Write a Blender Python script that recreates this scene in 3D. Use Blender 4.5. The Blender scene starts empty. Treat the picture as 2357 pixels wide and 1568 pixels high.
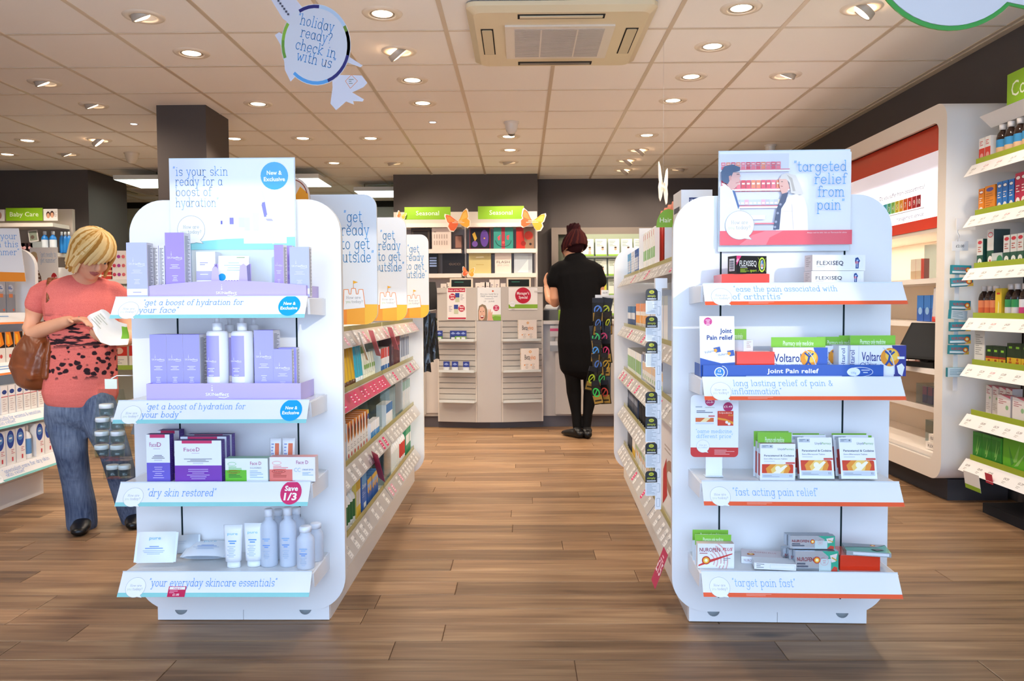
import bpy, math, random
import numpy as np
from mathutils import Vector, Matrix
random.seed(7)
S = bpy.context.scene
COL = S.collection
PI = math.pi

# ------------------------------------------------------------------ camera
FPX, CX, CY = 1838.0, 1178.5, 784.0
EYE = Vector((0, 0, 1.08))
_y, _p, _r = math.atan(21.5/FPX), math.atan(79/FPX), .005
FW = Vector((-math.sin(_y)*math.cos(_p), math.cos(_y)*math.cos(_p), -math.sin(_p)))
_r0 = Vector((math.cos(_y), math.sin(_y), 0)); _u0 = _r0.cross(FW)
RT = _r0*math.cos(_r)-_u0*math.sin(_r); UP = _u0*math.cos(_r)+_r0*math.sin(_r)
cd = bpy.data.cameras.new('camera'); cam = bpy.data.objects.new('camera', cd); COL.objects.link(cam)
cd.sensor_width = 36; cd.lens = FPX/2357*36; cd.clip_end = 200
cam.matrix_world = Matrix(((RT.x, UP.x, -FW.x, EYE.x), (RT.y, UP.y, -FW.y, EYE.y), (RT.z, UP.z, -FW.z, EYE.z), (0, 0, 0, 1)))
S.camera = cam
# ------------------------------------------------------------------ world, sun, exposure
W = bpy.data.worlds.new('sky'); S.world = W; W.use_nodes = True
nt = W.node_tree; bg = nt.nodes['Background']
bg.inputs[0].default_value = (.53, .71, 1.0, 1); bg.inputs[1].default_value = 5.6
vs = S.view_settings
vs.view_transform = 'Standard'; vs.look = 'None'; vs.gamma = 1; vs.use_curve_mapping = False
vs.exposure = 0.12
SPOT_W = 40.0
SUN_W = 1.15
sl = bpy.data.lights.new('sun', 'SUN'); sl.energy = SUN_W; sl.angle = .01; sl.color = (1, .93, .82)
so = bpy.data.objects.new('sun', sl); COL.objects.link(so)
so.rotation_euler = Vector((-.30, .80, -.22)).to_track_quat('-Z', 'Y').to_euler()
S.cycles.max_bounces = 8; S.cycles.diffuse_bounces = 6; S.cycles.glossy_bounces = 3
S.cycles.transparent_max_bounces = 24; S.cycles.transmission_bounces = 4
S.cycles.caustics_reflective = False; S.cycles.caustics_refractive = False
S.cycles.sample_clamp_indirect = 6
S.cycles.use_denoising = True

def ray(px, py): return FW*FPX + RT*(px-CX) - UP*(py-CY)
def onY(px, py, Y): d = ray(px, py); return EYE + d*(Y/d.y)
def onX(px, py, X): d = ray(px, py); return EYE + d*(X/d.x)
def onZ(px, py, Z): d = ray(px, py); return EYE + d*((Z-EYE.z)/d.z)

# ------------------------------------------------------------------ materials
_lin = {}
def lin(c):
    if c not in _lin:
        if isinstance(c, str):
            h = c.lstrip('#'); t = [int(h[i:i+2], 16)/255 for i in (0, 2, 4)]
        else: t = [k/255 for k in c]
        _lin[c] = tuple((k/12.92 if k <= .04045 else ((k+.055)/1.055)**2.4) for k in t)+(1.0,)
    return _lin[c]
MATS = {}
def mat(name, attr=True, col=None, rough=.5, metal=0, spec=.5, bump=0, bscale=300, emit=0, alpha=1, trans=0, coat=0):
    m = bpy.data.materials.new(name); m.use_nodes = True; n = m.node_tree; b = n.nodes['Principled BSDF']
    b.inputs['Roughness'].default_value = rough; b.inputs['Metallic'].default_value = metal
    b.inputs['Specular IOR Level'].default_value = spec
    if coat: b.inputs['Coat Weight'].default_value = coat; b.inputs['Coat Roughness'].default_value = .05
    src = None
    if attr:
        a = n.nodes.new('ShaderNodeAttribute'); a.attribute_name = 'Col'; src = a.outputs['Color']
        n.links.new(src, b.inputs['Base Color'])
    else: b.inputs['Base Color'].default_value = lin(col)
    if emit:
        b.inputs['Emission Strength'].default_value = emit
        if src: n.links.new(src, b.inputs['Emission Color'])
        else: b.inputs['Emission Color'].default_value = lin(col)
    if alpha < 1: b.inputs['Alpha'].default_value = alpha
    if trans: b.inputs['Transmission Weight'].default_value = trans
    if bump:
        t = n.nodes.new('ShaderNodeTexNoise'); t.inputs['Scale'].default_value = bscale
        tc = n.nodes.new('ShaderNodeTexCoord'); n.links.new(tc.outputs['Object'], t.inputs['Vector'])
        bu = n.nodes.new('ShaderNodeBump'); bu.inputs['Strength'].default_value = bump; bu.inputs['Distance'].default_value = .002
        n.links.new(t.outputs['Fac'], bu.inputs['Height']); n.links.new(bu.outputs['Normal'], b.inputs['Normal'])
    MATS[name] = m
    return m
mat('card', rough=.45, spec=.4)
mat('print', rough=.5, spec=.3)
mat('glossy', rough=.12, spec=.5)
mat('laminate', rough=.3, spec=.45, bump=.02, bscale=900)
mat('paint', rough=.8, spec=.2, bump=.08, bscale=120)
mat('plastic', rough=.3, spec=.5)
mat('metal', rough=.3, metal=1)
mat('foil', rough=.22, metal=.75)
mat('rubber', rough=.7, spec=.2)
mat('frosted', rough=.35, spec=.4, alpha=.62)
mat('lamp', emit=9.0)
mat('tube', emit=5.0)
mat('backlit', emit=.9)
mat('dim', emit=.35)
mat('cloth', rough=.9, spec=.1, bump=.25, bscale=700)
mat('skin', rough=.5, spec=.35)
mat('leather', rough=.38, spec=.45, bump=.25, bscale=60)
def clear_mat(name, mixf, rough):
    m = bpy.data.materials.new(name); m.use_nodes = True; n = m.node_tree; n.nodes.remove(n.nodes['Principled BSDF'])
    tr = n.nodes.new('ShaderNodeBsdfTransparent'); gl = n.nodes.new('ShaderNodeBsdfGlossy'); gl.inputs['Roughness'].default_value = rough
    mx = n.nodes.new('ShaderNodeMixShader'); lw = n.nodes.new('ShaderNodeLayerWeight'); lw.inputs['Blend'].default_value = .5
    pw = n.nodes.new('ShaderNodeMath'); pw.operation = 'POWER'; pw.inputs[1].default_value = 4; n.links.new(lw.outputs['Facing'], pw.inputs[0])
    fr = n.nodes.new('ShaderNodeMath'); fr.operation = 'MULTIPLY_ADD'; fr.inputs[1].default_value = mixf; fr.inputs[2].default_value = .05; n.links.new(pw.outputs[0], fr.inputs[0])
    a = n.nodes.new('ShaderNodeAttribute'); a.attribute_name = 'Col'
    n.links.new(a.outputs['Color'], tr.inputs['Color'])
    n.links.new(fr.outputs[0], mx.inputs[0]); n.links.new(tr.outputs[0], mx.inputs[1]); n.links.new(gl.outputs[0], mx.inputs[2])
    n.links.new(mx.outputs[0], n.nodes['Material Output'].inputs['Surface'])
    MATS[name] = m
clear_mat('clear', .55, .08)

def wood():
    m = bpy.data.materials.new('wood'); m.use_nodes = True; n = m.node_tree; b = n.nodes['Principled BSDF']
    L = n.links.new
    N = lambda t: n.nodes.new(t)
    geo = N('ShaderNodeNewGeometry'); oi = N('ShaderNodeObjectInfo'); at = N('ShaderNodeAttribute'); at.attribute_name = 'rnd'
    add = N('ShaderNodeMath'); add.operation = 'ADD'; L(oi.outputs['Random'], add.inputs[0]); L(at.outputs['Fac'], add.inputs[1])
    frc = N('ShaderNodeMath'); frc.operation = 'FRACT'; L(add.outputs[0], frc.inputs[0])
    off = N('ShaderNodeVectorMath'); off.operation = 'SCALE'; off.inputs[0].default_value = (37, 11, 5); L(frc.outputs[0], off.inputs['Scale'])
    vec = N('ShaderNodeVectorMath'); vec.operation = 'ADD'; L(geo.outputs['Position'], vec.inputs[0]); L(off.outputs[0], vec.inputs[1])
    def noise(sx, sy, det, dist=0):
        mp = N('ShaderNodeMapping'); mp.inputs['Scale'].default_value = (sx, sy, 1); L(vec.outputs[0], mp.inputs['Vector'])
        t = N('ShaderNodeTexNoise'); t.inputs['Scale'].default_value = 1; t.inputs['Detail'].default_value = det
        t.inputs['Distortion'].default_value = dist; L(mp.outputs[0], t.inputs['Vector']); return t.outputs['Fac']
    g1 = noise(1.6, 30, 6, .6); g2 = noise(.8, 9, 3, 1.2); g3 = noise(5, 160, 2); kn = noise(3.2, 9, 1)
    r = N('ShaderNodeValToRGB'); e = r.color_ramp.elements
    e[0].position = .28; e[0].color = lin((95, 67, 41)); e[1].position = .72; e[1].color = lin((180, 144, 101))
    x = e.new(.5); x.color = lin((144, 107, 71))
    mx = N('ShaderNodeMix'); mx.data_type = 'FLOAT'; mx.inputs[0].default_value = .5; L(g1, mx.inputs[2]); L(g2, mx.inputs[3]); L(mx.outputs[0], r.inputs[0])
    hs = N('ShaderNodeHueSaturation'); L(r.outputs[0], hs.inputs['Color']); hs.inputs['Saturation'].default_value = .92
    mr = N('ShaderNodeMapRange'); mr.inputs[3].default_value = .72; mr.inputs[4].default_value = 1.2; L(frc.outputs[0], mr.inputs[0]); L(mr.outputs[0], hs.inputs['Value'])
    kr = N('ShaderNodeMapRange'); kr.inputs[1].default_value = .74; kr.inputs[2].default_value = .86; kr.inputs[3].default_value = 1; kr.inputs[4].default_value = .3; L(kn, kr.inputs[0])
    fr = N('ShaderNodeMapRange'); fr.inputs[1].default_value = .3; fr.inputs[2].default_value = .7; fr.inputs[3].default_value = .86; fr.inputs[4].default_value = 1.08; L(g3, fr.inputs[0])
    mm = N('ShaderNodeMath'); mm.operation = 'MULTIPLY'; L(kr.outputs[0], mm.inputs[0]); L(fr.outputs[0], mm.inputs[1])
    vm = N('ShaderNodeVectorMath'); vm.operation = 'SCALE'; L(hs.outputs[0], vm.inputs[0]); L(mm.outputs[0], vm.inputs['Scale'])
    L(vm.outputs[0], b.inputs['Base Color']); b.inputs['Roughness'].default_value = .42; b.inputs['Specular IOR Level'].default_value = .4
    bu = N('ShaderNodeBump'); bu.inputs['Strength'].default_value = .15; bu.inputs['Distance'].default_value = .001; L(g3, bu.inputs['Height']); L(bu.outputs[0], b.inputs['Normal'])
    MATS['wood'] = m
wood()
def tile_mat():
    m = mat('ceiling_board', attr=True, rough=.9, spec=.1, bump=.15, bscale=220)
tile_mat()

# ------------------------------------------------------------------ mesh builder
class MB:
    def __init__(s, weld=True):
        s.v = []; s.f = []; s.c = []; s.m = []; s.sm = []; s.k = {}; s.weld = weld
    def vid(s, p):
        if not s.weld: s.v.append((p[0], p[1], p[2])); return len(s.v)-1
        k = (round(p[0]*5e4), round(p[1]*5e4), round(p[2]*5e4)); i = s.k.get(k)
        if i is None: i = s.k[k] = len(s.v); s.v.append((p[0], p[1], p[2]))
        return i
    def face(s, pts, col='#ffffff', m='card', sm=False):
        ids = [s.vid(p) for p in pts]; o = []
        for i in ids:
            if i not in o: o.append(i)
        if len(o) > 2: s.f.append(o); s.c.append(lin(col)); s.m.append(m); s.sm.append(sm)
    def box(s, x0, x1, y0, y1, z0, z1, col='#ffffff', m='card', front=None, side=None, top=None, skip=''):
        """front: colour or list of (fraction of height, colour) bottom to top"""
        side = side or col; top = top or col; front = front or col
        bands = front if isinstance(front, list) else [(1, front)]
        z = z0
        for f, c in bands:
            z2 = min(z1, z+f*(z1-z0)); s.face([(x0, y0, z), (x1, y0, z), (x1, y0, z2), (x0, y0, z2)], c, m); z = z2
        sb = side if isinstance(side, list) else [(1, side)]
        z = z0
        for f, c in sb:
            z2 = min(z1, z+f*(z1-z0))
            s.face([(x1, y0, z), (x1, y1, z), (x1, y1, z2), (x1, y0, z2)], c, m)
            s.face([(x0, y1, z), (x0, y0, z), (x0, y0, z2), (x0, y1, z2)], c, m); z = z2
        s.face([(x1, y1, z0), (x0, y1, z0), (x0, y1, z1), (x1, y1, z1)], col, m)
        s.face([(x0, y0, z1), (x1, y0, z1), (x1, y1, z1), (x0, y1, z1)], top, m)
        s.face([(x0, y1, z0), (x1, y1, z0), (x1, y0, z0), (x0, y0, z0)], col, m)
        return s
    def prism(s, poly, y0, y1, col, m='card', edge=None, T=None):
        """poly in (x,z), extruded from y0 (front) to y1"""
        T = T or (lambda p: p)
        edge = edge or col; n = len(poly)
        s.face([T((x, y0, z)) for x, z in poly], col, m)
        s.face([T((x, y1, z)) for x, z in poly[::-1]], col, m)
        for i in range(n):
            a, b = poly[i], poly[(i+1) % n]
            s.face([T((a[0], y0, a[1])), T((a[0], y1, a[1])), T((b[0], y1, b[1])), T((b[0], y0, b[1]))], edge, m)
        return s
    def hexa(s, P, col, m='card'):
        """8 points: bottom 4 ccw then top 4"""
        for q in ((3, 2, 1, 0), (4, 5, 6, 7), (0, 1, 5, 4), (1, 2, 6, 5), (2, 3, 7, 6), (3, 0, 4, 7)):
            s.face([P[i] for i in q], col, m)
        return s
    def lathe(s, prof, col='#ffffff', m='plastic', n=16, c=(0, 0, 0), sx=1, sy=1, cap=True, T=None):
        """prof: list of (r, z[, colour, material]) bottom to top; a colour holds from its entry upward"""
        T = T or (lambda p: p)
        P = []; cc, mm = col, m
        for q in prof:
            if len(q) > 2 and q[2]: cc = q[2]
            if len(q) > 3: mm = q[3]
            P.append((q[0], q[1], cc, mm))
        R = lambda r, z: [T((c[0]+r*sx*math.cos(2*PI*i/n), c[1]+r*sy*math.sin(2*PI*i/n), c[2]+z)) for i in range(n)]
        rings = [R(r, z) for r, z, _, _ in P]
        for j in range(len(P)-1):
            a, b = rings[j], rings[j+1]
            for i in range(n):
                k = (i+1) % n; s.face([a[i], a[k], b[k], b[i]], P[j][2], P[j][3], True)
        if cap:
            if P[0][0] > 1e-5: s.face(rings[0][::-1], P[0][2], P[0][3])
            if P[-1][0] > 1e-5: s.face(rings[-1], P[-1][2], P[-1][3])
        return s
    def tube(s, pts, r, col, m='plastic', n=8):
        pts = [Vector(p) for p in pts]; rings = []
        for i, p in enumerate(pts):
            d = (pts[min(i+1, len(pts)-1)]-pts[max(i-1, 0)]).normalized()
            a = d.cross(Vector((0, 0, 1)));
            if a.length < .1: a = d.cross(Vector((0, 1, 0)))
            a.normalize(); b = d.cross(a); rr = r[i] if isinstance(r, (list, tuple)) else r
            rings.append([p+(a*math.cos(2*PI*k/n)+b*math.sin(2*PI*k/n))*rr for k in range(n)])
        for j in range(len(rings)-1):
            for i in range(n):
                k = (i+1) % n; s.face([rings[j][k], rings[j][i], rings[j+1][i], rings[j+1][k]], col, m, True)
        s.face(rings[0], col, m); s.face(rings[-1][::-1], col, m)
        return s
    def mesh(s, name):
        me = bpy.data.meshes.new(name); me.from_pydata(s.v, [], s.f)
        names = []
        for q in s.m:
            if q not in names: names.append(q)
        for q in names: me.materials.append(MATS[q])
        ix = {q: i for i, q in enumerate(names)}
        if len(me.polygons) == len(s.f):
            me.polygons.foreach_set('material_index', [ix[q] for q in s.m])
            me.polygons.foreach_set('use_smooth', s.sm)
            ca = me.color_attributes.new('Col', 'FLOAT_COLOR', 'CORNER')
            arr = np.repeat(np.array(s.c, dtype=np.float32), [len(f) for f in s.f], axis=0)
            ca.data.foreach_set('color', arr.ravel())
        me.update(); return me

def link(me, name, parent=None, loc=(0, 0, 0), rz=0, label=None, cat=None, group=None, kind=None):
    o = bpy.data.objects.new(name, me); COL.objects.link(o)
    o.location = loc; o.rotation_euler = (0, 0, rz)
    if parent is not None: o.parent = parent
    return tag(o, label, cat, group, kind)
def tag(o, label=None, cat=None, group=None, kind=None):
    for k, v in (('label', label), ('category', cat), ('group', group), ('kind', kind)):
        if v: o[k] = v
    return o
def obj(mb, name, parent=None, **k): return link(mb.mesh(name), name, parent, **k)
def thing(name, label, cat, loc=(0, 0, 0), rz=0, group=None): return link(None, name, None, loc, rz, label, cat, group)
KIDS = {}
def dup(o, parent=None):
    c = o.copy(); COL.objects.link(c)
    if parent is not None: c.parent = parent
    for ch in o.children: dup(ch, c)
    return c

# ------------------------------------------------------------------ lettering
def arc(cx, cy, rx, ry, a0, a1, n=12):
    return [(cx+rx*math.cos(math.radians(a0+(a1-a0)*i/n)), cy+ry*math.sin(math.radians(a0+(a1-a0)*i/n))) for i in range(n+1)]
O_ = arc(.43, .5, .36, .5, 0, 360, 16)
HG = {  # hand-drawn slab lettering as strokes; x-height 1
 'a': (.98, [O_, [(.79, 1), (.79, .12), (.95, 0)]]), 'b': (1., [[(0, 1.6), (.14, 1.6), (.14, 0)], arc(.5, .5, .36, .5, 0, 360, 16)]),
 'c': (.86, [arc(.44, .5, .37, .5, 48, 318), [(.72, .68), (.72, .98)]]), 'd': (1., [O_, [(.64, 1.6), (.8, 1.6), (.8, 0), (.95, 0)]]),
 'e': (.9, [arc(.43, .5, .37, .5, 2, 322, 14), [(.07, .52), (.8, .52)]]), 'f': (.62, [arc(.5, 1.28, .24, .3, 25, 180, 8)+[(.26, 0)], [(.04, 1), (.56, 1)], [(.08, 0), (.46, 0)]]),
 'g': (1., [O_, [(.95, 1), (.79, 1), (.79, -.25)]+arc(.43, -.25, .36, .38, 0, -165, 8)[1:]]), 'h': (1.02, [[(0, 1.6), (.15, 1.6), (.15, 0)], [(.0, 0), (.3, 0)], arc(.47, .62, .32, .38, 180, 0, 8)+[(.79, 0)], [(.64, 0), (.95, 0)]]),
 'i': (.48, [[(.06, 1), (.22, 1), (.22, 0)], [(.06, 0), (.4, 0)], [(.2, 1.36), (.26, 1.44)]]), 'j': (.45, [[(.1, 1), (.26, 1), (.26, -.3), (.1, -.55)], [(.24, 1.36), (.28, 1.44)]]),
 'k': (.98, [[(0, 1.6), (.15, 1.6), (.15, 0)], [(.02, 0), (.3, 0)], [(.72, 1), (.17, .45), (.78, 0), (.92, 0)], [(.58, 1), (.86, 1)]]), 'l': (.48, [[(.06, 1.6), (.22, 1.6), (.22, 0)], [(.06, 0), (.4, 0)]]),
 'm': (1.5, [[(0, 1), (.15, 1), (.15, 0)], [(.02, 0), (.28, 0)], arc(.43, .65, .28, .35, 180, 0, 8)+[(.71, 0)], arc(.99, .65, .28, .35, 180, 0, 8)+[(1.27, 0)], [(.6, 0), (.84, 0)], [(1.14, 0), (1.42, 0)]]),
 'n': (1.02, [[(0, 1), (.15, 1), (.15, 0)], [(.0, 0), (.3, 0)], arc(.47, .62, .32, .38, 180, 0, 8)+[(.79, 0)], [(.64, 0), (.95, 0)]]),
 'o': (.9, [O_]), 'p': (1., [[(0, 1), (.14, 1), (.14, -.62)], [(0, -.62), (.32, -.62)], arc(.5, .5, .36, .5, 0, 360, 16)]), 'q': (1., [O_, [(.79, 1), (.79, -.62)], [(.64, -.62), (.95, -.62)]]),
 'r': (.8, [[(0, 1), (.17, 1), (.17, 0)], [(.0, 0), (.36, 0)], arc(.5, .6, .33, .4, 180, 45, 7)]), 's': (.8, [arc(.4, .74, .3, .26, 30, 250, 8)+arc(.4, .25, .31, .25, 80, -150, 8), [(.67, .74), (.67, .98)]]),
 't': (.68, [[(.26, 1.45), (.26, .2)]+arc(.46, .2, .2, .2, 180, 330, 6), [(.04, 1), (.58, 1)]]), 'u': (1., [[(0, 1), (.14, 1), (.14, .38)]+arc(.46, .38, .32, .38, 180, 360, 8)+[(.78, 1)], [(.62, 1), (.78, 1), (.78, 0), (.94, 0)]]),
 'v': (.92, [[(.1, 1), (.44, 0), (.78, 1)], [(0, 1), (.24, 1)], [(.64, 1), (.9, 1)]]), 'w': (1.3, [[(.1, 1), (.36, 0), (.62, .8), (.88, 0), (1.14, 1)], [(0, 1), (.24, 1)], [(1., 1), (1.26, 1)]]),
 'x': (.9, [[(.08, 0), (.76, 1)], [(.08, 1), (.76, 0)], [(0, 0), (.2, 0)], [(.64, 0), (.86, 0)]]), 'y': (.94, [[(.1, 1), (.46, .05)], [(.8, 1), (.36, -.55), (.12, -.5)], [(0, 1), (.24, 1)], [(.66, 1), (.92, 1)]]),
 'z': (.85, [[(.08, .8), (.08, 1), (.74, 1), (.06, 0), (.76, 0), (.76, .2)]]), '?': (.75, [arc(.36, 1.2, .28, .34, 160, -60, 9)+[(.34, .5), (.34, .35)], [(.32, 0), (.37, .07)]]),
 '“': (.42, [[(.12, 1.6), (.06, 1.3)], [(.32, 1.6), (.26, 1.3)]]), '”': (.42, [[(.14, 1.6), (.08, 1.3)], [(.34, 1.6), (.28, 1.3)]]), ' ': (.5, []), '.': (.35, [[(.14, 0), (.2, .07)]]), ',': (.35, [[(.18, .05), (.1, -.2)]]),
 '&': (1.1, [[(.95, 0), (.3, 1.05)]+arc(.46, 1.2, .2, .24, 200, -20, 8)+[(.2, .5)]+arc(.42, .32, .32, .32, 160, 330, 8)+[(.95, .7)]]),
 'H': (1.2, [[(.16, 1.5), (.16, 0)], [(.9, 1.5), (.9, 0)], [(.16, .75), (.9, .75)], [(0, 1.5), (.32, 1.5)], [(.74, 1.5), (1.06, 1.5)], [(0, 0), (.32, 0)], [(.74, 0), (1.06, 0)]]),
}
def hand_geo(t, sw=.11):
    quads = []; x = 0
    for ch in t:
        adv, st = HG.get(ch, HG['o'])
        for pl in st:
            for (ax, ay), (bx, by) in zip(pl, pl[1:]):
                dx, dy = bx-ax, by-ay; l = math.hypot(dx, dy) or 1; dx /= l; dy /= l; e = sw*.3
                nx, ny = -dy*sw/2, dx*sw/2
                ax2, ay2, bx2, by2 = ax-dx*e, ay-dy*e, bx+dx*e, by+dy*e
                quads.append([(x+ax2-nx, ay2-ny), (x+bx2-nx, by2-ny), (x+bx2+nx, by2+ny), (x+ax2+nx, ay2+ny)])
        x += adv+.12
    return quads, max(x-.12, .01)
_fc = {}
def sans_geo(t, bold=0):
    k = (t, bold)
    if k not in _fc:
        c = bpy.data.curves.new('lettering', 'FONT'); c.body = t; c.resolution_u = 2; c.offset = bold; c.space_character = 1+bold*1.2
        o = bpy.data.objects.new('lettering', c); me = o.to_mesh()
        vv = [(v.co.x/.72, v.co.y/.72) for v in me.vertices]
        ff = [[vv[i] for i in p.vertices] for p in me.polygons]
        x0 = min([v[0] for v in vv] or [0]); x1 = max([v[0] for v in vv] or [1])
        ff = [[(a-x0, b) for a, b in q] for q in ff]
        o.to_mesh_clear(); bpy.data.objects.remove(o); bpy.data.curves.remove(c)
        _fc[k] = (ff, max(x1-x0, .01))
    return _fc[k]
class Dec:
    """flat print on a face: origin O, unit axes U (reading direction) and V (up)"""
    def __init__(s, mb, O, U=(1, 0, 0), V=(0, 0, 1), m='print', step=.00012):
        s.mb = mb; s.O = Vector(O); s.U = Vector(U).normalized(); s.V = Vector(V).normalized(); s.N = s.U.cross(s.V); s.l = 3; s.m = m; s.step = step
    def P(s, x, y): return s.O+s.U*x+s.V*y+s.N*(s.l*s.step)
    def poly(s, pts, col, m=None, up=True):
        if up: s.l += 1
        s.mb.face([s.P(*p) for p in pts], col, m or s.m)
    def rect(s, x0, y0, x1, y1, col, m=None): s.poly([(x0, y0), (x1, y0), (x1, y1), (x0, y1)], col, m)
    def disc(s, cx, cy, r, col, ry=None, n=28, m=None, a0=0, a1=360):
        ry = ry or r; s.poly([(cx+r*math.cos(math.radians(a0+(a1-a0)*i/n)), cy+ry*math.sin(math.radians(a0+(a1-a0)*i/n))) for i in range(n if a1-a0 == 360 else n+1)], col, m)
    def ring(s, cx, cy, r, w, col, ry=None, a0=0, a1=360, n=28):
        ry = ry or r; s.l += 1
        for i in range(n):
            t0, t1 = math.radians(a0+(a1-a0)*i/n), math.radians(a0+(a1-a0)*(i+1)/n)
            s.mb.face([s.P(cx+(r-w)*math.cos(t0), cy+(ry-w)*math.sin(t0)), s.P(cx+r*math.cos(t0), cy+ry*math.sin(t0)), s.P(cx+r*math.cos(t1), cy+ry*math.sin(t1)), s.P(cx+(r-w)*math.cos(t1), cy+(ry-w)*math.sin(t1))], col, s.m)
    def line(s, pts, w, col):
        s.l += 1
        for (ax, ay), (bx, by) in zip(pts, pts[1:]):
            l = math.hypot(bx-ax, by-ay) or 1; nx, ny = -(by-ay)/l*w/2, (bx-ax)/l*w/2
            s.mb.face([s.P(ax-nx, ay-ny), s.P(bx-nx, by-ny), s.P(bx+nx, by+ny), s.P(ax+nx, ay+ny)], col, s.m)
    def text(s, t, x, y, h, col, al='l', bold=0, hand=False, w=None, shear=0, rot=0, sw=.11, up=True):
        """h: cap height (x-height for hand); w: squeeze to that width"""
        if up: s.l += 1
        q, wid = hand_geo(t, sw) if hand else sans_geo(t, bold)
        kx = (w/wid) if w else h
        W_ = wid*kx; ox = {'l': 0, 'c': -W_/2, 'r': -W_}[al]; cr, sr = math.cos(rot), math.sin(rot)
        for f in q:
            pts = []
            for a, b in f:
                px, py = ox+a*kx+b*h*shear, b*h
                pts.append(s.P(x+px*cr-py*sr, y+px*sr+py*cr))
            s.mb.face(pts, col, s.m)
    def lines(s, x, y, w, n, gap, th, col, al='l'):
        """a block of print too small to read"""
        s.l += 1
        for i in range(n):
            k = w*(.75+.25*math.sin(i*2.3+w*90)); x0 = x if al == 'l' else x-k/2
            yy = y-i*gap; s.mb.face([s.P(x0, yy), s.P(x0+k, yy), s.P(x0+k, yy+th), s.P(x0, yy+th)], col, s.m)
def rrect(x0, y0, x1, y1, r, n=8, corners='1111'):
    """rounded rectangle outline, corners from bottom-left counter-clockwise"""
    out = []
    for (cx, cy, a), k in zip(((x0+r, y0+r, 180), (x1-r, y0+r, 270), (x1-r, y1-r, 0), (x0+r, y1-r, 90)), corners):
        if k == '1': out += arc(cx, cy, r, r, a, a+90, n)
        else: out.append(((x0, y0), (x1, y0), (x1, y1), (x0, y1))[int(a/90+2) % 4])
    return out
BLUE = '#2f8fe0'
def bubble(d, cx, cy, r, shear=0, txt='#8a9296', fill='#f4f5f6', edge='#9aa3a6', tail=True):
    pts = arc(cx, cy, r, r, -50, 290, 30)+[(cx+r*.86, cy-r*1.02)]
    if shear: pts = [(x+(y-cy)*shear, y) for x, y in pts]
    d.poly(pts, fill); d.line(pts+[pts[0]], r*.025, edge)
    d.text('How are', cx+.0*r, cy+.08*r, r*.15, txt, 'c', hand=True, w=r*1.15, shear=shear)
    d.text('you', cx-r*.8, cy-.28*r, r*.15, '#b7c68a', 'l', hand=True, w=r*.45, shear=shear)
    d.text('today?', cx-r*.25, cy-.28*r, r*.15, txt, 'l', hand=True, w=r*1.0, shear=shear)

# ------------------------------------------------------------------ frames (a place with its own heading)
class Fr:
    def __init__(s, o, rz=0):
        s.o = Vector(o); s.rz = rz; s.u = Vector((math.cos(rz), math.sin(rz), 0)); s.v = Vector((-math.sin(rz), math.cos(rz), 0))
    def w(s, x, y, z=0): return s.o+s.u*x+s.v*y+Vector((0, 0, z))
    def at(s, px, py, ly):
        d = ray(px, py); t = ((s.o-EYE).dot(s.v)+ly)/d.dot(s.v); q = EYE+d*t-s.o; return q.dot(s.u), q.z
    def sub(s, x, y, z, rz): return Fr(s.w(x, y, z), s.rz+rz)
def place(o, F, x, y, z, rz=0, rx=0):
    o.location = F.w(x, y, z); o.rotation_euler = (rx, 0, F.rz+rz); return o
ORD = 'first second third fourth fifth sixth seventh eighth ninth tenth eleventh twelfth thirteenth fourteenth fifteenth sixteenth seventeenth eighteenth nineteenth twentieth'.split()
def ordn(i, n):
    if n > 2 and i == n-1: return 'last'
    return ORD[i]
# ------------------------------------------------------------------ the room
H = 2.58
DARK = (86, 80, 78)
def slab(name, x0, x1, y0, y1, z0, z1, col, m='paint', **k):
    mb = MB(); mb.box(x0, x1, y0, y1, z0, z1, col, m); return obj(mb, name, kind='structure', **k)
slab('wall_right', 2.70, 2.85, -.9, 11.6, -.1, H+.1, DARK)
slab('wall_back', .191, 2.70, 9.52, 9.7, -.1, H+.1, DARK)
slab('wall_bump', -1.447, .191, 9.13, 9.7, -.1, H+.1, DARK)
slab('wall_left_block', -7.0, -4.68, 8.65, 9.5, -.1, H+.1, DARK)
slab('wall_far', -7.0, -1.3, 11.4, 11.55, -.1, H+.1, (205, 214, 204))
slab('wall_far_return', -1.42, -1.3, 9.7, 11.4, -.1, H+.1, (205, 214, 204))
slab('shadow_gap_strip', -7.0, -1.3, 11.36, 11.4, 2.5, H, (40, 42, 40))  # dark strip painted in for the shadow gap under the ceiling
slab('wall_left', -7.1, -7.0, -.9, 11.6, -.1, H+.1, (170, 160, 150))
slab('wall_front_left', -7.0, -2.5, -1.0, -.9, -.1, H+.1, (190, 185, 180))
slab('wall_front_right', 2.3, 2.7, -1.0, -.9, -.1, H+.1, (190, 185, 180))
slab('beam_front', -2.5, 2.3, -1.0, -.9, 2.5, H+.1, (190, 185, 180))
slab('pavement', -14, 14, -16, -.95, -.15, -.02, (240, 238, 234), 'rubber')
slab('wall_sun_block', 3.2, 7.6, -13.2, -12, -.15, 4.8, (196, 190, 182))  # unseen slab, added and sized to shade the lower gondolas from the sun
slab('pillar_1', -2.695, -2.328, 5.95, 6.41, 0, H, (88, 80, 76))

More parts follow.
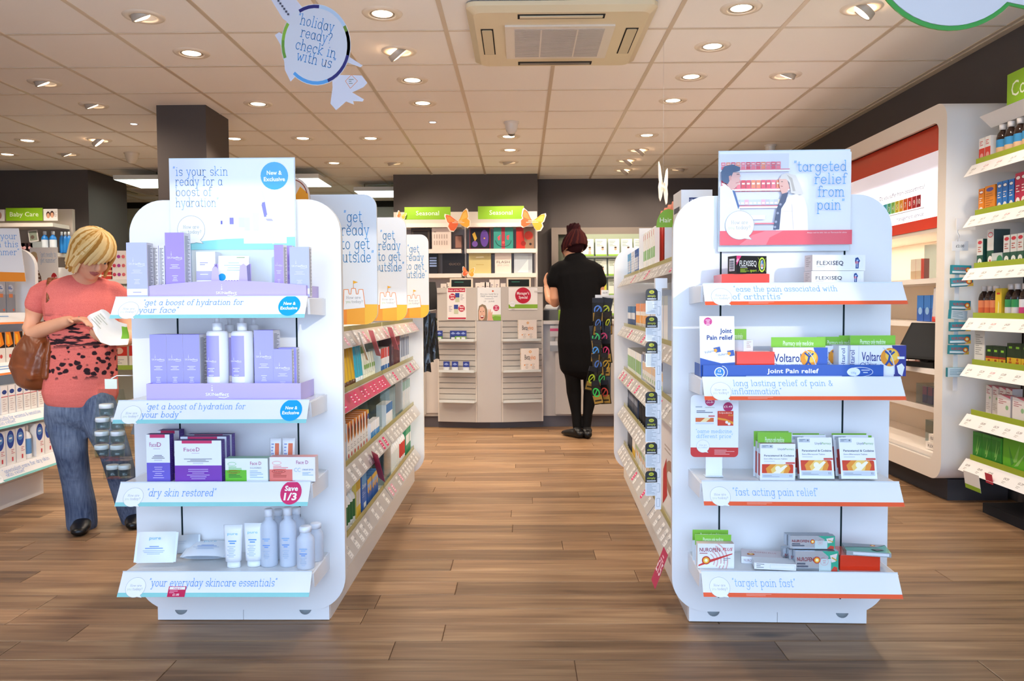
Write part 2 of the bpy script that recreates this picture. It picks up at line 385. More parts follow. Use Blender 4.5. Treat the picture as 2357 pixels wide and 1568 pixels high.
# floor: single planks where they can be told apart, one mesh for the rest
fl = slab('floor', -7.0, 2.7, -.95, 11.5, -.1, -.004, (92, 66, 44), 'rubber')
PW, PL = .138, 1.22
pm = MB()
g = .0011; b = .0022
X0, X1, Y0, Y1 = -PL/2, PL/2, -PW/2, PW/2
o4 = [(X0+g, Y0+g), (X1-g, Y0+g), (X1-g, Y1-g), (X0+g, Y1-g)]; i4 = [(X0+g+b, Y0+g+b), (X1-g-b, Y0+g+b), (X1-g-b, Y1-g-b), (X0+g+b, Y1-g-b)]
pm.face([(x, y, 0) for x, y in i4], '#ffffff', 'wood')
for i in range(4):
    j = (i+1) % 4
    pm.face([(*o4[i], -.0012), (*o4[j], -.0012), (*i4[j], 0), (*i4[i], 0)], '#ffffff', 'wood')
    pm.face([(*o4[i], -.006), (*o4[j], -.006), (*o4[j], -.0012), (*o4[i], -.0012)], '#ffffff', 'wood')
plank = pm.mesh('plank')
rest = MB(); rr = []
nrow = 0; y = .946; count = 0
while y < 11.3:
    off = random.uniform(0, PL); x = -6.6+off
    while x-PL/2 < 2.69:
        seen = (-.62 < x+PL/2 and x-PL/2 < .62) or y < 2.75 or (x-PL/2 > 1.0 or x < -1.2)
        half = 1178*y/1838+.7
        near = 2.0 < y < 7.1 and abs(x) < half and seen and count < 300
        L0 = min(PL, 2*(2.7-x)) if x+PL/2 > 2.7 else PL
        if near:
            o = bpy.data.objects.new('plank', plank); COL.objects.link(o); o.parent = fl
            o.location = (x, y, 0)
            if x+PL/2 > 2.7: w = 2.7-(x-PL/2); o.scale.x = w/PL; o.location.x = x-PL/2+w/2
            count += 1
        elif abs(x) < half+1.6:
            n0 = len(rest.f)
            xa, xb = x-PL/2+g, min(2.7, x+PL/2-g)
            if xb > xa: rest.box(xa, xb, y+Y0+g, y+Y1-g, -.006, 0, '#ffffff', 'wood'); rr.append((n0, len(rest.f), random.random()))
        x += PL
    y += PW
me = rest.mesh('floor_planks')
at = me.attributes.new('rnd', 'FLOAT', 'FACE'); vals = np.zeros(len(me.polygons), dtype=np.float32)
for a, b_, v in rr: vals[a:b_] = v
at.data.foreach_set('value', vals)
link(me, 'plank_field', fl, kind='stuff')

# ceiling: boards laid in a metal grid
ce = slab('ceiling', -7.0, 2.7, -.95, 11.5, H+.02, H+.1, (226, 214, 200))
GX, GY, P_ = .205, 4.406, .606
tm = MB(); h = P_/2-.011
tm.box(-h, h, -h, h, 0, .018, (250, 245, 238), 'ceiling_board'); tile = tm.mesh('ceiling_tile')
ix0 = int((-7-GX)/P_)
for j in range(-7, 12):
    yc = GY+(j+.5)*P_
    if yc > 11.45: continue
    for i in range(ix0, 5):
        xc = GX+(i+.5)*P_
        if not (-6.95 < xc < 2.95) or (yc > 9.6 and xc > -1.5) or abs(xc) > yc*.66+.8 or yc < 3.3: continue
        if yc > 8.7 and xc < -4.7 and yc < 9.5: continue
        o = bpy.data.objects.new('ceiling_tile', tile); COL.objects.link(o); o.parent = ce; o.location = (xc, yc, H)
        if xc+h > 2.7: w = 2.7-(xc-h); o.scale.x = w/(2*h); o.location.x = xc-h+w/2
fm = MB(); fm.box(-7, 2.7, -.9, 3.49, H, H+.02, (250, 245, 238), 'ceiling_board'); obj(fm, 'ceiling_board', ce)
for i in range(ix0, 5):
    x = GX+i*P_
    if -6.9 < x < 2.7:
        mb = MB(); mb.box(x-.012, x+.012, 3.3, 9.5 if x > -1.45 else 11.36, H-.004, H+.012, (214, 196, 172), 'plastic'); obj(mb, 'grid_bar', ce)
for j in range(-1, 12):
    y = GY+j*P_
    if y > 11.36: continue
    mb = MB(); mb.box(-7, 2.7 if y < 9.5 else -1.45, y-.009, y+.009, H-.0032, H+.012, (222, 206, 184), 'plastic'); obj(mb, 'grid_bar', ce)
mb = MB(); mb.box(2.655, 2.70, 3.3, 9.5, H-.005, H, (214, 196, 172), 'plastic'); obj(mb, 'edge_trim', ce)

# ------------------------------------------------------------------ ceiling fittings
DL = [(331, 38, 1), (880, 31, 0), (441, 122, 0), (919, 118, 2), (103, 190, 1), (949, 184, 0), (216, 242, 1), (594, 239, 0), (973, 237, 0), (63, 323, 0), (229, 322, 2),
      (540, 319, 0), (697, 318, 0), (853, 318, 0), (17, 355, 0), (157, 354, 1), (769, 375, 0), (906, 375, 1), (1171, 314, 0), (1174, 345, 0), (1171, 373, 1), (1489, 311, 0),
      (1469, 345, 2), (1441, 369, 2), (1434, 391, 2), (1562, 389, 1), (1549, 231, 0), (1591, 176, 0), (1640, 106, 0), (1706, 18, 0), (1808, 173, 1), (1983, 18, 2)]
def spot(x, y, tilt=(0, 0), pw=None, ang=125):
    l = bpy.data.lights.new('downlight_and_fill_lamp', 'SPOT'); l.energy = pw or SPOT_W; l.color = (1, .85, .69); l.spot_size = math.radians(ang); l.spot_blend = .7; l.shadow_soft_size = .045
    o = bpy.data.objects.new('downlight_and_fill_lamp', l); COL.objects.link(o); o.location = (x, y, H-.05); o.rotation_euler = (tilt[0], tilt[1], 0)
WARM = (255, 226, 190)
def downlight(x, y, kind):
    t = thing('downlight', '', 'ceiling light', (x, y, H), 0, 'recessed downlights')
    mb = MB(); mb.lathe([(.066, .012), (.066, -.006), (.072, -.0085), (.098, -.006), (.104, 0)], (238, 224, 204), 'plastic', 28, cap=False); obj(mb, 'trim_ring', t)
    if kind == 0:
        mb = MB(); mb.lathe([(.0001, -.006), (.03, -.0055), (.052, -.002), (.053, .004)], WARM, 'lamp', 24, cap=False); obj(mb, 'lamp', t)
        mb = MB(); mb.lathe([(.053, .006), (.054, -.004), (.060, -.005), (.0655, .004)], (150, 138, 124), 'plastic', 24, cap=False); obj(mb, 'gimbal_ring', t)
    else:
        a = .5 if kind == 1 else .95
        sgn = 1 if x < 0 else -1
        M = Matrix.Rotation(.35, 4, 'X') @ Matrix.Rotation(-sgn*a*.7, 4, 'Y')
        T = lambda p: tuple(M @ Vector(p)+Vector((0, 0, -.004 if kind == 1 else -.022)))
        mb = MB(); mb.lathe([(.0001, -.008), (.03, -.0075), (.05, -.004), (.051, .002)], WARM, 'lamp', 24, cap=False, T=T); obj(mb, 'lamp', t)
        mb = MB(); mb.lathe([(.051, -.002), (.058, -.006), (.062, -.001), (.058, .03)], (190, 178, 162), 'plastic', 24, cap=False, T=T); obj(mb, 'gimbal_ring', t)
        mb = MB(); mb.lathe([(.0001, .011), (.066, .011)], (20, 18, 16), 'rubber', 20, cap=False); obj(mb, 'recess', t)
    return t
dls = []
for px, py, k in DL:
    p = onZ(px, py, H); dls.append((p.x, p.y, k)); spot(p.x, p.y, (0, 0) if k == 0 else (.3, -.3 if p.x < 0 else .3))
for x, y in ((-3.3, 3.0), (-2.9, 2.3), (.1, 3.3), (-.75, 3.5), (1.9, 3.4)): spot(x, y, pw=SPOT_W*1.1)  # unseen extra spots without fittings, added to brighten the front floor
dls.sort(key=lambda q: q[1])
rows = []
for q in dls:
    if rows and q[1]-rows[-1][0][1] < .30: rows[-1].append(q)
    else: rows.append([q])
KW = ('flush round ceiling downlight', 'slightly tilted round ceiling downlight', 'swivelled round ceiling downlight')
for i, r in enumerate(rows):
    r.sort()
    for j, q in enumerate(r):
        t = downlight(*q); t['label'] = f"{KW[q[2]]}, {ordn(j, len(r))} from left in the {ORD[i]} row from front" if len(r) > 1 else f"{KW[q[2]]}, alone in the {ORD[i]} row from front"
for px, py, l in ((308, 285, 'tiny cool white ceiling spot in front of the grey pillar'), (996, 281, 'tiny cool white ceiling spot before the domed camera')):
    p = onZ(px, py, H); t = thing('led_spot', l, 'ceiling light', p, 0, 'small cool ceiling spots')
    mb = MB(); mb.lathe([(.026, 0), (.026, -.004), (.036, -.003), (.04, 0)], (225, 220, 214), 'plastic', 18, cap=False); obj(mb, 'trim_ring', t)
    mb = MB(); mb.lathe([(.0001, -.004), (.024, -.003), (.026, 0)], (225, 238, 255), 'lamp', 16, cap=False); obj(mb, 'lamp', t)

# ceiling cassette air conditioner
def air_con(name, label, cx, cy, w, d, z=H):
    t = thing(name, label, 'air conditioner', (cx, cy, z-.006))
    cr = (226, 208, 172)
    def ringp(x, y, zz): return [(a, b, zz) for a, b in rrect(-x, -y, x, y, .05, 5)]
    mb = MB(); A = ringp(w/2, d/2, 0); B = ringp(w/2, d/2, -.022); Cc = ringp(w/2-.035, d/2-.035, -.045)
    n = len(A)
    for a, b2 in ((A, B), (B, Cc)):
        for i in range(n): mb.face([a[i], b2[i], b2[(i+1) % n], a[(i+1) % n]], cr, 'plastic')
    mb.face(Cc[::-1], cr, 'plastic'); obj(mb, 'fascia', t)
    gw, gd = w*.60/2, d*.56/2
    mb = MB(); mb.box(-gw, gw, -gd, gd, -.055, -.044, (228, 216, 200), 'plastic'); gp = obj(mb, 'grille_panel', t)
    mb = MB()
    for i in range(34):
        y = -gd+.04+(2*gd-.08)*i/33; mb.box(-gw+.05, gw-.05, y-.003, y+.003, -.0575, -.0545, (196, 184, 172), 'plastic')
    for x in (-gw/3, gw/3): mb.box(x-.004, x+.004, -gd+.04, gd-.04, -.058, -.0545, (224, 212, 198), 'plastic')
    obj(mb, 'grille_slats', gp, kind='stuff')
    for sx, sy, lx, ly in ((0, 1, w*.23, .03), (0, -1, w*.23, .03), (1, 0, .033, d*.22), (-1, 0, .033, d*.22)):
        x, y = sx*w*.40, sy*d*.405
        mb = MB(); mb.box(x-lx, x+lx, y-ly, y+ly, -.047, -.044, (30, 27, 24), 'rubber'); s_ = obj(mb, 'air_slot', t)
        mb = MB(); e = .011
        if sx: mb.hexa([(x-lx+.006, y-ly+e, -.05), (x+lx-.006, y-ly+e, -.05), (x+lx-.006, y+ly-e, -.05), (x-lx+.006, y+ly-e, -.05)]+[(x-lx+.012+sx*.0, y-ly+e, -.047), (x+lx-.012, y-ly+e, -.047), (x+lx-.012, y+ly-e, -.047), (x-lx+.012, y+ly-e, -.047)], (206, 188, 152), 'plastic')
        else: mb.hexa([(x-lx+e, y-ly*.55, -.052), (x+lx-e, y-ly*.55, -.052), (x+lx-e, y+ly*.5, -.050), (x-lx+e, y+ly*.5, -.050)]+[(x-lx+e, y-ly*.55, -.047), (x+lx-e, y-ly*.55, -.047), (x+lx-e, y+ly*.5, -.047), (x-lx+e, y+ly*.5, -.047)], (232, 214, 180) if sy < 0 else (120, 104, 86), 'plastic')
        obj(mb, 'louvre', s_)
    return t
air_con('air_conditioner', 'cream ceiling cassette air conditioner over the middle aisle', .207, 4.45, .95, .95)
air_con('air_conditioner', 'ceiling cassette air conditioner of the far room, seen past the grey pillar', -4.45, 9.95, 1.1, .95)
# ceiling panel lights in the far room
for x0, x1, y0, y1, z, l in ((-4.35, -2.15, 8.54, 9.16, 2.45, 'long white hanging panel light behind the grey pillar'), (-1.98, -1.47, 9.5, 10.07, 2.45, 'white hanging panel light beside the seasonal wall')):
    t = thing('panel_light', l, 'ceiling light', ((x0+x1)/2, (y0+y1)/2, z), 0, 'hanging panel lights')
    w, d = (x1-x0)/2, (y1-y0)/2
    mb = MB(); mb.box(-w, w, -d, d, .003, .05, (215, 218, 214), 'plastic'); obj(mb, 'housing', t)
    mb = MB(); mb.box(-w+.01, w-.01, -d+.01, d-.01, 0, .003, (235, 255, 240), 'tube'); obj(mb, 'diffuser', t)
    for sx in (-.7, .7):
        mb = MB(); mb.tube([(sx*w, 0, .05), (sx*w, 0, H-z)], .004, (120, 120, 118), 'metal', 6); obj(mb, 'hanger', t)
# cameras and sensor on the ceiling
def dome_cam(px, py, label, big=1):
    p = onZ(px, py, H); t = thing('dome_camera', label, 'camera', p, 0)
    mb = MB(); mb.lathe([(.062*big, 0), (.062*big, -.012), (.056*big, -.016)][::-1], (226, 218, 206), 'plastic', 22); obj(mb, 'mount', t)
    T = lambda q: (q[0], q[1], q[2]-.05*big)
    mb = MB(); mb.lathe([(.0001, -.05*big), (.024*big, -.045*big), (.042*big, -.025*big), (.05*big, 0), (.054*big, .036*big)], (224, 216, 204), 'plastic', 22, cap=False, T=T); bdy = obj(mb, 'ball', t)
    R = Matrix.Rotation(math.radians(62), 4, 'X')
    T2 = lambda q: tuple(R @ Vector((q[0], q[1], -q[2]-.034*big))+Vector((0, 0, -.06*big)))
    mb = MB(); mb.lathe([(.0275*big, 0, (60, 54, 50)), (.0285*big, .018*big, (150, 140, 130)), (.022*big, .021*big, (40, 36, 34)), (.013*big, .017*big, (10, 10, 12), 'glossy'), (.0001, .019*big)], m='plastic', n=20, T=T2, cap=False); obj(mb, 'lens', bdy)
    return t
dome_cam(1177, 281, 'white ball security camera on the ceiling above the till')
dome_cam(1773, 334, 'white dome camera on the ceiling behind the pain relief poster', .9)
p = onZ(303, 352, H); t = thing('ceiling_sensor', 'cream cone shaped motion sensor on the ceiling beside the grey pillar', 'sensor', p)
mb = MB(); mb.lathe([(.0001, -.105), (.03, -.102), (.05, -.07), (.062, -.03), (.066, 0)], (220, 206, 186), 'plastic', 20, cap=False); obj(mb, 'body', t)
mb = MB(); mb.lathe([(.068, -.012), (.072, -.006), (.07, 0)], (214, 198, 178), 'plastic', 20, cap=False); obj(mb, 'collar', t)
# ------------------------------------------------------------------ the two gondolas
WHITE = (238, 238, 238); OFFW = (228, 228, 226)
G1 = Fr((-.963, 2.69, 0), 0); G2 = Fr((.864, 2.665, 0), -math.radians(1.9))
Z1 = [1.11, .786, .528, .243]; Z2 = [1.142, .854, .531, .248]
SF, SB, SD = -.21, -.255, .062       # shelf front, sign bottom (out), sign drop
TEAL, ORNG, NEWB, PINK = '#8fcfcd', '#ef6038', '#0fa5ee', '#d8316b'
def badge(d, cx, cy, r, l1, l2, col, ry=None, big=False):
    d.disc(cx, cy, r, col, ry)
    k = (ry or r)/r
    if big: d.text(l1, cx, cy+.15*r*k, r*.42*k, '#ffffff', 'c', .03, w=r*1.25); d.text(l2, cx, cy-.62*r*k, r*.6*k, '#ffffff', 'c', .03, w=r*1.2)
    else: d.text(l1, cx, cy+.08*r*k, r*.3*k, '#ffffff', 'c', .03, w=r*1.1); d.text(l2, cx, cy-.38*r*k, r*.3*k, '#ffffff', 'c', .03, w=r*1.55)
def end_shelf(root, z, strip, lines, txtcol, extra=None, hx=.30, tag_=False):
    mb = MB(); mb.box(-hx+.002, hx-.002, SF, -.001, z-.03, z, OFFW, 'glossy'); sh = obj(mb, 'shelf', root)
    for sx in (-1, 1):
        mb = MB(); x = sx*hx
        mb.hexa([(x-.004, SF+.01, z-.052), (x+.004, SF+.01, z-.052), (x+.004, -.001, z-.058), (x-.004, -.001, z-.058), (x-.004, SF, z-.004), (x+.004, SF, z-.004), (x+.004, -.001, z-.001), (x-.004, -.001, z-.001)], WHITE, 'laminate'); obj(mb, 'bracket', sh)
    mb = MB(); t = .003
    mb.hexa([(-hx, SB, z-SD), (hx, SB, z-SD), (hx, SB+t, z-SD), (-hx, SB+t, z-SD), (-hx, SF-t, z+.003), (hx, SF-t, z+.003), (hx, SF, z+.003), (-hx, SF, z+.003)], WHITE, 'glossy'); sg = obj(mb, 'shelf_sign', sh)
    V = Vector((0, SF-t-SB, SD+.003)); hh = V.length
    mb = MB(False); d = Dec(mb, (-hx, SB, z-SD), (1, 0, 0), V, 'glossy')
    w = 2*hx
    d.rect(0, 0, w, hh*.17, strip)
    bubble(d, .052, hh*.38, .031, 0)
    if len(lines) == 1: d.text(lines[0], .092, hh*.42, .0155, txtcol, hand=True, w=TW.get(lines[0]))
    else:
        d.text(lines[0], .092, hh*.62, .0128, txtcol, hand=True, w=TW.get(lines[0]))
        d.text(lines[1], .085, hh*.26, .0128, txtcol, hand=True, w=TW.get(lines[1]))
    if strip == ORNG: d.lines(.13, hh*.11, .08, 2, .004, .0014, '#f6a98f')
    if extra: extra(d, w, hh)
    obj(mb, 'sign_lettering', sh)
    mb = MB(); mb.box(-hx, hx, SF-.004, SF-.001, z+.003, z+.006, (215, 222, 226), 'plastic'); obj(mb, 'clear_lip', sh)
    return sh
TW = {'“get a boost of hydration for': .312, 'your face”': .122, 'your body”': .122, '“dry skin restored”': .216, '“your everyday skincare essentials”': .402,
      '“ease the pain associated with': .31, 'of arthritis”': .15, 'long lasting relief of pain &': .3, 'inflammation”': .15, '“fast acting pain relief”': .258, '“target pain fast”': .192}
def price_tags(parent, O, U, V, L, hh, seed, style):
    rnd = random.Random(seed); x = .03; U = Vector(U).normalized()
    while x < L-.06:
        k = rnd.random(); pink = style == 'pink' or k < (.3 if style else .14); w = .042; mb = MB(False); d = Dec(mb, Vector(O)+U*x, U, V)
        if pink: d.rect(0, hh*.12, w, hh*.82, PINK if style != 'pale' else '#dba0ae'); d.lines(.006, hh*.6, w*.7, 3, hh*.17, hh*.07, '#f6e4ea')
        else: d.rect(0, hh*.1, w, hh*.85, '#e6e4e0'); d.text('£%d.%d9' % (rnd.randint(1, 9), rnd.randint(0, 9)), .004, hh*.48, hh*.2, '#6a6c70', bold=.01); d.lines(.004, hh*.3, w*.75, 2, hh*.13, hh*.04, '#b3b4b4')
        obj(mb, 'price_tag', parent); x += rnd.choice((.075, .09, .12, .16))
def aisle_shelf(root, sgn, y0, y1, z, seed, style='', xo=.30, olive=(164, 158, 98)):
    mb = MB(); a, b = sorted((sgn*.022, sgn*xo)); mb.box(a, b, y0, y1, z-.025, z, OFFW, 'laminate'); sh = obj(mb, 'aisle_shelf', root)
    X = lambda x: sgn*x
    mb = MB()
    P8 = [(X(xo+.042), y0+.006, z-.052), (X(xo+.042), y1-.006, z-.052), (X(xo+.039), y1-.006, z-.053), (X(xo+.039), y0+.006, z-.053), (X(xo+.003), y0+.006, z+.004), (X(xo+.003), y1-.006, z+.004), (X(xo), y1-.006, z+.003), (X(xo), y0+.006, z+.003)]
    if sgn < 0: P8 = [P8[i] for i in (1, 0, 3, 2, 5, 4, 7, 6)]
    mb.hexa(P8, (186, 182, 178), 'plastic'); obj(mb, 'price_strip', sh)
    mb = MB(); a, b = sorted((X(xo-.004), X(xo-.001))); mb.box(a, b, y0+.01, y1-.01, z, z+.022, olive, 'plastic'); obj(mb, 'shelf_riser', sh)
    V = Vector((X(-.039), 0, .056)); hh = V.length
    O, U = ((X(xo+.042), y0+.006, z-.052), (0, 1, 0)) if sgn > 0 else ((X(xo+.042), y1-.006, z-.052), (0, -1, 0))
    if style == 'pink': mb = MB(False); d = Dec(mb, O, U, V, step=.00006); d.rect(.005, .002, y1-y0-.02, hh-.004, '#c8566c'); obj(mb, 'promotion_band', sh)
    price_tags(sh, O, U, V, y1-y0-.012, hh, seed, style)
def gondola(F, label, Z, L, sgn, levels, strip, signs):
    t = thing('display_gondola', label, 'shop display', F.o, F.rz)
    out = rrect(-.357, .042, .357, 1.442, .115, 10)
    mb = MB(); mb.prism(out, 0, .028, WHITE, 'laminate', OFFW); obj(mb, 'end_panel', t)
    mb = MB(); mb.prism(out, L, L+.028, WHITE, 'laminate', OFFW); obj(mb, 'end_panel', t)
    for x in (-.2, .204):
        mb = MB(); mb.box(x-.0028, x+.0028, -.0012, .001, .09, 1.29, (22, 40, 42), 'rubber'); obj(mb, 'upright_slot', t)
    for a, b in ((-.297, -.0008), (.0008, .297)):
        mb = MB(); mb.box(a, b, .012, .03, .003, .12, WHITE, 'laminate'); obj(mb, 'plinth_panel', t)
    mb = MB(); mb.box(-.2975, .2975, .03, L-.01, 0, .145, OFFW, 'laminate'); obj(mb, 'plinth', t)
    for x in (-.215, .215):
        T = lambda p: (p[0]+x, p[2]+.006, p[1]+.043)
        mb = MB(); mb.lathe([(.0001, 0), (.02, 0), (.021, .004), (.021, .012)], (150, 162, 168), 'plastic', 18, T=T); obj(mb, 'levelling_cup', t)
    mb = MB(); mb.box(-.018, .018, .03, L, .145, 1.36, OFFW, 'laminate'); obj(mb, 'spine', t)
    for z, sg in zip(Z, signs): end_shelf(t, z, strip, sg[0], sg[1], sg[2])
    i = 0
    for y0, y1, z, style in levels:
        aisle_shelf(t, sgn, y0, y1, z, i, style); i += 1
    zs = sorted(set(round(l[2], 2) for l in levels))
    for z in zs:   # plain shelves on the side turned away from the middle aisle
        mb = MB(); a, b = sorted((-sgn*.022, -sgn*.30)); mb.box(a, b, .03, L, z-.025, z, OFFW, 'laminate'); obj(mb, 'aisle_shelf', t)
    return t
tx1 = '#5b9ce8'; tx2 = '#86b9f0'
nb = lambda d, w, hh: badge(d, .548, hh*.56, .034, 'New &', 'Exclusive', NEWB, .037)
def save13(d, w, hh): badge(d, .543, hh*.56, .033, 'Save', '1/3', PINK, .039, True)
def only1(d, w, hh):
    d.rect(.157, hh*.0, .212, hh*.42, '#c81e52'); d.rect(.16, hh*.29, .209, hh*.4, '#f4f0f2'); d.text('Only £1', .184, hh*.31, .0055, '#c81e52', 'c', .01); d.text('£1.00', .184, hh*.05, .0065, '#ffffff', 'c', .01); d.lines(.162, hh*.22, .03, 2, .005, .0018, '#f0b0c4')
gon1 = gondola(G1, 'white gondola whose end shelves have teal edged skincare signs', Z1, 2.22, 1,
    [(.03, 1.11, .205, ''), (1.11, 2.2, .205, 'pale'), (.03, 1.11, .475, 'mix'), (1.11, 2.2, .475, ''), (.03, 1.11, .755, 'pink'), (1.11, 2.2, .755, ''), (.03, 1.11, .985, 'pale'), (1.11, 2.2, .985, 'pale')],
    TEAL, [(('“get a boost of hydration for', 'your face”'), tx1, nb), (('“get a boost of hydration for', 'your body”'), tx1, nb), (('“dry skin restored”',), tx1, save13), (('“your everyday skincare essentials”',), tx1, only1)])
gon2 = gondola(G2, 'white gondola whose end shelves have orange edged pain relief signs', Z2, 2.36, -1,
    [(.03, .8, .21, ''), (.8, 1.55, .21, ''), (1.55, 2.34, .21, ''), (.8, 1.55, .45, ''), (1.55, 2.34, .45, ''), (.03, .8, .70, ''), (.8, 1.55, .68, ''), (1.55, 2.34, .68, 'pink2'), (.03, .9, .92, ''), (.9, 2.34, .95, ''), (.03, 1.2, 1.245, ''), (1.2, 2.34, 1.245, '')],
    ORNG, [(('“ease the pain associated with', 'of arthritis”'), tx2, None), (('long lasting relief of pain &', 'inflammation”'), tx2, None), (('“fast acting pain relief”',), tx2, None), (('“target pain fast”',), tx2, None)])

# ------------------------------------------------------------------ posters above the gondola ends
def poster(F, label, px0, py0, px1, py1, ly, draw, name='poster', tail=0):
    x0, z1 = F.at(px0, py0, ly); x1, z0 = F.at(px1, py1, ly); k = (x1-x0)/(px1-px0); w, h = x1-x0, z1-z0
    t = thing(name, label, 'poster', F.w((x0+x1)/2, ly, z0), F.rz)
    mb = MB(); mb.box(-w/2, w/2, 0, .003, 0, h, (240, 242, 244), 'glossy'); obj(mb, 'sheet', t)
    mb = MB(); mb.box(-w/2-.002, w/2+.002, .003, .007, -tail, h+.004, (214, 226, 228), 'plastic'); obj(mb, 'acrylic_back', t)
    mb = MB(False); d = Dec(mb, (-w/2, 0, 0), m='glossy'); d.q = lambda px, py: ((px-px0)*k, (py1-py)*k); d.k = k; d.w, d.h = w, h
    draw(d); obj(mb, 'print', t)
    return t
def skin_poster(d):
    q, k = d.q, d.k
    d.rect(0, 0, d.w, d.h, '#f0f0f3')
    d.poly([q(389, 574), q(680, 574), q(680, 545), q(520, 549), q(440, 556), q(389, 563)], '#8fd8de')
    d.poly([q(560, 430), q(660, 430), q(660, 560), q(560, 560)], '#f8fbfd'); d.poly([q(436, 430), q(520, 430), q(520, 480), q(436, 500)], '#f6f9fb')  # near-white shapes: reflections of the bright outdoors painted into the print
    for i, (s, y, w) in enumerate((('“is your skin', 402, 128), ('ready for a', 425, 110), ('boost of', 449, 84), ('hydration”', 474, 100))):
        x, v = q(398 if i == 0 else 403, y); d.text(s, x, v, 13*k, '#6aa3ea' if i < 2 else '#a9cbee', hand=True, w=w*k)  # lower lines paler, the glare over them put into their colour
    x, v = q(634, 404); badge(d, x, v, 32*k, 'New &', 'Exclusive', NEWB)
    for a, b, c, e, col in ((549, 500, 562, 522, '#d9e4f6'), (562, 500, 575, 530, '#dde8f8'), (582, 490, 596, 530, '#e3edfa'), (528, 500, 537, 515, '#7d74c8'), (507, 507, 511, 515, '#5a50b0')): d.poly([q(a, e), q(c, e), q(c, b), q(a, b)], col)
    d.poly([q(603, 470), q(610, 468), q(617, 497), q(609, 499)], '#7f78cc'); d.poly([q(603, 440), q(608, 438), q(634, 560), q(627, 562)], '#e6e6f2'); d.poly([q(604, 466), q(611, 464), q(616, 494), q(609, 496)], '#7f78cc'); d.poly([q(612, 503), q(626, 503), q(630, 508), q(616, 508)], '#b9b0e4')
    x, v = q(438, 527); bubble(d, x, v, 32*k, txt='#7f9094')
poster(G1, 'white skin hydration poster with blue round badge above the skincare shelves', 389, 367, 680, 574, -.02, skin_poster, tail=.12)
def pain_poster(d):
    q, k = d.q, d.k
    R = lambda a, b, c, e, col: d.poly([q(a, e), q(c, e), q(c, b), q(a, b)], col)
    R(1656, 350, 1957, 563, '#f1f1f5'); R(1656, 352, 1815, 530, '#dfe0ea')
    for y, h in ((368, 22), (413, 30), (458, 16)):
        n = 12
        for i in range(n):
            x = 1660+i*11.4 if y != 458 else 1694+i*9.5
            c = random.choice(('#e2596b', '#ee7a86', '#d94a58', '#f08a6a')) if y < 440 else random.choice(('#cfd6de', '#e6d9b8', '#c7c8e0', '#e9b4c4'))
            if y == 368: R(x, y+3, x+10, y+11, c); R(x, y+12, x+10, y+20, c); R(x+2, y+6, x+8, y+8, '#fbe3df')
            else: R(x, y, x+10, y+h-4, c); R(x+1.5, y+6, x+8, y+10, '#fae6d4')
    for y in (390, 434, 474): R(1656, y, 1815, y+4, '#f6f4f6'); R(1690, y-2, 1815, y, '#e87a86')
    R(1712, 494, 1760, 504, '#f3f4fa'); R(1736, 512, 1815, 515, '#e87a86'); R(1690, 518, 1815, 530, '#c9ccd8')
    # pharmacist in a white coat
    d.poly([q(*p) for p in ((1656, 530), (1656, 428), (1668, 422), (1684, 436), (1698, 460), (1702, 482), (1692, 530))], '#e9eef8')
    d.poly([q(*p) for p in ((1684, 436), (1690, 438), (1701, 474), (1698, 480))], '#4d6ba0')
    d.poly([q(*p) for p in ((1676, 395), (1700, 396), (1703, 404), (1700, 408), (1702, 412), (1699, 422), (1690, 432), (1682, 436), (1672, 424))], '#d9a9a0')
    d.poly([q(*p) for p in ((1659, 412), (1658, 394), (1666, 381), (1684, 377), (1702, 384), (1701, 392), (1686, 395), (1680, 410), (1674, 422), (1664, 418))], '#3e5678')
    d.poly([q(*p) for p in ((1676, 404), (1681, 402), (1682, 412), (1677, 414))], '#cf988f'); d.poly([q(*p) for p in ((1694, 399), (1700, 399), (1700, 400.5), (1694, 400.5))], '#46383c'); d.line([q(1692, 420), q(1699, 418)], 1.1*k, '#a6605c')
    # fair haired customer in a white coat
    d.poly([q(*p) for p in ((1812, 452), (1830, 446), (1848, 456), (1856, 480), (1858, 530), (1784, 530), (1786, 500), (1794, 470))], '#f4f2f5')
    d.poly([q(*p) for p in ((1790, 410), (1806, 404), (1814, 430), (1808, 444), (1798, 446), (1793, 436), (1791, 424))], '#e2b0a2')
    d.poly([q(*p) for p in ((1792, 412), (1796, 402), (1808, 398), (1828, 404), (1838, 424), (1846, 446), (1836, 448), (1818, 444), (1814, 420), (1806, 412))], '#d8d3cc')
    d.poly([q(*p) for p in ((1808, 402), (1820, 410), (1828, 440), (1822, 440), (1816, 416))], '#b5aea6')
    d.poly([q(*p) for p in ((1798, 446), (1812, 442), (1806, 464), (1796, 480), (1792, 528), (1778, 528), (1786, 480))], '#4a5470')
    for p in ((1788, 490), (1784, 510), (1794, 470), (1782, 522)): x, v = q(*p); d.disc(x, v, 3*k, '#9aa0b4', n=8)
    d.line([q(1794, 428), q(1799, 429)], 1.2*k, '#b0605c'); d.line([q(1795, 418), q(1799, 418)], 1.2*k, '#5a4c48')
    d.line([q(1820, 470), q(1824, 528)], 1.0*k, '#d8ccd2'); d.line([q(1798, 486), q(1822, 486)], 1.0*k, '#e0d6da')
    R(1656, 530, 1957, 563, '#ea5a66')
    d.poly([q(*p) for p in ((1700, 563), (1730, 540), (1760, 531), (1800, 531), (1770, 546), (1762, 563))], '#f07c86')
    d.text('Always read the label. Ask our Pharmacist for advice', q(1945, 537)[0], q(1945, 537)[1], 3.2*k, '#fbdcd8', 'r', w=90*k)
    for s, x1, y, w in (('“targeted', 1943, 395, 119), ('relief', 1943, 424, 72), ('from', 1939, 453, 61), ('pain”', 1939, 483, 62)):
        x, v = q(x1, y); d.text(s, x, v, 15*k, '#62aee8', 'r', hand=True, w=w*k)
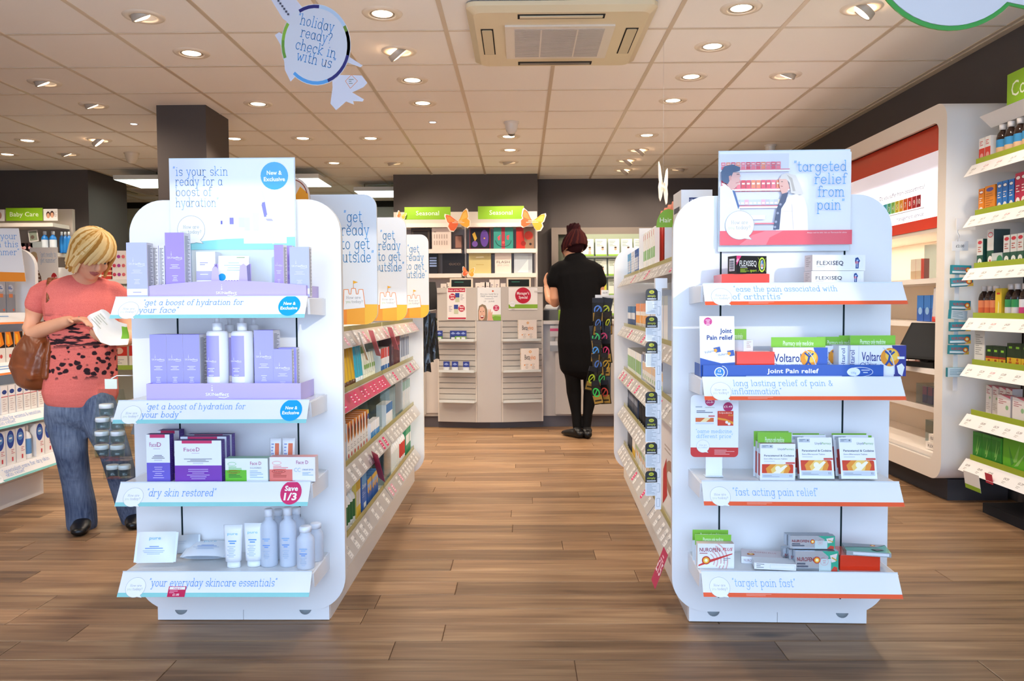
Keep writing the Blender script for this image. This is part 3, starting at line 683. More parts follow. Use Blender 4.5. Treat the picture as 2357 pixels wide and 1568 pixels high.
    x, v = q(1701, 517); bubble(d, x, v, 33*k, txt='#8a9296', fill='#f8f8f6')
poster(G2, 'targeted pain relief poster of a pharmacist facing a fair haired customer', 1656, 350, 1954, 563, -.02, pain_poster, tail=.02)

# ------------------------------------------------------------------ get ready to get outside boards along gondola one
def outside_board(y, label):
    t = thing('header_board', label, 'sign', G1.w(0, y-2.69, 0), 0, 'summer header boards')
    x0, x1, z0, z1 = .035, .405, 1.012, 1.515
    mb = MB(); mb.prism(rrect(x0, z0, x1, z1, .05, 8), 0, .012, (226, 230, 234), 'card'); obj(mb, 'board', t)
    mb = MB(False); d = Dec(mb, (0, 0, 0)); cx = .322
    pts = [(x, z) for x, z in rrect(x0, z0, x1, z0+.20, .05, 8, '1100') if z <= z0+.1201]
    pts = [p for p in rrect(x0, z0, x1, z0+.078, .05, 8, '1100')]
    d.poly(pts, '#f0923a'); d.poly([(x0+.25, z0), (x1-.05, z0)]+arc(x1-.05, z0+.05, .05, .05, 270, 360, 8)+[(x1, z0+.078), (x0+.25, z0+.078)], '#f3a83c'); d.poly([(x1-.05, z0)]+arc(x1-.05, z0+.05, .05, .05, 270, 360, 8)+[(x1, z0+.078), (x1-.05, z0+.078)], '#f6bd42')
    for s, z, w in (('“get', 1.409, .070), ('ready', 1.358, .108), ('to get', 1.305, .112), ('outside”', 1.254, .142)): d.text(s, cx+(.0 if s[0] != '“' else -.008), z, .028, '#3f9fe0', 'c', hand=True, w=w, sw=.11)
    c0 = cx-.05; C_ = [(0, .058), (.003, .136), (.02, .136), (.023, .118), (.03, .118), (.033, .14), (.048, .14), (.051, .118), (.058, .118), (.061, .136), (.077, .136), (.085, .066)]
    C_ = [(c0+x_, z0+z_) for x_, z_ in C_]; d.poly(C_, '#f0f1f2'); d.line(C_, .0025, '#ef8c3c')
    d.line([(c0+.04, z0+.14), (c0+.04, z0+.17)], .0018, '#d8922a'); d.poly([(c0+.04, z0+.17), (c0+.04, z0+.158), (c0+.058, z0+.164)], '#eeb02c')
    d.text('How are', c0+.04, z0+.1, .0065, '#6d7478', 'c', hand=True, w=.056); d.text('you', c0+.01, z0+.084, .0065, '#86b64e', 'l', hand=True, w=.018); d.text('today?', c0+.032, z0+.084, .0065, '#6d7478', 'l', hand=True, w=.044)
    obj(mb, 'print', t)
    return t
for y, l in ((3.1, 'summer header board with sandcastle, first behind the skincare poster'), (3.9, 'summer header board with sandcastle, middle one of the three along the gondola'), (4.83, 'summer header board with sandcastle, last one towards the till')): outside_board(y, l)
# top of a sandcastle card peeping out behind the skincare poster
x, z = G1.at(672, 445, .2)
t = thing('sandcastle_card', 'orange and cream rounded card peeping out behind the skincare poster', 'sign', G1.w(x, .2, 1.36), 0)
mb = MB(); mb.prism([(-.05, 0), (.065, 0), (.065, .12)]+arc(0, .12, .065, .07, 0, 180, 10), 0, .004, (232, 214, 200), 'card', (150, 74, 40)); obj(mb, 'card', t)
mb = MB(False); d = Dec(mb, (0, 0, 0)); d.poly([(.0, .1), (.06, .1), (.058, .13), (.03, .155)], '#f2a02c'); d.line(arc(0, .12, .055, .06, 10, 90, 8), .004, '#a0503a'); obj(mb, 'print', t)
# ------------------------------------------------------------------ packs
def carton(name, label, cat, w, d, h, col='#ffffff', front=None, side=None, top=None, draw=None, sdraw=None, group=None, m='card', sgn=1):
    """a carton: x centred, front at y=0, base at z=0; draw(dec) prints its front, sdraw its side"""
    mb = MB(); mb.box(-w/2, w/2, 0, d, 0, h, col, m, front, side, top); o = obj(mb, name, label=label, cat=cat, group=group)
    if draw or sdraw:
        mb = MB(False)
        if draw: q = Dec(mb, (-w/2, 0, 0)); q.w, q.h = w, h; draw(q)
        if sdraw:
            q = Dec(mb, (w/2, 0, 0), (0, 1, 0)) if sgn > 0 else Dec(mb, (-w/2, d, 0), (0, -1, 0)); q.w, q.h = d, h; sdraw(q)
        obj(mb, 'print', o)
    return o
def box_at(F, ly, z, px0, py0, px1):
    x0, z1 = F.at(px0, py0, ly); x1, _ = F.at(px1, py0, ly); return (x0+x1)/2, x1-x0, z1-z
def pk(F, ly, z, px0, py0, px1, name, label, cat, d, rz=0, rx=0, **k):
    x, w, h = box_at(F, ly, z, px0, py0, px1)
    return place(carton(name, label, cat, w, d, h, **k), F, x, ly, z+.0006, rz, rx)
LIL, LILD = '#a9a2ea', '#8f86e0'
def small_print(q, x, y, w, n, col='#7d8086', g=.006): q.lines(x, y, w, n, g, g*.45, col)
def text_side(q): q.lines(q.w*.12, q.h*.94, q.w*.76, int(q.h/.0042), .004, .0022, '#9a9aa2')
def skin_logo(q, cx, y, w, col='#e9e7fb', dots=True):
    q.text('SKIN', cx-w/2, y, w*.135, col, w=w*.44); q.text('effect', cx-w*.06, y, w*.14, col, bold=.012, w=w*.54, shear=.25)
    q.line([(cx+w*.05, y-w*.06), (cx+w*.3, y-w*.09), (cx+w*.5, y-w*.02)], w*.025, col)
    if dots:
        for i, r in enumerate((.035, .026, .016)): q.disc(cx-w*.22, y+w*(.24+.1*i), w*r, col, n=10)
def lilac(q):
    w, h = q.w, q.h
    skin_logo(q, w*.5, h*.6, w*.8)
    q.lines(w*.5, h*.5, w*.55, 3, h*.025, h*.009, '#e3e0fa', 'c'); q.lines(w*.5, h*.33, w*.3, 4, h*.025, h*.009, '#e3e0fa', 'c')
    q.rect(0, h*.055, w, h*.17, '#f3f2fa'); q.lines(w*.5, h*.1, w*.5, 1, 1, h*.018, '#b6b0d8', 'c')
def lil_carton(F, ly, z, b, d, label, col=LIL, name='skincare_carton', **k):
    return pk(F, ly, z, *b, name, label, 'box', d, col='#efeef6', front=col, side='#e9e8ec', top=LILD, draw=lilac, sdraw=text_side, group='lilac skincare cartons', **k)
def tray(F, z, px0, px1, hmid, hend, y0, y1, label, draw, col='#c0b0e6', name='display_tray', logo=True):
    x0, _ = F.at(px0, 700, y0); x1, _ = F.at(px1, 700, y0); w = x1-x0
    t = thing(name, label, 'display tray', F.w((x0+x1)/2, y0, z+.0006), F.rz)
    n = 12; top = [(-w/2+w*i/n, hend+(hmid-hend)*math.sin(PI*i/n)) for i in range(n+1)]
    mb = MB(); mb.prism([(-w/2, 0), (w/2, 0)]+top[::-1], 0, .0015, col, 'card'); obj(mb, 'front_wall', t)
    for sx in (-1, 1):
        mb = MB(); a, b = sorted((sx*w/2, sx*(w/2-.0015))); mb.box(a, b, .0015, y1-y0, 0, hend, col); obj(mb, 'side_wall', t)
    mb = MB(); mb.box(-w/2+.0015, w/2-.0015, .0015, y1-y0, 0, .0012, col); obj(mb, 'tray_floor', t)
    mb = MB(False); q = Dec(mb, (-w/2, 0, 0)); q.w, q.h = w, hmid; draw(q); obj(mb, 'print', t)
    return t
# shelf one: lilac face care
z = Z1[0]
lil_carton(G1, -.195, z, (290, 559, 337), .045, 'pale lilac carton standing outside the tray at the shelf corner', '#b9bdf2')
tray(G1, z, 339, 705, .054, .038, -.185, -.03, 'lilac arched front tray under the tall face care cartons', lambda q: skin_logo(q, q.w*.5, q.h*.22, .066, '#ffffff'))
zt = z+.002
for i, (a, b) in enumerate(((350, 364), (365, 378))):
    pk(G1, -.12, zt, a, 566, b, 'skincare_carton', f'slim carton turned text side out, {ordn(i, 3)} of two behind the corner carton', 'box', .04, col='#efeef2', front='#e9e8ea', side=LIL, draw=lambda q: q.lines(q.w*.15, q.h*.94, q.w*.7, int(q.h/.0042), .004, .0022, '#8c8c94'), group='lilac skincare cartons')
lil_carton(G1, -.16, zt, (379, 536, 423), .05, 'tallest deep lilac carton in the arched tray', '#a58fe6')
pk(G1, -.08, zt, 451, 580, 495, 'cream_carton', 'small white carton with lilac band behind the cream jar', 'box', .05, col='#f4f4f8', front=[(.38, '#f4f4f8'), (.2, '#b8b4ee'), (.42, '#f4f4f8')], draw=lambda q: (small_print(q, q.w*.2, q.h*.75, q.w*.5, 2, '#a8a6c8'), small_print(q, q.w*.2, q.h*.5, q.w*.6, 1, '#eeeefc')))
x, _ = G1.at(457, 640, -.14)
t = place(thing('cream_jar', 'round white cream jar with lilac label in the arched tray', 'jar'), G1, x, -.13, zt+.0006)
mb = MB(); mb.lathe([(.026, 0), (.030, .003), (.030, .014, '#f2f1f8'), (.030, .030)], '#ece9f4', 'plastic', 28); obj(mb, 'jar_body', t)
mb = MB(); mb.lathe([(.0315, .031), (.032, .034), (.032, .044), (.029, .047)], '#f6f6f8', 'plastic', 28); obj(mb, 'lid', t)
mb = MB(); mb.lathe([(.0303, .006), (.0303, .027)], '#b7a9e6', 'plastic', 28, cap=False); obj(mb, 'label_band', t)
x, _ = G1.at(530, 640, -.13)
t = place(thing('leaflet_dispenser', 'lilac card dispenser in the middle of the arched tray', 'leaflet holder'), G1, x, -.14, zt+.0006, .12)
mb = MB(); hp = [(-.06, 0), (.06, 0), (.055, .1), (.045, .108), (.034, .1), (.03, .045), (.02, .036), (-.022, .036), (-.03, .045), (-.034, .092), (-.042, .1), (-.052, .092)]
mb.prism(hp, 0, .0015, '#c3b2e6'); obj(mb, 'front_wall', t)
mb = MB(); mb.hexa([(.058, .0015, 0), (.06, .0015, 0), (.06, .05, 0), (.058, .05, 0), (.053, .0015, .1), (.055, .0015, .1), (.055, .05, .11), (.053, .05, .11)], '#a292d6'); obj(mb, 'side_wall', t)
mb = MB(); mb.hexa([(-.06, .0015, 0), (-.058, .0015, 0), (-.058, .05, 0), (-.06, .05, 0), (-.052, .0015, .092), (-.05, .0015, .092), (-.05, .05, .11), (-.052, .05, .11)], '#a292d6'); obj(mb, 'side_wall', t)
mb = MB(); mb.box(-.058, .058, .05, .0515, 0, .11, '#c3b2e6'); obj(mb, 'back_wall', t)
t2 = place(thing('leaflet', 'white skincare leaflet standing in the lilac dispenser', 'leaflet'), G1, x+.004, -.118, zt+.002, .12, -.14)
mb = MB(); mb.box(-.048, .048, 0, .012, .0, .135, '#fafafa'); obj(mb, 'paper', t2)
mb = MB(False); q = Dec(mb, (-.048, 0, 0)); q.disc(.012, .065, .012, NEWB); q.lines(.048, .11, .06, 4, .008, .0035, '#c9d6e8', 'c'); q.lines(.07, .128, .03, 1, 1, .003, '#a5b890', 'c')
for i in range(6): q.rect(.022+i*.009, .034, .028+i*.009, .055, '#9d78bf'); q.rect(.022+i*.009, .045, .028+i*.009, .049, '#f2eef8')
obj(mb, 'print', t2)
lil_carton(G1, -.14, zt, (630, 564, 652), .03, 'slim lilac carton leaning beside the short one', '#b39de4', rz=-.1)
lil_carton(G1, -.09, zt, (655, 566, 672), .03, 'slim lilac carton half hidden behind its neighbours', '#b39de4')
lil_carton(G1, -.165, zt, (666, 569, 711), .03, 'short pale lilac carton at the tray end by the aisle', '#b9bdf2')
# shelf two: lilac body care
z = Z1[1]
tray(G1, z, 332, 689, .055, .054, -.19, -.03, 'straight lilac tray holding shampoo cartons and pump bottles', lambda q: skin_logo(q, q.w*.46, q.h*.28, .074, '#ffffff'))
zt = z+.002
for i in range(3): lil_carton(G1, -.15, zt, (344+38.3*i, 771, 381.5+38.3*i), .07, f'{ORD[i]} of three alike tall lilac shampoo cartons from the shelf end', LILD if 0 else '#9f9cf2')
def pump(px, ly, label, py=762, dim=False):
    x, _ = G1.at(px, 800, ly); _, zt1 = G1.at(px, py, ly); h = zt1-zt
    t = place(thing('pump_bottle', label, 'bottle', group='white pump bottles'), G1, x, ly, zt+.0006)
    mb = MB(); mb.lathe([(.031, 0), (.034, .004), (.034, h-.008), (.030, h-.001), (.018, h)], '#eef2f8', 'plastic', 24); obj(mb, 'bottle_body', t)
    mb = MB(); a0, a1 = -150, -62
    for i in range(10):
        t0, t1 = math.radians(a0+(a1-a0)*i/10), math.radians(a0+(a1-a0)*(i+1)/10); r = .0344
        for za, zb, c in ((.02, h*.24, '#c9c2ee'), (h*.24, h*.33, '#f1f1fa'), (h*.33, h-.015, '#a9a4ec')): mb.face([(r*math.cos(t0), r*math.sin(t0), za), (r*math.cos(t1), r*math.sin(t1), za), (r*math.cos(t1), r*math.sin(t1), zb), (r*math.cos(t0), r*math.sin(t0), zb)], c, 'print', True)
    obj(mb, 'label_band', t)
    mb = MB(False); q = Dec(mb, (-.03, -.036, 0)); skin_logo(q, .022, h*.55, .034, '#f4f2ff'); q.lines(.022, h*.45, .022, 3, .005, .0018, '#f0eefc', 'c'); q.lines(.022, h*.35, .016, 3, .005, .0018, '#f0eefc', 'c'); obj(mb, 'print', t)
    mb = MB(); mb.lathe([(.0155, h+.0005), (.016, h+.024), (.0145, h+.026), (.007, h+.0265), (.007, h+.045), (.012, h+.046), (.012, h+.056), (.008, h+.058)], '#f2f4f6', 'plastic', 18); pp = obj(mb, 'pump_head', t)
    mb = MB(); mb.box(-.005, .03, -.006, .006, h+.047, h+.056, '#f2f4f6', 'plastic'); obj(mb, 'spout', pp)
    return t
pump(501, -.135, 'white pump bottle in front beside the shampoo cartons'); pump(558, -.135, 'white pump bottle in front beside the body lotion carton')
pump(530, -.062, 'white pump bottle standing behind the first front pump bottle', 766); pump(584, -.062, 'white pump bottle standing behind the second front pump bottle', 766)
lil_carton(G1, -.15, zt, (584, 761, 628), .075, 'tall lilac lotion carton next to the pump bottles', '#a5a3f4')
lil_carton(G1, -.155, zt, (628.8, 804, 671), .025, 'short square lilac carton in front of a taller one', '#a5a3f4')
lil_carton(G1, -.11, zt, (641, 801, 682), .035, 'short lilac carton tucked behind the square one', '#a5a3f4')
# shelf three: purple and white face cartons
z = Z1[2]
PUR, VIO = '#7f3fb0', '#6f62c8'
def face_pack(c): 
    def f(q):
        w, h = q.w, q.h; q.rect(w*.16, h*.93, w*.8, h, '#d23a68'); q.text('Face', w*.44, h*.74, h*.095, '#b04a78', 'r', w=min(w*.3, h*.27)); q.text('D', w*.46, h*.74, h*.1, '#b04a78', 'l')
        q.lines(w*.45, h*.69, w*.3, 1, 1, h*.012, '#c8b6cc', 'c'); q.lines(w*.5, h*.55, w*.6, 3, h*.03, h*.013, '#77747e', 'c'); q.lines(w*.5, h*.44, w*.4, 1, 1, h*.03, '#d9d9e0', 'c'); q.lines(w*.5, h*.3, w*.5, 6, h*.045, h*.013, '#d8c8ee', 'c')
    return f
def fpk(b, ly, label, c, d): return pk(G1, ly, z, *b, 'face_care_carton', label, 'box', d, col=c, front=[(.4, c), (.6, '#f1f3f8')], side='#5b3596', top='#4d3a7e', draw=face_pack(c), sdraw=lambda q: q.lines(q.w*.2, q.h*.9, q.w*.6, 20, q.h*.04, q.h*.012, '#8a6cc0'), group='purple and white face cartons')
fpk((336, 1001, 390), -.185, 'narrow violet and white carton at the shelf end', VIO, .03)
fpk((362, 992, 412), -.06, 'violet and white carton peeping over the narrow one', VIO, .04)
fpk((401, 1015, 509), -.195, 'front wide purple and white carton of three', PUR, .03)
fpk((415, 1006, 521), -.145, 'middle wide purple and white carton of three', PUR, .03)
fpk((431, 1001, 533), -.09, 'rear wide purple and white carton of three', PUR, .03)
def fd(c, nm):
    def f(q):
        w, h = q.w, q.h; q.rect(0, 0, w*.5, h*.5, c); q.ring(w*.16, h*.76, w*.1, w*.008, c, h*.08); q.lines(w*.08, h*.62, w*.36, 3, h*.06, h*.025, c); q.ring(w*.2, h*.42, w*.15, w*.01, '#b02020', h*.07); q.text('Forever', w*.2, h*.39, h*.07, '#7a2f24', 'c', w=w*.2); q.lines(w*.08, h*.3, w*.34, 3, h*.06, h*.025, '#3d6a3a' if c == '#6cc23a' else '#b24a3e')
        q.text('Face D', w*.72, h*.72, h*.15, '#b04a78', 'c', w=w*.26); q.lines(w*.72, h*.66, w*.24, 1, 1, h*.02, '#b9a', 'c') if 0 else None
        if nm: q.text('CC', w*.54, h*.4, h*.17, '#a9c3d6', w=w*.14); q.text('CREAM SPF30', w*.72, h*.46, h*.06, '#5b86a8', w=w*.24); q.lines(w*.72, h*.36, w*.24, 3, h*.05, h*.02, '#8fb4cc')
        else: q.text('D-LUXONICS', w*.72, h*.56, h*.07, '#8a8f9c', 'c', w=w*.26); q.lines(w*.58, h*.45, w*.34, 5, h*.07, h*.025, '#9db6d6')
    return f
pk(G1, -.19, z, 518, 1056, 616, 'face_care_carton', 'low green and white face carton lying lengthwise', 'box', .04, col='#eef2f0', top='#9fcfae', draw=fd('#6cc23a', 0))
pk(G1, -.192, z, 620, 1053, 725, 'face_care_carton', 'low coral and white face carton lying lengthwise', 'box', .04, col='#f2eef0', top='#f0a8a0', draw=fd('#ee7f72', 1))
def tube_std(F, ly, z, px0, py0, px1, label, body='#f2f4f8', draw=None, cap='#eef2f6', name='cream_tube', group=None, d=.035, m='plastic', ch=.02):
    """a squeeze tube standing on its cap: flat crimp on top"""
    x, w, h = box_at(F, ly, z, px0, py0, px1)
    t = place(thing(name, label, 'tube', group=group), F, x, ly, z+.0006)
    mb = MB(); mb.lathe([(w*.34, 0), (w*.36, .002), (w*.35, ch)], cap, m, 18, c=(0, d*.5, 0), sy=d/w); obj(mb, 'cap', t)
    mb = MB(); n = 18; rings = []
    for i in range(7):
        f = i/6; zz = ch+(h-ch)*f; rx = w*(.40+.10*f); ry = d*.42*(1-f)**.8+.0015
        rings.append([(rx*max(-1, min(1, 1.08*math.cos(2*PI*k/n))), d*.5+ry*math.sin(2*PI*k/n), zz) for k in range(n)])
    for a, b in zip(rings, rings[1:]):
        for k in range(n): mb.face([a[k], a[(k+1) % n], b[(k+1) % n], b[k]], body, m, True)
    mb.face(rings[0][::-1], body, m); mb.face(rings[-1], body, m); obj(mb, 'tube_body', t)
    if draw:
        mb = MB(False); a = math.atan2(d*.42, h-ch); q = Dec(mb, (-w*.38, d*.5-d*.42-.0035, ch), (1, 0, 0), (0, math.sin(a), math.cos(a))); q.w, q.h = w*.76, (h-ch); draw(q); obj(mb, 'print', t)
    return t
for i, (a, b, l) in enumerate(((617, 644, 'white tube with coral panel over the coral carton, one closer to the big cartons'), (646, 676, 'white tube with coral panel over the coral carton, one closer to the aisle'))):
    tube_std(G1, -.11, z, a, 1011, b, l, '#f0f0f2', lambda q: (q.rect(q.w*.5, q.h*.1, q.w*.95, q.h*.85, '#e4744e'), q.lines(q.w*.1, q.h*.8, q.w*.3, 6, q.h*.1, q.h*.04, '#8f9ac8')), group='white and coral tubes')
# shelf four: white basics
z = Z1[3]
def wipes(lx, ly, z, rz, rx, w, h, d, label, draw, col='#f0f5fa'):
    t = place(thing('wipes_pack', label, 'wipes pack', group='white wipes packs'), G1, lx, ly, z, rz, rx)
    mb = MB(); n = 8; rows_ = []
    for i in range(n+1):
        f = i/n; u = (f-.5)*w; th = d*(math.sin(PI*f)**.35 if 0 < f < 1 else .04); rows_.append((u, th))
    P = []
    for j in range(n+1):
        g = j/n; v = g*h; P.append([(u, -th*.5*(math.sin(PI*min(.97, max(.03, g)))**.4), v) for u, th in rows_])
    Q = [[(u, -yy, v) for u, yy, v in r] for r in P]
    for j in range(n):
        for i in range(n):
            mb.face([P[j][i], P[j][i+1], P[j+1][i+1], P[j+1][i]], col, 'plastic', True); mb.face([Q[j][i+1], Q[j][i], Q[j+1][i], Q[j+1][i+1]], col, 'plastic', True)
    obj(mb, 'wrapper', t)
    for sx in (-1, 1):
        mb = MB(); a, b = sorted((sx*w*.485, sx*w*.56)); mb.box(a, b, -.0008, .0008, h*.02, h*.98, '#e6eef6', 'plastic'); obj(mb, 'end_seal', t)
    mb = MB(False); q = Dec(mb, (-w*.4, -d*.51, h*.08)); q.w, q.h = w*.8, h*.84; draw(q); obj(mb, 'print', t)
    return t
pure = lambda q: (q.text('pure', q.w*.5, q.h*.78, q.h*.13, '#7cc4de', 'c', w=q.w*.38), q.lines(q.w*.5, q.h*.5, q.w*.6, 2, q.h*.07, q.h*.03, '#6b94d8', 'c'), q.lines(q.w*.5, q.h*.34, q.w*.8, 3, q.h*.06, q.h*.02, '#a9bcd8', 'c'))
x, _ = G1.at(362, 1280, -.13); wipes(x, -.150, z+.012, .05, -.35, .12, .098, .035, 'white wipes pack leaning back at the shelf end', pure)
x, _ = G1.at(470, 1280, -.1); wipes(x, -.115, z+.018, .0, -1.35, .135, .10, .032, 'white wipes pack lying flat on the bottom shelf', pure)
x, _ = G1.at(424, 1280, -.06); wipes(x, -.055, z+.014, .3, -.5, .085, .06, .03, 'small grey wipes pack behind the leaning pack', lambda q: q.lines(q.w*.2, q.h*.6, q.w*.5, 2, q.h*.15, q.h*.06, '#b8c2cc'), '#c9d0d6')
puretube = lambda q: (q.text('pure', q.w*.5, q.h*.74, q.h*.07, '#7cc8e0', 'c', w=q.w*.7), q.lines(q.w*.5, q.h*.56, q.w*.7, 2, q.h*.06, q.h*.028, '#5b9ade', 'c'), q.lines(q.w*.45, q.h*.42, q.w*.6, 7, q.h*.045, q.h*.012, '#9fb4d0', 'c'))
tube_std(G1, -.175, z, 510, 1212, 554, 'white face wash tube on its cap beside the flat wipes pack', draw=puretube, group='white face wash tubes')
tube_std(G1, -.165, z, 557, 1208, 600, 'white face wash tube on its cap next to the tall bottles', draw=puretube, group='white face wash tubes')
def tall_bottle(px, py, ly, r, label, neck=.010, draw=True, name='clear_bottle'):
    x, _ = G1.at(px, 1290, ly); _, zt1 = G1.at(px, py, ly); h = zt1-z
    t = place(thing(name, label, 'bottle', group='frosted bottles'), G1, x, ly, z+.0006)
    s = h*.80; ca = h*.86
    mb = MB(); mb.lathe([(r*.9, 0), (r, .004), (r, s*.82), (r*.92, s*.92), (neck*1.25, s), (neck*1.2, ca)], '#e6eefa', 'frosted', 22); obj(mb, 'bottle_body', t)
    mb = MB(); mb.lathe([(neck*1.35, ca+.0005), (neck*1.4, h-.004), (neck*1.1, h)], '#eef3fa', 'plastic', 18); obj(mb, 'cap', t)
    if draw:
        mb = MB(False); q = Dec(mb, (-r*.5, -r-.001, 0)); q.lines(r*.5, s*.62, r*1.0, 2, .006, .003, '#8fb4de', 'c'); q.lines(r*.5, s*.48, r*.9, 2, .006, .003, '#6f9ada', 'c'); q.lines(r*.5, s*.36, r*.8, 5, .006, .0018, '#a3b6cc', 'c'); obj(mb, 'print', t)
tall_bottle(620, 1171, -.14, .027, 'tall frosted bottle beside the face wash tubes'); tall_bottle(664, 1168, -.14, .027, 'tall frosted bottle with blue print in the middle of its row')
tall_bottle(684, 1168, -.06, .027, 'tall frosted bottle in the rear row', draw=False); tall_bottle(642, 1172, -.062, .026, 'tall frosted bottle hidden between the two front ones', draw=False)
tall_bottle(704, 1211, -.165, .0285, 'short frosted bottle in front at the aisle end', .014); tall_bottle(727, 1204, -.085, .026, 'short frosted bottle behind the other short one', .014, draw=False)

# ------------------------------------------------------------------ gondola two, end shelves
z = Z2[0]
def acrylic_box(F, ly, z, px0, py0, px1, d, label, rz=0, col='#ee3a22'):
    x, w, h = box_at(F, ly, z, px0, py0, px1); t = place(thing('riser_box', label, 'display riser', group='red acrylic risers'), F, x, ly, z+.0006, rz)
    mb = MB(); mb.box(-w/2, w/2, 0, d, 0, h, col, 'glossy'); obj(mb, 'riser_body', t)
    mb = MB(); mb.box(-w/2+.003, w/2-.003, .003, d-.003, h, h+.001, '#f05a42', 'glossy'); obj(mb, 'top_plate', t)
    return F.w(x, ly, z+h+.002), x, w, h
_, x, w, h = acrylic_box(G2, -.17, z, 1661, 632, 1771, .12, 'red acrylic riser under the black sports gel carton')
def sport(q):
    w, h = q.w, q.h
    q.poly([(0, h), (w*.16, h), (0, h*.45)], '#e0407a'); q.text('NEW', w*.02, h*.62, h*.12, '#ffffff', w=w*.11, rot=.9)
    q.text('FLEXISEQ', w*.1, h*.42, h*.32, '#ffffff', bold=.0, w=w*.56); q.lines(w*.12, h*.34, w*.25, 1, 1, h*.03, '#d9d9d9'); q.lines(w*.12, h*.25, w*.3, 4, h*.06, h*.025, '#a8c83a')
    q.text('sport', w*.44, h*.1, h*.17, '#c4e03c', w=w*.22, shear=.15); q.disc(w*.84, h*.5, w*.115, '#c8e04a', h*.42); q.disc(w*.84, h*.5, w*.08, '#20242a', h*.33); q.disc(w*.84, h*.5, w*.05, '#d8e4f0', h*.26); q.disc(w*.84, h*.45, w*.025, '#e0506a', h*.1); q.disc(w*.85, h*.62, w*.03, '#4a70b8', h*.1)
    q.line([(w*.7, h*.1), (w*.98, h*.9)], h*.015, '#b8c83a'); q.line([(w*.7, h*.9), (w*.98, h*.1)], h*.015, '#b8c83a')
def barcode(q, c='#f2f2f2'):
    q.rect(q.w*.2, q.h*.15, q.w*.8, q.h*.85, c)
    for i in range(9): q.rect(q.w*.27, q.h*(.2+.065*i), q.w*.73, q.h*(.2+.065*i+.03*(1+(i % 2)*.6)), '#50545c')
xx, _ = G2.at(1732, 610, -.16)
o = carton('gel_carton', 'black sports gel carton with lime emblem on a red riser', 'box', .107, .05, .055, col='#1c1a1a', top='#3a3f1c', draw=sport, sdraw=barcode, sgn=-1)
place(o, G2, xx-.004, -.165, z+h+.0025, .33)
def flexi(q):
    w, h = q.w, q.h
    q.text('FLEXI', w*.08, h*.36, h*.27, '#3c3a4a', w=w*.28); q.text('SEQ', w*.38, h*.36, h*.27, '#3c3a4a', bold=.015, w=w*.2); q.lines(w*.08, h*.24, w*.3, 1, 1, h*.02, '#a9a8b4')
    cx, cy = w*.84, h*.5
    q.ring(cx, cy, h*.42, h*.01, '#dfe8f4'); q.ring(cx, cy, h*.33, h*.008, '#d4e0f0')
    q.poly([(cx-h*.12, cy+h*.3), (cx+h*.05, cy+h*.36), (cx+h*.2, cy+h*.12), (cx+h*.12, cy), (cx+h*.1, cy-h*.36), (cx-h*.1, cy-h*.36), (cx-h*.08, cy-h*.05), (cx-h*.14, cy+h*.1)], '#33508e')
    q.disc(cx-h*.02, cy+h*.02, h*.1, '#c23a58'); q.line([(cx-h*.02, cy+h*.2), (cx, cy-h*.3)], h*.05, '#d8e2f4'); q.disc(cx+h*.05, cy+h*.16, h*.05, '#7fb0e8')
for a, b, py, zz, l in ((1864, 1993, 625, z, 'white joint gel carton at the bottom of the pair on the top shelf'), (1866, 1997, 588, None, 'white joint gel carton on top of the pair on the top shelf')):
    ly = -.155
    if zz is None: zz = z+hh_
    x_, w_, h_ = box_at(G2, ly, zz, a, py, b)
    o = carton('gel_carton', l, 'box', w_, .05, h_, col='#f6f5f7', side='#efe2da', draw=flexi, sdraw=lambda q: q.lines(q.w*.2, q.h*.8, q.w*.6, 5, q.h*.13, q.h*.05, '#c8b8b0'), group='white joint gel cartons', sgn=-1)
    place(o, G2, x_, ly, zz+.0008, .16); hh_ = h_+.001
# shelf two
z = Z2[1]
def jp_tray(q):
    w, h = q.w, q.h
    q.text('Joint Pain relief', w*.5, h*.36, h*.34, '#ffffff', 'c', .02, w=w*.285); q.disc(w*.092, h*.42, h*.4, '#e8eef8'); q.disc(w*.092, h*.42, h*.32, '#2a7fd0'); q.text('12', w*.092, h*.44, h*.2, '#ffffff', 'c', .02); q.text('Hour', w*.092, h*.22, h*.14, '#ffffff', 'c', .02); q.ring(w*.1, h*.42, h*.52, h*.05, '#dfe8f6', a0=-60, a1=80)
    q.ring(w*.87, h*.44, w*.072, h*.04, '#e6ecf8', h*.38); q.disc(w*.835, h*.44, w*.036, '#e9f0fa', h*.33); q.text('100g', w*.835, h*.3, h*.16, '#7a9ad0', 'c'); q.lines(w*.9, h*.55, w*.05, 2, h*.18, h*.06, '#dfe6f4', 'c')
    q.lines(w*.24, h*.08, w*.55, 1, 1, h*.07, '#aebfe6')
tray(G2, z, 1619, 2036, .040, .039, -.192, -.05, 'blue joint pain tray with white lettering', jp_tray, '#2b58ae')
zt = z+.002
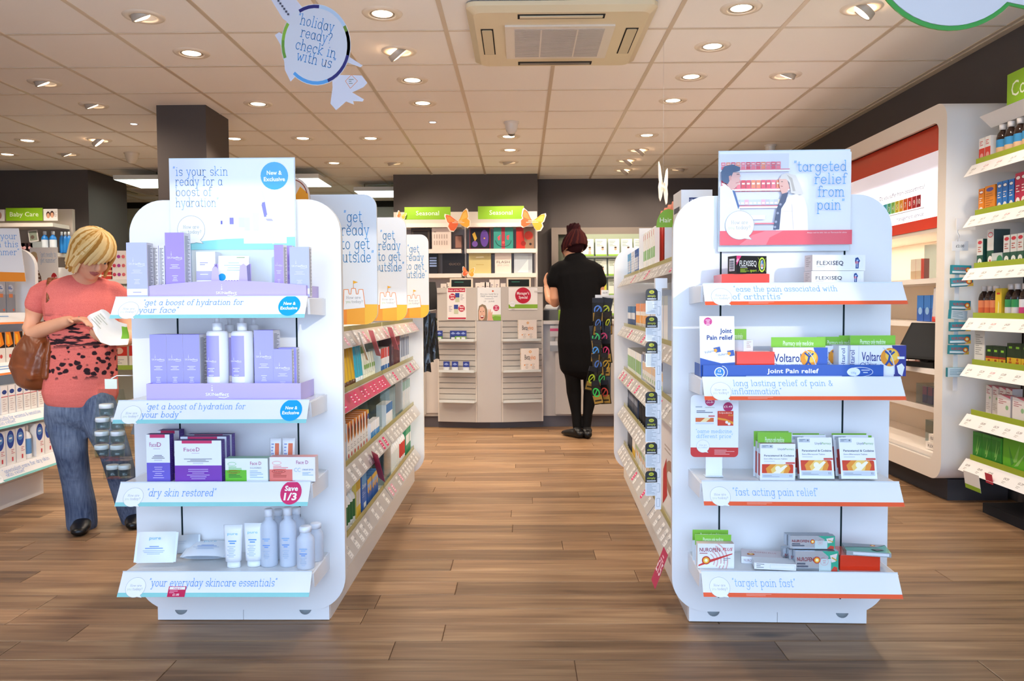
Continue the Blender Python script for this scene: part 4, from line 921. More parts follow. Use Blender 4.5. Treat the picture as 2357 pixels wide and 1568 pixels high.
def pain_card(q):
    w, h = q.w, q.h
    q.poly([(0, 0), (w, 0), (w, h*.235), (w*.6, h*.22), (w*.25, h*.27), (0, h*.31)], '#2c57ad'); q.lines(w*.18, h*.16, w*.62, 4, h*.04, h*.014, '#b7c8ee')
    q.text('Joint', w*.92, h*.72, h*.075, '#35478a', 'r', .03, w=w*.34); q.text('Pain relief', w*.95, h*.61, h*.075, '#35478a', 'r', .03, w=w*.75); q.disc(w*.24, h*.91, w*.12, '#d0408a'); q.lines(w*.24, h*.93, w*.14, 4, h*.025, h*.011, '#f4d6e6', 'c')
    for x0, y0, rt in ((.12, .34, .22), (.5, .3, .16)):
        P = lambda a, b: (w*x0+(a*math.cos(rt)-b*math.sin(rt))*w, h*y0+(a*math.sin(rt)+b*math.cos(rt))*w)
        q.poly([P(0, 0), P(.5, 0), P(.5, .17), P(0, .17)], '#e9eef6'); q.poly([P(.36, 0), P(.5, 0), P(.5, .17), P(.3, .17)], '#3a5ca8'); x_, y_ = P(.35, .085); q.disc(x_, y_, w*.05, '#f0a63a')
        q.text('Voltarol', *P(.03, .06), h*.04, '#3c4f86', rot=rt, w=w*.28)
x_, w_, h_ = box_at(G2, -.165, zt, 1611, 737, 1691)
o = carton('show_card', 'blue and white joint pain show card leaning at the tray end', 'sign', w_, .004, h_+.012, col='#f2f5fa', draw=pain_card); place(o, G2, x_, -.177, zt+.001, 0, -.1)
_, xr, wr, hr = acrylic_box(G2, -.17, zt, 1696, 811, 1783, .07, 'red acrylic riser beside the joint pain show card')
x_, w_, h_ = box_at(G2, -.15, zt+hr, 1709, 781, 1736)
o = carton('ointment_carton', 'small white ointment carton on the red riser', 'box', .04, .05, .035, col='#eef0f4', draw=lambda q: q.lines(q.w*.3, q.h*.8, q.w*.5, 4, q.h*.15, q.h*.05, '#c6a8a4'), sdraw=lambda q: q.rect(q.w*.1, q.h*.1, q.w*.9, q.h*.9, '#f4f4f6'), sgn=-1); place(o, G2, x_, -.15, zt+hr+.002, .55)
def med_card(q):
    w, h = q.w, q.h; q.rect(0, h*.66, w, h, '#86c440'); q.text('Pharmacy only medicine', w*.5, h*.78, h*.13, '#f1f8e4', 'c', w=w*.56); q.lines(w*.5, h*.48, w*.5, 3, h*.14, h*.05, '#9aa4b4', 'c')
def med(px0, py0, px1, ly, zb, label, h=None):
    x_, w_, h_ = box_at(G2, ly, zb, px0, py0, px1); o = carton('medicine_card', label, 'sign', w_, .0012, h or h_, col='#e3ebf2', draw=med_card, group='pharmacy only cards'); return place(o, G2, x_, ly, zb+.0008)
med(1680, 758, 1718, -.055, zt, 'small pharmacy only card half behind the joint pain card')
def volt(hr):
    def f(q):
        w, h = q.w, q.h
        q.poly([(w*.78, 0), (w, 0), (w, h), (w*.74, h), (w*.79, h*.7), (w*.8, h*.35)], '#3b62b8' if not hr else '#3c3f8c'); q.text('Voltarol', w*.02 if not hr else w*.2, h*.5, h*.3, '#343f86', bold=.012, w=w*.5 if not hr else w*.4)
        q.text('12 Hour Emulgel P 2.32% Gel' if not hr else '12Hour', w*.07 if not hr else w*.26, h*.3, h*.13 if not hr else h*.18, '#4a5690', w=w*.45 if not hr else w*.2, shear=.15); q.lines(w*.05, h*.16, w*.5, 2, h*.07, h*.025, '#7a86b4'); q.ring(w*.04 if not hr else w*.22, h*.36, h*.09, h*.02, '#4a5690')
        cx = w*.665 if not hr else w*.71
        q.disc(cx, h*.62, h*.3, '#ec9a2e'); q.disc(cx+h*.05, h*.68, h*.2, '#f6c850'); q.line([(cx-h*.16, h*.82), (cx, h*.68), (cx+h*.14, h*.8)], h*.06, '#2e4f96'); q.line([(cx, h*.7), (cx-h*.04, h*.5), (cx-h*.14, h*.36)], h*.07, '#2e4f96'); q.line([(cx-h*.04, h*.52), (cx+h*.08, h*.36)], h*.06, '#2e4f96'); q.disc(cx, h*.8, h*.05, '#2e4f96', n=10)
        q.line(arc(w*.5, h*.2, w*.29, h*.75, -10, 75, 10), h*.03, '#cfd6e4')
        if hr: q.text('Voltarol', w*.07, h*.1, h*.16, '#343f86', rot=PI/2, w=h*.75); q.line([(w*.145, 0), (w*.145, h)], h*.01, '#c8ccd8'); q.poly([(w*.86, h*.1), (w*.93, h*.0), (w*.97, h*.3), (w*.92, h*.42), (w*.83, h*.34)], '#e8ecf2'); q.lines(w*.84, h*.56, w*.13, 1, 1, h*.08, '#e9edf6')
    return f
def vbox(px0, py0, px1, ly, label, hr): return pk(G2, ly, zt, px0, py0, px1, 'gel_carton', label, 'box', .035, col='#eff1f6', side='#e6e9f0', draw=volt(hr), group='blue and white gel cartons')
vbox(1779, 801, 1905, -.165, 'long blue and white gel carton beside the red riser', False)
med(1775, 777, 1900, -.126, zt, 'green topped pharmacy only card behind the first blue and white gel carton')
vbox(1846, 797, 1968, -.10, 'blue and white gel carton mostly hidden at the back', False); med(1880, 776, 1990, -.062, zt, 'green topped pharmacy only card at the back of the joint pain tray')
vbox(1934, 797, 1958, -.15, 'gel carton turned end on between the two long ones', False) if 0 else pk(G2, -.15, zt, 1931, 796, 1957, 'gel_carton', 'gel carton turned end on between the two long ones', 'box', .09, col='#eff1f6', draw=lambda q: (q.text('Voltarol', q.w*.55, q.h*.1, q.w*.35, '#343f86', rot=PI/2, w=q.h*.8), q.rect(q.w*.8, 0, q.w, q.h, '#8f9cc8')), group='blue and white gel cartons')
vbox(1958, 796, 2086, -.17, 'long blue and white gel carton overhanging the tray end', True)
med(1957, 773, 2061, -.132, zt, 'green topped pharmacy only card behind the overhanging gel carton')
med(1931, 773, 1957, -.055, zt, 'narrow strip of a pharmacy only card behind the end on carton')
# shelf three
z = Z2[2]
x0, z1 = G2.at(1590, 910, -.14); x1, z0 = G2.at(1699, 1053, -.14); w, h = x1-x0, z1-z0
t = place(thing('show_card', 'rounded price comparison show card on a clear foot', 'sign'), G2, (x0+x1)/2, -.14, z+.0006)
mb = MB(); mb.prism([(x, y+z0-z) for x, y in rrect(-w/2, 0, w/2, h, .014, 6)], 0, .002, '#f0f3f8'); obj(mb, 'card', t)
mb = MB(False); q = Dec(mb, (-w/2, 0, z0-z))
q.poly(rrect(0, 0, w, h*.155, .014, 6, '1100'), '#cf3a38'); bubble(q, w*.26, h*.175, w*.135, txt='#8a9aa0'); q.lines(w*.5, h*.11, w*.42, 4, h*.022, h*.009, '#f0b4ae')
q.text('“Same medicine,', w*.5, h*.39, h*.038, '#78b6ea', 'c', hand=True, w=w*.78); q.text('different price”', w*.5, h*.31, h*.038, '#78b6ea', 'c', hand=True, w=w*.76)
q.disc(w*.4, h*.9, w*.1, '#c2386c'); q.text('Only', w*.4, h*.91, h*.028, '#ffffff', 'c'); q.text('£4.49', w*.4, h*.87, h*.028, '#ffffff', 'c', w=w*.14); q.disc(w*.78, h*.81, w*.1, '#b8306a'); q.text('£5.49', w*.78, h*.8, h*.032, '#ffffff', 'c', w=w*.17)
q.lines(w*.1, h*.8, w*.14, 1, 1, h*.022, '#b9c2ca'); q.text('LloydsPharmacy', w*.3, h*.795, h*.018, '#90a878', w=w*.2); q.lines(w*.12, h*.74, w*.36, 2, h*.024, h*.012, '#6a7080'); q.rect(w*.37, h*.655, w*.5, h*.672, '#d0504a'); q.rect(w*.1, h*.57, w*.48, h*.635, '#e0703a'); q.poly([(w*.2, h*.57), (w*.32, h*.57), (w*.42, h*.635), (w*.3, h*.635)], '#fbe2a8'); q.rect(w*.1, h*.535, w*.48, h*.555, '#d3dae2')
q.rect(w*.56, h*.51, w*.89, h*.745, '#d9452e'); q.text('Solpadeine', w*.72, h*.705, h*.025, '#fbe9d4', 'c', w=w*.28, shear=.2); q.text('PLUS', w*.83, h*.665, h*.025, '#f8c840', 'c', shear=.2); q.poly([(w*.56, h*.61), (w*.72, h*.59), (w*.89, h*.53), (w*.89, h*.57), (w*.72, h*.62), (w*.56, h*.64)], '#f2a034'); q.disc(w*.75, h*.565, w*.03, '#f6efe4'); q.disc(w*.8, h*.54, w*.03, '#f6efe4')
obj(mb, 'print', t)
mb = MB(); fz = z0-z
for a, b in (((-.03, -.002, 0), (.026, 0, 0)),): 
    mb.hexa([(-.029, -.004, .001), (.029, -.004, .001), (.029, .03, .001), (-.029, .03, .001), (-.029, -.006, .004), (.029, -.006, .004), (.029, .03, .004), (-.029, .03, .004)], '#e6eef2', 'plastic')
mb.hexa([(-.026, .004, .003), (.026, .004, .003), (.026, .007, .003), (-.026, .007, .003), (-.026, .003, fz+.02), (.026, .003, fz+.02), (.026, .006, fz+.02), (-.026, .006, fz+.02)], '#eef2f4', 'plastic'); obj(mb, 'clear_foot', t)
def para(q):
    w, h = q.w, q.h
    q.rect(w*.03, h*.88, w*.36, h*.97, '#c3cad2'); q.text('+', w*.3, h*.9, h*.06, '#4c5664', 'c', .03); q.lines(w*.06, h*.94, w*.16, 2, h*.03, h*.012, '#7a8490')
    q.text('Lloyds', w*.5, h*.83, h*.055, '#5a6270', w=w*.2); q.text('Pharmacy', w*.7, h*.83, h*.055, '#84b43c', w=w*.26)
    q.text('Paracetamol & Codeine', w*.11, h*.655, h*.052, '#4a5260', bold=.012, w=w*.85); q.text('Extra Effervescent Tablets', w*.11, h*.575, h*.035, '#6a7280', w=w*.66); q.lines(w*.11, h*.52, w*.55, 1, 1, h*.014, '#c3cad0'); q.poly(rrect(w*.72, h*.455, w*.99, h*.5, h*.015, 3), '#d8564a')
    q.poly([(w*.05, h*.2), (w*.94, h*.2), (w*.94, h*.42), (w*.9, h*.445), (w*.05, h*.445)], '#d8482c')
    q.poly([(w*.2, h*.2), (w*.8, h*.2), (w*.86, h*.33), (w*.8, h*.445), (w*.3, h*.445), (w*.16, h*.33)], '#ee9838'); q.poly([(w*.34, h*.2), (w*.66, h*.2), (w*.72, h*.36), (w*.68, h*.445), (w*.46, h*.445), (w*.3, h*.3)], '#f8d070'); q.poly([(w*.36, h*.2), (w*.56, h*.2), (w*.78, h*.4), (w*.72, h*.43), (w*.5, h*.3)], '#fff6da'); q.disc(w*.5, h*.33, h*.07, '#fff6da')
    q.rect(w*.05, h*.075, w*.94, h*.18, '#cfd6de'); q.lines(w*.08, h*.13, w*.5, 2, h*.03, h*.012, '#909aa6'); q.text('32', w*.86, h*.11, h*.05, '#5c6672', 'c')
def pbox(px0, py0, px1, ly, label, lean=0, rz=0): 
    x_, w_, h_ = box_at(G2, ly, z, px0, py0, px1); o = carton('tablet_carton', label, 'box', w_, .022, h_/math.cos(lean)*.985, col='#f4f6f9', side=[(.12, '#e6ebf0'), (.6, '#c8443a'), (.28, '#dfe5ec')], top='#b9868a', draw=para, group='red and white tablet cartons'); return place(o, G2, x_, ly, z+.001+.022*math.sin(lean), rz, -lean)
pbox(1750, 1021, 1831, -.185, 'upright tablet carton in front of the show card end'); med(1744, 996, 1822, -.158, z, 'pharmacy only card behind the upright tablet carton')
pbox(1743, 1016, 1822, -.15, 'second upright tablet carton hidden behind the front one'); med(1735, 993, 1815, -.122, z, 'pharmacy only card behind the hidden upright tablet carton')
L1 = .24
pbox(1842, 1014, 1922, -.182, 'tablet carton leaning back, middle of the three', L1); pbox(1827, 1008, 1908, -.14, 'leaning tablet carton behind the middle one', L1); med(1845, 1001, 1898, -.09, z, 'pharmacy only card behind the middle leaning tablet carton'); med(1824, 998, 1885, -.075, z, 'rear pharmacy only card over the middle tablet cartons')
pbox(1938, 1014, 2021, -.182, 'tablet carton leaning back at the shelf end', L1); pbox(1925, 1008, 2007, -.14, 'leaning tablet carton behind the end one', L1); med(1926, 1003, 2006, -.09, z, 'pharmacy only card behind the end tablet carton'); med(1914, 998, 1994, -.075, z, 'rear pharmacy only card over the end tablet cartons')
# shelf four
z = Z2[3]
def target(q, cx, cy, r):
    for k, c in ((1, '#c23a2c'), (.8, '#ea8a30'), (.62, '#f6c84c'), (.36, '#fdf4d0')): q.disc(cx, cy, r*k, c, n=20)
def nplus(q):
    w, h = q.w, q.h
    for i in range(5): q.ring(w*.24, h*.3, h*(.34+.13*i), h*.045, '#dfb2ae', a0=-30, a1=60)
    q.poly([(w*.02, h*.14), (w*.3, h*.34), (w*.95, h*.62), (w*.95, h*.58), (w*.3, h*.22), (w*.02, h*.08)], '#d24038'); q.text('NUROFEN', w*.05, h*.68, h*.16, '#9c2c30', bold=.01, w=w*.56); q.text('PLUS', w*.68, h*.72, h*.13, '#c83a36', bold=.01, w=w*.26, shear=.25); q.lines(w*.05, h*.6, w*.4, 1, 1, h*.03, '#b05a5a'); target(q, w*.23, h*.33, h*.17); q.lines(w*.7, h*.4, w*.2, 2, h*.07, h*.025, '#8a8e96'); q.rect(w*.6, h*.13, w*.72, h*.2, '#f4f4f6')
pk(G2, -.175, z, 1606, 1252, 1690, 'painkiller_carton', 'white painkiller carton with red target at the shelf end', 'box', .03, col='#eef0f4', top='#e0c4c0', draw=nplus)
med(1600, 1231, 1683, -.142, z, 'green topped pharmacy only card behind the white painkiller carton'); med(1594, 1220, 1676, -.10, z, 'rear green topped pharmacy only card at the shelf end')
x_, _ = G2.at(1752, 1290, -.12); o = carton('painkiller_carton', 'flat white painkiller carton lying at the back', 'box', .13, .085, .022, col='#e9ebf1', top='#e4dadb', draw=lambda q: (q.text('NUROFEN', q.w*.06, q.h*.3, q.h*.4, '#a08088', w=q.w*.3), q.lines(q.w*.5, q.h*.7, q.w*.4, 2, q.h*.3, q.h*.1, '#b8bcc6'))); place(o, G2, x_, -.135, z+.0008, -.22)
mb = MB(False); q = Dec(mb, (-.065, 0, .022), (1, 0, 0), (0, 1, 0)); q.text('NUROFEN PLUS', .025, .05, .013, '#c98a8c', w=.085); target(q, .03, .03, .012); obj(mb, 'print', o)
x_, _ = G2.at(1781, 1305, -.19); o = carton('painkiller_carton', 'flat carton turned back side out on the shelf lip', 'box', .125, .06, .02, col='#eef0f3', draw=lambda q: (barcode(q) if 0 else None, q.lines(q.w*.05, q.h*.75, q.w*.2, 3, q.h*.25, q.h*.1, '#7c808a'), q.line([(q.w*.38, q.h*.2), (q.w*.97, q.h*.2), (q.w*.97, q.h*.8), (q.w*.38, q.h*.8), (q.w*.38, q.h*.2)], q.h*.03, '#a9c0c8'))); place(o, G2, x_, -.205, z+.0075, -.12, .0)
def nuro(q):
    w, h = q.w, q.h
    q.poly([(w*.55, 0), (w, 0), (w, h), (w*.62, h), (w*.78, h*.72), (w*.7, h*.3)], '#3aa888'); q.poly([(w*.82, 0), (w*.98, 0), (w*.98, h*.2), (w*.9, h*.26)], '#d04838'); q.rect(w*.55, h*.0, w*.83, h*.62, '#c9d8d6'); q.text('NUROFEN', w*.04, h*.5, h*.2, '#8e3038', bold=.012, w=w*.38); target(q, w*.5, h*.56, h*.17); q.lines(w*.04, h*.34, w*.34, 2, h*.13, h*.07, '#5c5f6c'); q.ring(w*.67, h*.5, h*.2, h*.02, '#d9a9ae'); q.lines(w*.67, h*.52, w*.08, 2, h*.1, h*.03, '#d08890', 'c'); q.poly([(w*.8, h*.8), (w*.97, h*.9), (w*.93, h*.5), (w*.84, h*.45)], '#e6d8d0'); q.line([(w*.84, h*.7), (w*.96, h*.55)], h*.06, '#c8a03c')
def nbox(px0, py0, px1, ly, zb, label, rz=0): return pk(G2, ly, zb, px0, py0, px1, 'painkiller_carton', label, 'box', .026, rz=rz, col='#ccd3da', side='#b5bcc6', top='#a9b2bc', m='foil', draw=nuro, group='silver and green painkiller cartons')
x_, w_, hb = box_at(G2, -.195, z, 1831, 1268, 1931)
for k in range(3):
    n_ = ('front', 'middle', 'rear')[k]
    nbox(1831-14*k, 1269-3*k, 1930-14*k, -.195+.03*k, z, f'{n_} carton of the lower silver and green painkiller row')
for k in range(2):
    nbox(1819-9*k, 1234-3*k, 1922-9*k, -.18+.03*k, z+hb+.0015, f'{("front", "rear")[k]} carton of the upper silver and green painkiller row')
_, xr, wr, hr = acrylic_box(G2, -.185, z, 1934, 1280, 2026, .10, 'red acrylic riser under the green foil carton', col='#d8381c')
x_, _ = G2.at(1985, 1270, -.15)
o = carton('painkiller_carton', 'flat green and silver foil carton on a red riser', 'box', .13, .085, .014, col='#7fb0a4', front='#a8b4b8', top='#4aa58a', m='foil', draw=lambda q: q.rect(q.w*.15, q.h*.2, q.w*.95, q.h*.8, '#d8dde2')); place(o, G2, x_+.002, -.195, z+hr+.0025, -.18)
mb = MB(False); q = Dec(mb, (-.065, 0, .014), (1, 0, 0), (0, 1, 0)); q.poly([(0, .085), (.13, .085), (.1, .055), (0, .04)], '#aeb8be'); q.text('NUROFEN', .02, .066, .01, '#c8b4b8', w=.05); target(q, .09, .07, .008); q.poly([(.075, .03), (.1, .04), (.115, .025), (.09, .012)], '#7a8a88'); obj(mb, 'print', o)
# ------------------------------------------------------------------ goods on the aisle sides of both gondolas
A1 = G1.sub(0, 0, 0, PI/2); A2 = G2.sub(0, 0, 0, -PI/2)
def bands(*b): return [(f, c) for f, c in b]
def simple_bottle(w, h, body, lab, cap, label='', cat='bottle', name='bottle', dm='plastic', square=False, cl=None):
    r = w/2; t = thing(name, label, cat); m = MB()
    m.lathe([(r*.94, 0, body, dm), (r, .004), (r, h*.14, lab, 'print'), (r, h*.6, body, dm), (r, h*.66), (r*.72, h*.76), (r*.42, h*.80), (r*.40, h*.83)], n=14, c=(0, r, 0)); obj(m, 'bottle_body', t)
    m = MB(); m.lathe([(r*.5, h*.83), (r*.5, h*.97), (r*.42, h)], cap, 'plastic', 12, c=(0, r, 0)); obj(m, 'cap', t)
    return t
def bag_pack(w, h, col, top, draw=None, name='pouch'):
    o = MB(); n = 6; f = []; 
    pts = [(-w/2, 0), (w/2, 0), (w/2, h*.92), (w*.42, h), (-w*.42, h), (-w/2, h*.92)]
    bulge = .012
    c0 = (0, -bulge, h*.42); c1 = (0, bulge, h*.42)
    for i in range(6):
        a, b = pts[i], pts[(i+1) % 6]; cc = top if min(a[1], b[1]) > h*.85 else col
        o.face([(a[0], 0, a[1]), (b[0], 0, b[1]), c0], cc, 'plastic', True); o.face([(b[0], 0, b[1]), (a[0], 0, a[1]), c1], cc, 'plastic', True)
    return obj(o, name)
def run(A, s, z, d0, d1, n, make, fmt, y=-.282, name=None, cat='box', group=None, depth_rows=1, rgap=.06, rz=0, jit=.002):
    """n copies of one thing along a shelf, from depth d0 to d1; fmt has {o}"""
    proto = None
    for r in range(depth_rows):
        for i in range(n):
            d = d0+(d1-d0)*(i+.5)/n
            o = make() if proto is None else dup(proto)
            if proto is None: proto = o
            tag(o, fmt.format(o=ordn(i, n), r=('front', 'rear', 'hindmost')[r]), cat, group)
            place(o, A, s*d+random.uniform(-jit, jit), y+r*rgap+random.uniform(0, jit), z+.0006, rz+random.uniform(-.02, .02))
F1 = 'first shelf up from the floor'; 
AL = 'beside the pale gondola aisle'
def ctn(w, d, h, front, side, top='#d8d8d6', draw=None, sdraw=None, sg=-1, name='product_carton', m='card'): return lambda: carton(name, None, None, w, d, h, col=side if isinstance(side, str) else '#e4e4e2', front=front, side=side, top=top, draw=draw, sdraw=sdraw, sgn=sg, m=m)
# gondola one, third shelf: sun care tubes
def suntube(body, cap, h=.165, w=.052): return lambda: tube_std(A1, 0, 0, 0, 0, 0, None, body, None, cap) 
def tube_make(w, h, body, cap, lab=None, name='sun_lotion_tube'):
    def f():
        t = thing(name, '', 'tube'); d = .036
        m = MB(); m.lathe([(w*.42, 0), (w*.44, .002), (w*.43, .03)], cap, 'plastic', 14, c=(0, d*.5, 0), sy=.8); obj(m, 'cap', t)
        m = MB(); n = 14; rings = []
        for i in range(6):
            k = i/5; zz = .03+(h-.03)*k; rx = w*(.44+.06*k); ry = d*.42*(1-k)**.8+.0015
            rings.append([(rx*max(-1, min(1, 1.06*math.cos(2*PI*j/n))), d*.5+ry*math.sin(2*PI*j/n), zz) for j in range(n)])
        for a, b in zip(rings, rings[1:]):
            for j in range(n): m.face([a[j], a[(j+1) % n], b[(j+1) % n], b[j]], body, 'plastic', True)
        m.face(rings[-1], body, 'plastic'); obj(m, 'tube_body', t)
        if lab: m = MB(False); q = Dec(m, (-w*.3, d*.5-d*.36, .05), (1, 0, 0), (0, .1, 1)); q.w, q.h = w*.6, h-.07; lab(q); obj(m, 'print', t)
        return t
    return f
Z3 = .755
lab1 = lambda q: (q.lines(q.w*.5, q.h*.72, q.w*.5, 1, 1, q.h*.06, '#8a6a10', 'c'), q.lines(q.w*.5, q.h*.5, q.w*.7, 4, q.h*.08, q.h*.03, '#b08a20', 'c'))
run(A1, 1, Z3, .26, .60, 6, tube_make(.055, .168, '#f0c22c', '#5c3a20', lab1), '{o} yellow sun lotion tube from the front on the third aisle shelf', cat='tube', group='yellow sun lotion tubes')
run(A1, 1, Z3, .61, .76, 3, tube_make(.05, .178, '#35b2cc', '#dfe8ea', lab1), '{o} turquoise after sun tube from the yellow tubes', cat='tube', group='turquoise tubes')
run(A1, 1, Z3, .78, 1.05, 6, tube_make(.044, .12, '#e9ecd8', '#e6ead2', lambda q: q.rect(0, 0, q.w, q.h*.4, '#8fc05a')), '{o} short white and green tube from the turquoise tubes', cat='tube', group='white and green tubes')
run(A1, 1, Z3, .80, 1.09, 5, ctn(.05, .05, .175, bands((.5, '#eff1e4'), (.3, '#86bd4c'), (.2, '#eff1e4')), '#e6e8d8'), '{o} tall white and green carton behind the short tubes', y=-.22, group='white and green cartons')
def divider(A, s, d, z, h, label, w=.22):
    o = MB(); o.box(-.0015, .0015, 0, w, 0, h, '#f2f6f6', 'clear'); t = obj(o, 'shelf_divider', label=label, cat='divider'); return place(t, A, s*d, -.296, z+.0006)
divider(A1, 1, 1.10, Z3, .17, 'clear divider beside the tall white and green cartons')
run(A1, 1, Z3, 1.16, 1.42, 4, ctn(.055, .06, .12, bands((.3, '#2f6fb8'), (.3, '#f1f3f6'), (.4, '#d84a44')), '#eef0f4'), '{o} white, blue and red carton on the third aisle shelf', group='white blue and red cartons')
divider(A1, 1, 1.45, Z3, .19, 'clear divider in front of the dark wine cartons')
run(A1, 1, Z3, 1.50, 1.78, 5, ctn(.05, .07, .19, bands((.6, '#5c3038'), (.4, '#b0505c')), '#6c4a50', '#55343c'), '{o} dark wine coloured carton on the third aisle shelf', group='dark wine cartons')
run(A1, 1, Z3, 1.82, 2.14, 6, ctn(.045, .07, .185, bands((.2, '#e8e9ee'), (.6, '#8a96b0'), (.2, '#e8e9ee')), '#d5d8df'), '{o} grey blue carton towards the far end of the third aisle shelf', group='grey blue cartons')
# second shelf: hair removal and plasters
Z_2 = .475
def flame(q):
    w, h = q.w, q.h; q.poly([(w*.1, h), (w*.9, h), (w*.95, h*.6), (w*.5, h*.45), (w*.2, h*.6)], '#e88c24'); q.poly([(w*.4, h*.98), (w*.9, h*.8), (w*.7, h*.5), (w*.5, h*.6)], '#3c2418'); q.poly([(w*.2, h*.95), (w*.5, h*.9), (w*.3, h*.55)], '#c8401c'); q.disc(w*.5, h*.12, w*.18, '#c83c28', n=12); q.lines(w*.2, h*.36, w*.6, 3, h*.05, h*.02, '#9a9a9a')
hair = ctn(.056, .06, .15, '#f0efec', '#ece8e0', '#e0862a', flame, lambda q: q.lines(q.w*.2, q.h*.9, q.w*.6, 18, q.h*.045, q.h*.015, '#b0aca6'))
run(A1, 1, Z_2, .28, .38, 2, ctn(.045, .06, .165, bands((.5, '#b9bdc4'), (.2, '#e08838'), (.3, '#a9adb6')), '#a2a7b0', '#c2c5ca'), '{o} silver grey carton before the orange flame cartons', group='silver grey cartons')
run(A1, 1, Z_2, .39, .82, 7, hair, '{o} white carton with orange flame picture, {r} row on the second aisle shelf', group='flame picture cartons', depth_rows=2, rgap=.075)
run(A1, 1, Z_2, .84, 1.07, 4, ctn(.05, .06, .12, bands((.3, '#e8c430'), (.35, '#f1f1ee'), (.2, '#2c4fa0'), (.15, '#e8c430')), '#e3e4e6', '#e8c430'), '{o} yellow and white plaster carton with blue badge', y=-.24, group='yellow plaster cartons')
run(A1, 1, Z_2, .84, 1.06, 5, ctn(.04, .03, .085, bands((.5, '#3f8fd0'), (.5, '#eef1f5')), '#e4e8ee', '#eef1f5'), '{o} small blue and white carton before the yellow plaster cartons', y=-.29, group='small blue and white cartons')
divider(A1, 1, 1.09, Z_2, .17, 'clear divider after the yellow plaster cartons'); divider(A1, 1, 1.2, Z_2, .18, 'clear divider at the empty gap of the second aisle shelf')
def clear_bin(A, s, d, z, w, dd, h, label, y=-.29):
    t = thing('clear_bin', label, 'display bin'); m = MB()
    m.box(-w/2, w/2, 0, .003, 0, h, '#e9f0f2', 'clear'); obj(m, 'front_pane', t)
    for x in (-w/2, w/2-.003): m = MB(); m.box(x, x+.003, .0035, dd, 0, h, '#e9f0f2', 'clear'); obj(m, 'side_pane', t)
    m = MB(); m.box(-w/2, w/2, dd, dd+.003, 0, h, '#d8dde0', 'plastic'); obj(m, 'back_pane', t)
    return place(t, A, s*d, y, z+.0006)
run(A1, 1, Z_2, 1.3, 1.5, 4, ctn(.045, .05, .11, bands((.6, '#e9edf2'), (.4, '#3878b8')), '#dfe5ec', '#e9edf2'), '{o} white and blue carton in front of the clear bin', group='white and blue eye care cartons')
clear_bin(A1, 1, 1.68, Z_2, .26, .2, .21, 'clear display bin holding white packs on the second aisle shelf')
run(A1, 1, Z_2, 1.6, 1.8, 3, ctn(.055, .05, .16, '#e6e9ec', '#dfe3e6'), '{o} white pack inside the clear bin', y=-.25, group='white packs in the bin')
run(A1, 1, Z_2, 1.86, 2.16, 5, ctn(.05, .06, .17, bands((.7, '#cfd6da'), (.3, '#7fa8a0')), '#d0d5d8'), '{o} pale grey green carton at the far end of the second aisle shelf', group='grey green cartons')
# bottom shelf: garden sprays, allergy tablets
Z_1 = .205
run(A1, 1, Z_1, .27, .56, 6, lambda: simple_bottle(.045, .155, '#eef0ec', '#2f6a3c', '#e6e4da'), '{o} white bottle with dark green label, {r} row on the bottom aisle shelf', cat='bottle', group='green label bottles', depth_rows=2, rgap=.06)
run(A1, 1, Z_1, .56, .64, 2, ctn(.04, .05, .16, bands((.3, '#e8c83c'), (.4, '#f0f0ea'), (.3, '#e8c83c')), '#e9d36a'), '{o} yellow and white carton beside the green label bottles', group='yellow insect cartons')
clar = lambda q: (q.text('Clarityn', q.w*.08, q.h*.62, q.h*.12, '#f2f4fa', w=q.w*.84), q.rect(q.w*.35, q.h*.06, q.w*.85, q.h*.2, '#e6eaf0'), q.lines(q.w*.1, q.h*.5, q.w*.6, 3, q.h*.06, q.h*.02, '#a8c4ee'))
run(A1, 1, Z_1, .66, .78, 1, ctn(.1, .10, .155, bands((.6, '#2f6cc4'), (.4, '#4a9ad8')), '#2a62b8', '#5ea6dc', clar, clar), 'largest blue allergy carton on the bottom aisle shelf')
run(A1, 1, Z_1, .79, 1.06, 5, ctn(.05, .07, .11, bands((.5, '#2f5fae'), (.3, '#8fb0dc'), (.2, '#d8b040')), '#3468b4', '#4a86c8', lambda q: q.disc(q.w*.5, q.h*.55, q.w*.3, '#e0a53c', n=12)), '{o} small blue allergy carton behind the largest one', group='small blue allergy cartons')
run(A1, 1, Z_1, .80, 1.08, 6, ctn(.042, .06, .185, bands((.8, '#2f62b4'), (.2, '#b83c34')), '#2c5cac', '#c24038'), '{o} tall blue carton with red top in the rear row', y=-.2, group='red topped blue cartons')
divider(A1, 1, 1.13, Z_1, .2, 'clear divider after the red topped blue cartons'); 
clear_bin(A1, 1, 1.28, Z_1, .2, .18, .2, 'clear display bin with tan card on the bottom aisle shelf')
run(A1, 1, Z_1, 1.22, 1.34, 1, ctn(.14, .02, .17, '#d9bd98', '#d0b08a'), 'tan backing card inside the clear bin', y=-.2, name='backing_card')
run(A1, 1, Z_1, 1.42, 1.74, 6, lambda: simple_bottle(.05, .165, '#eff1f0', '#dfe6e2', '#f2f3f2'), '{o} plain white pump spray bottle on the bottom aisle shelf', cat='bottle', group='plain white spray bottles')
run(A1, 1, Z_1, 1.76, 1.95, 4, lambda: simple_bottle(.045, .17, '#eef0f0', '#c8443c', '#2c4a8a'), '{o} white bottle with red label and blue cap', cat='bottle', group='red label bottles')
run(A1, 1, Z_1, 1.97, 2.17, 4, ctn(.045, .06, .19, bands((.3, '#2f8a58'), (.3, '#eef0ee'), (.4, '#39a06a')), '#3c9468'), '{o} green and white carton at the far end of the bottom aisle shelf', group='green and white cartons')
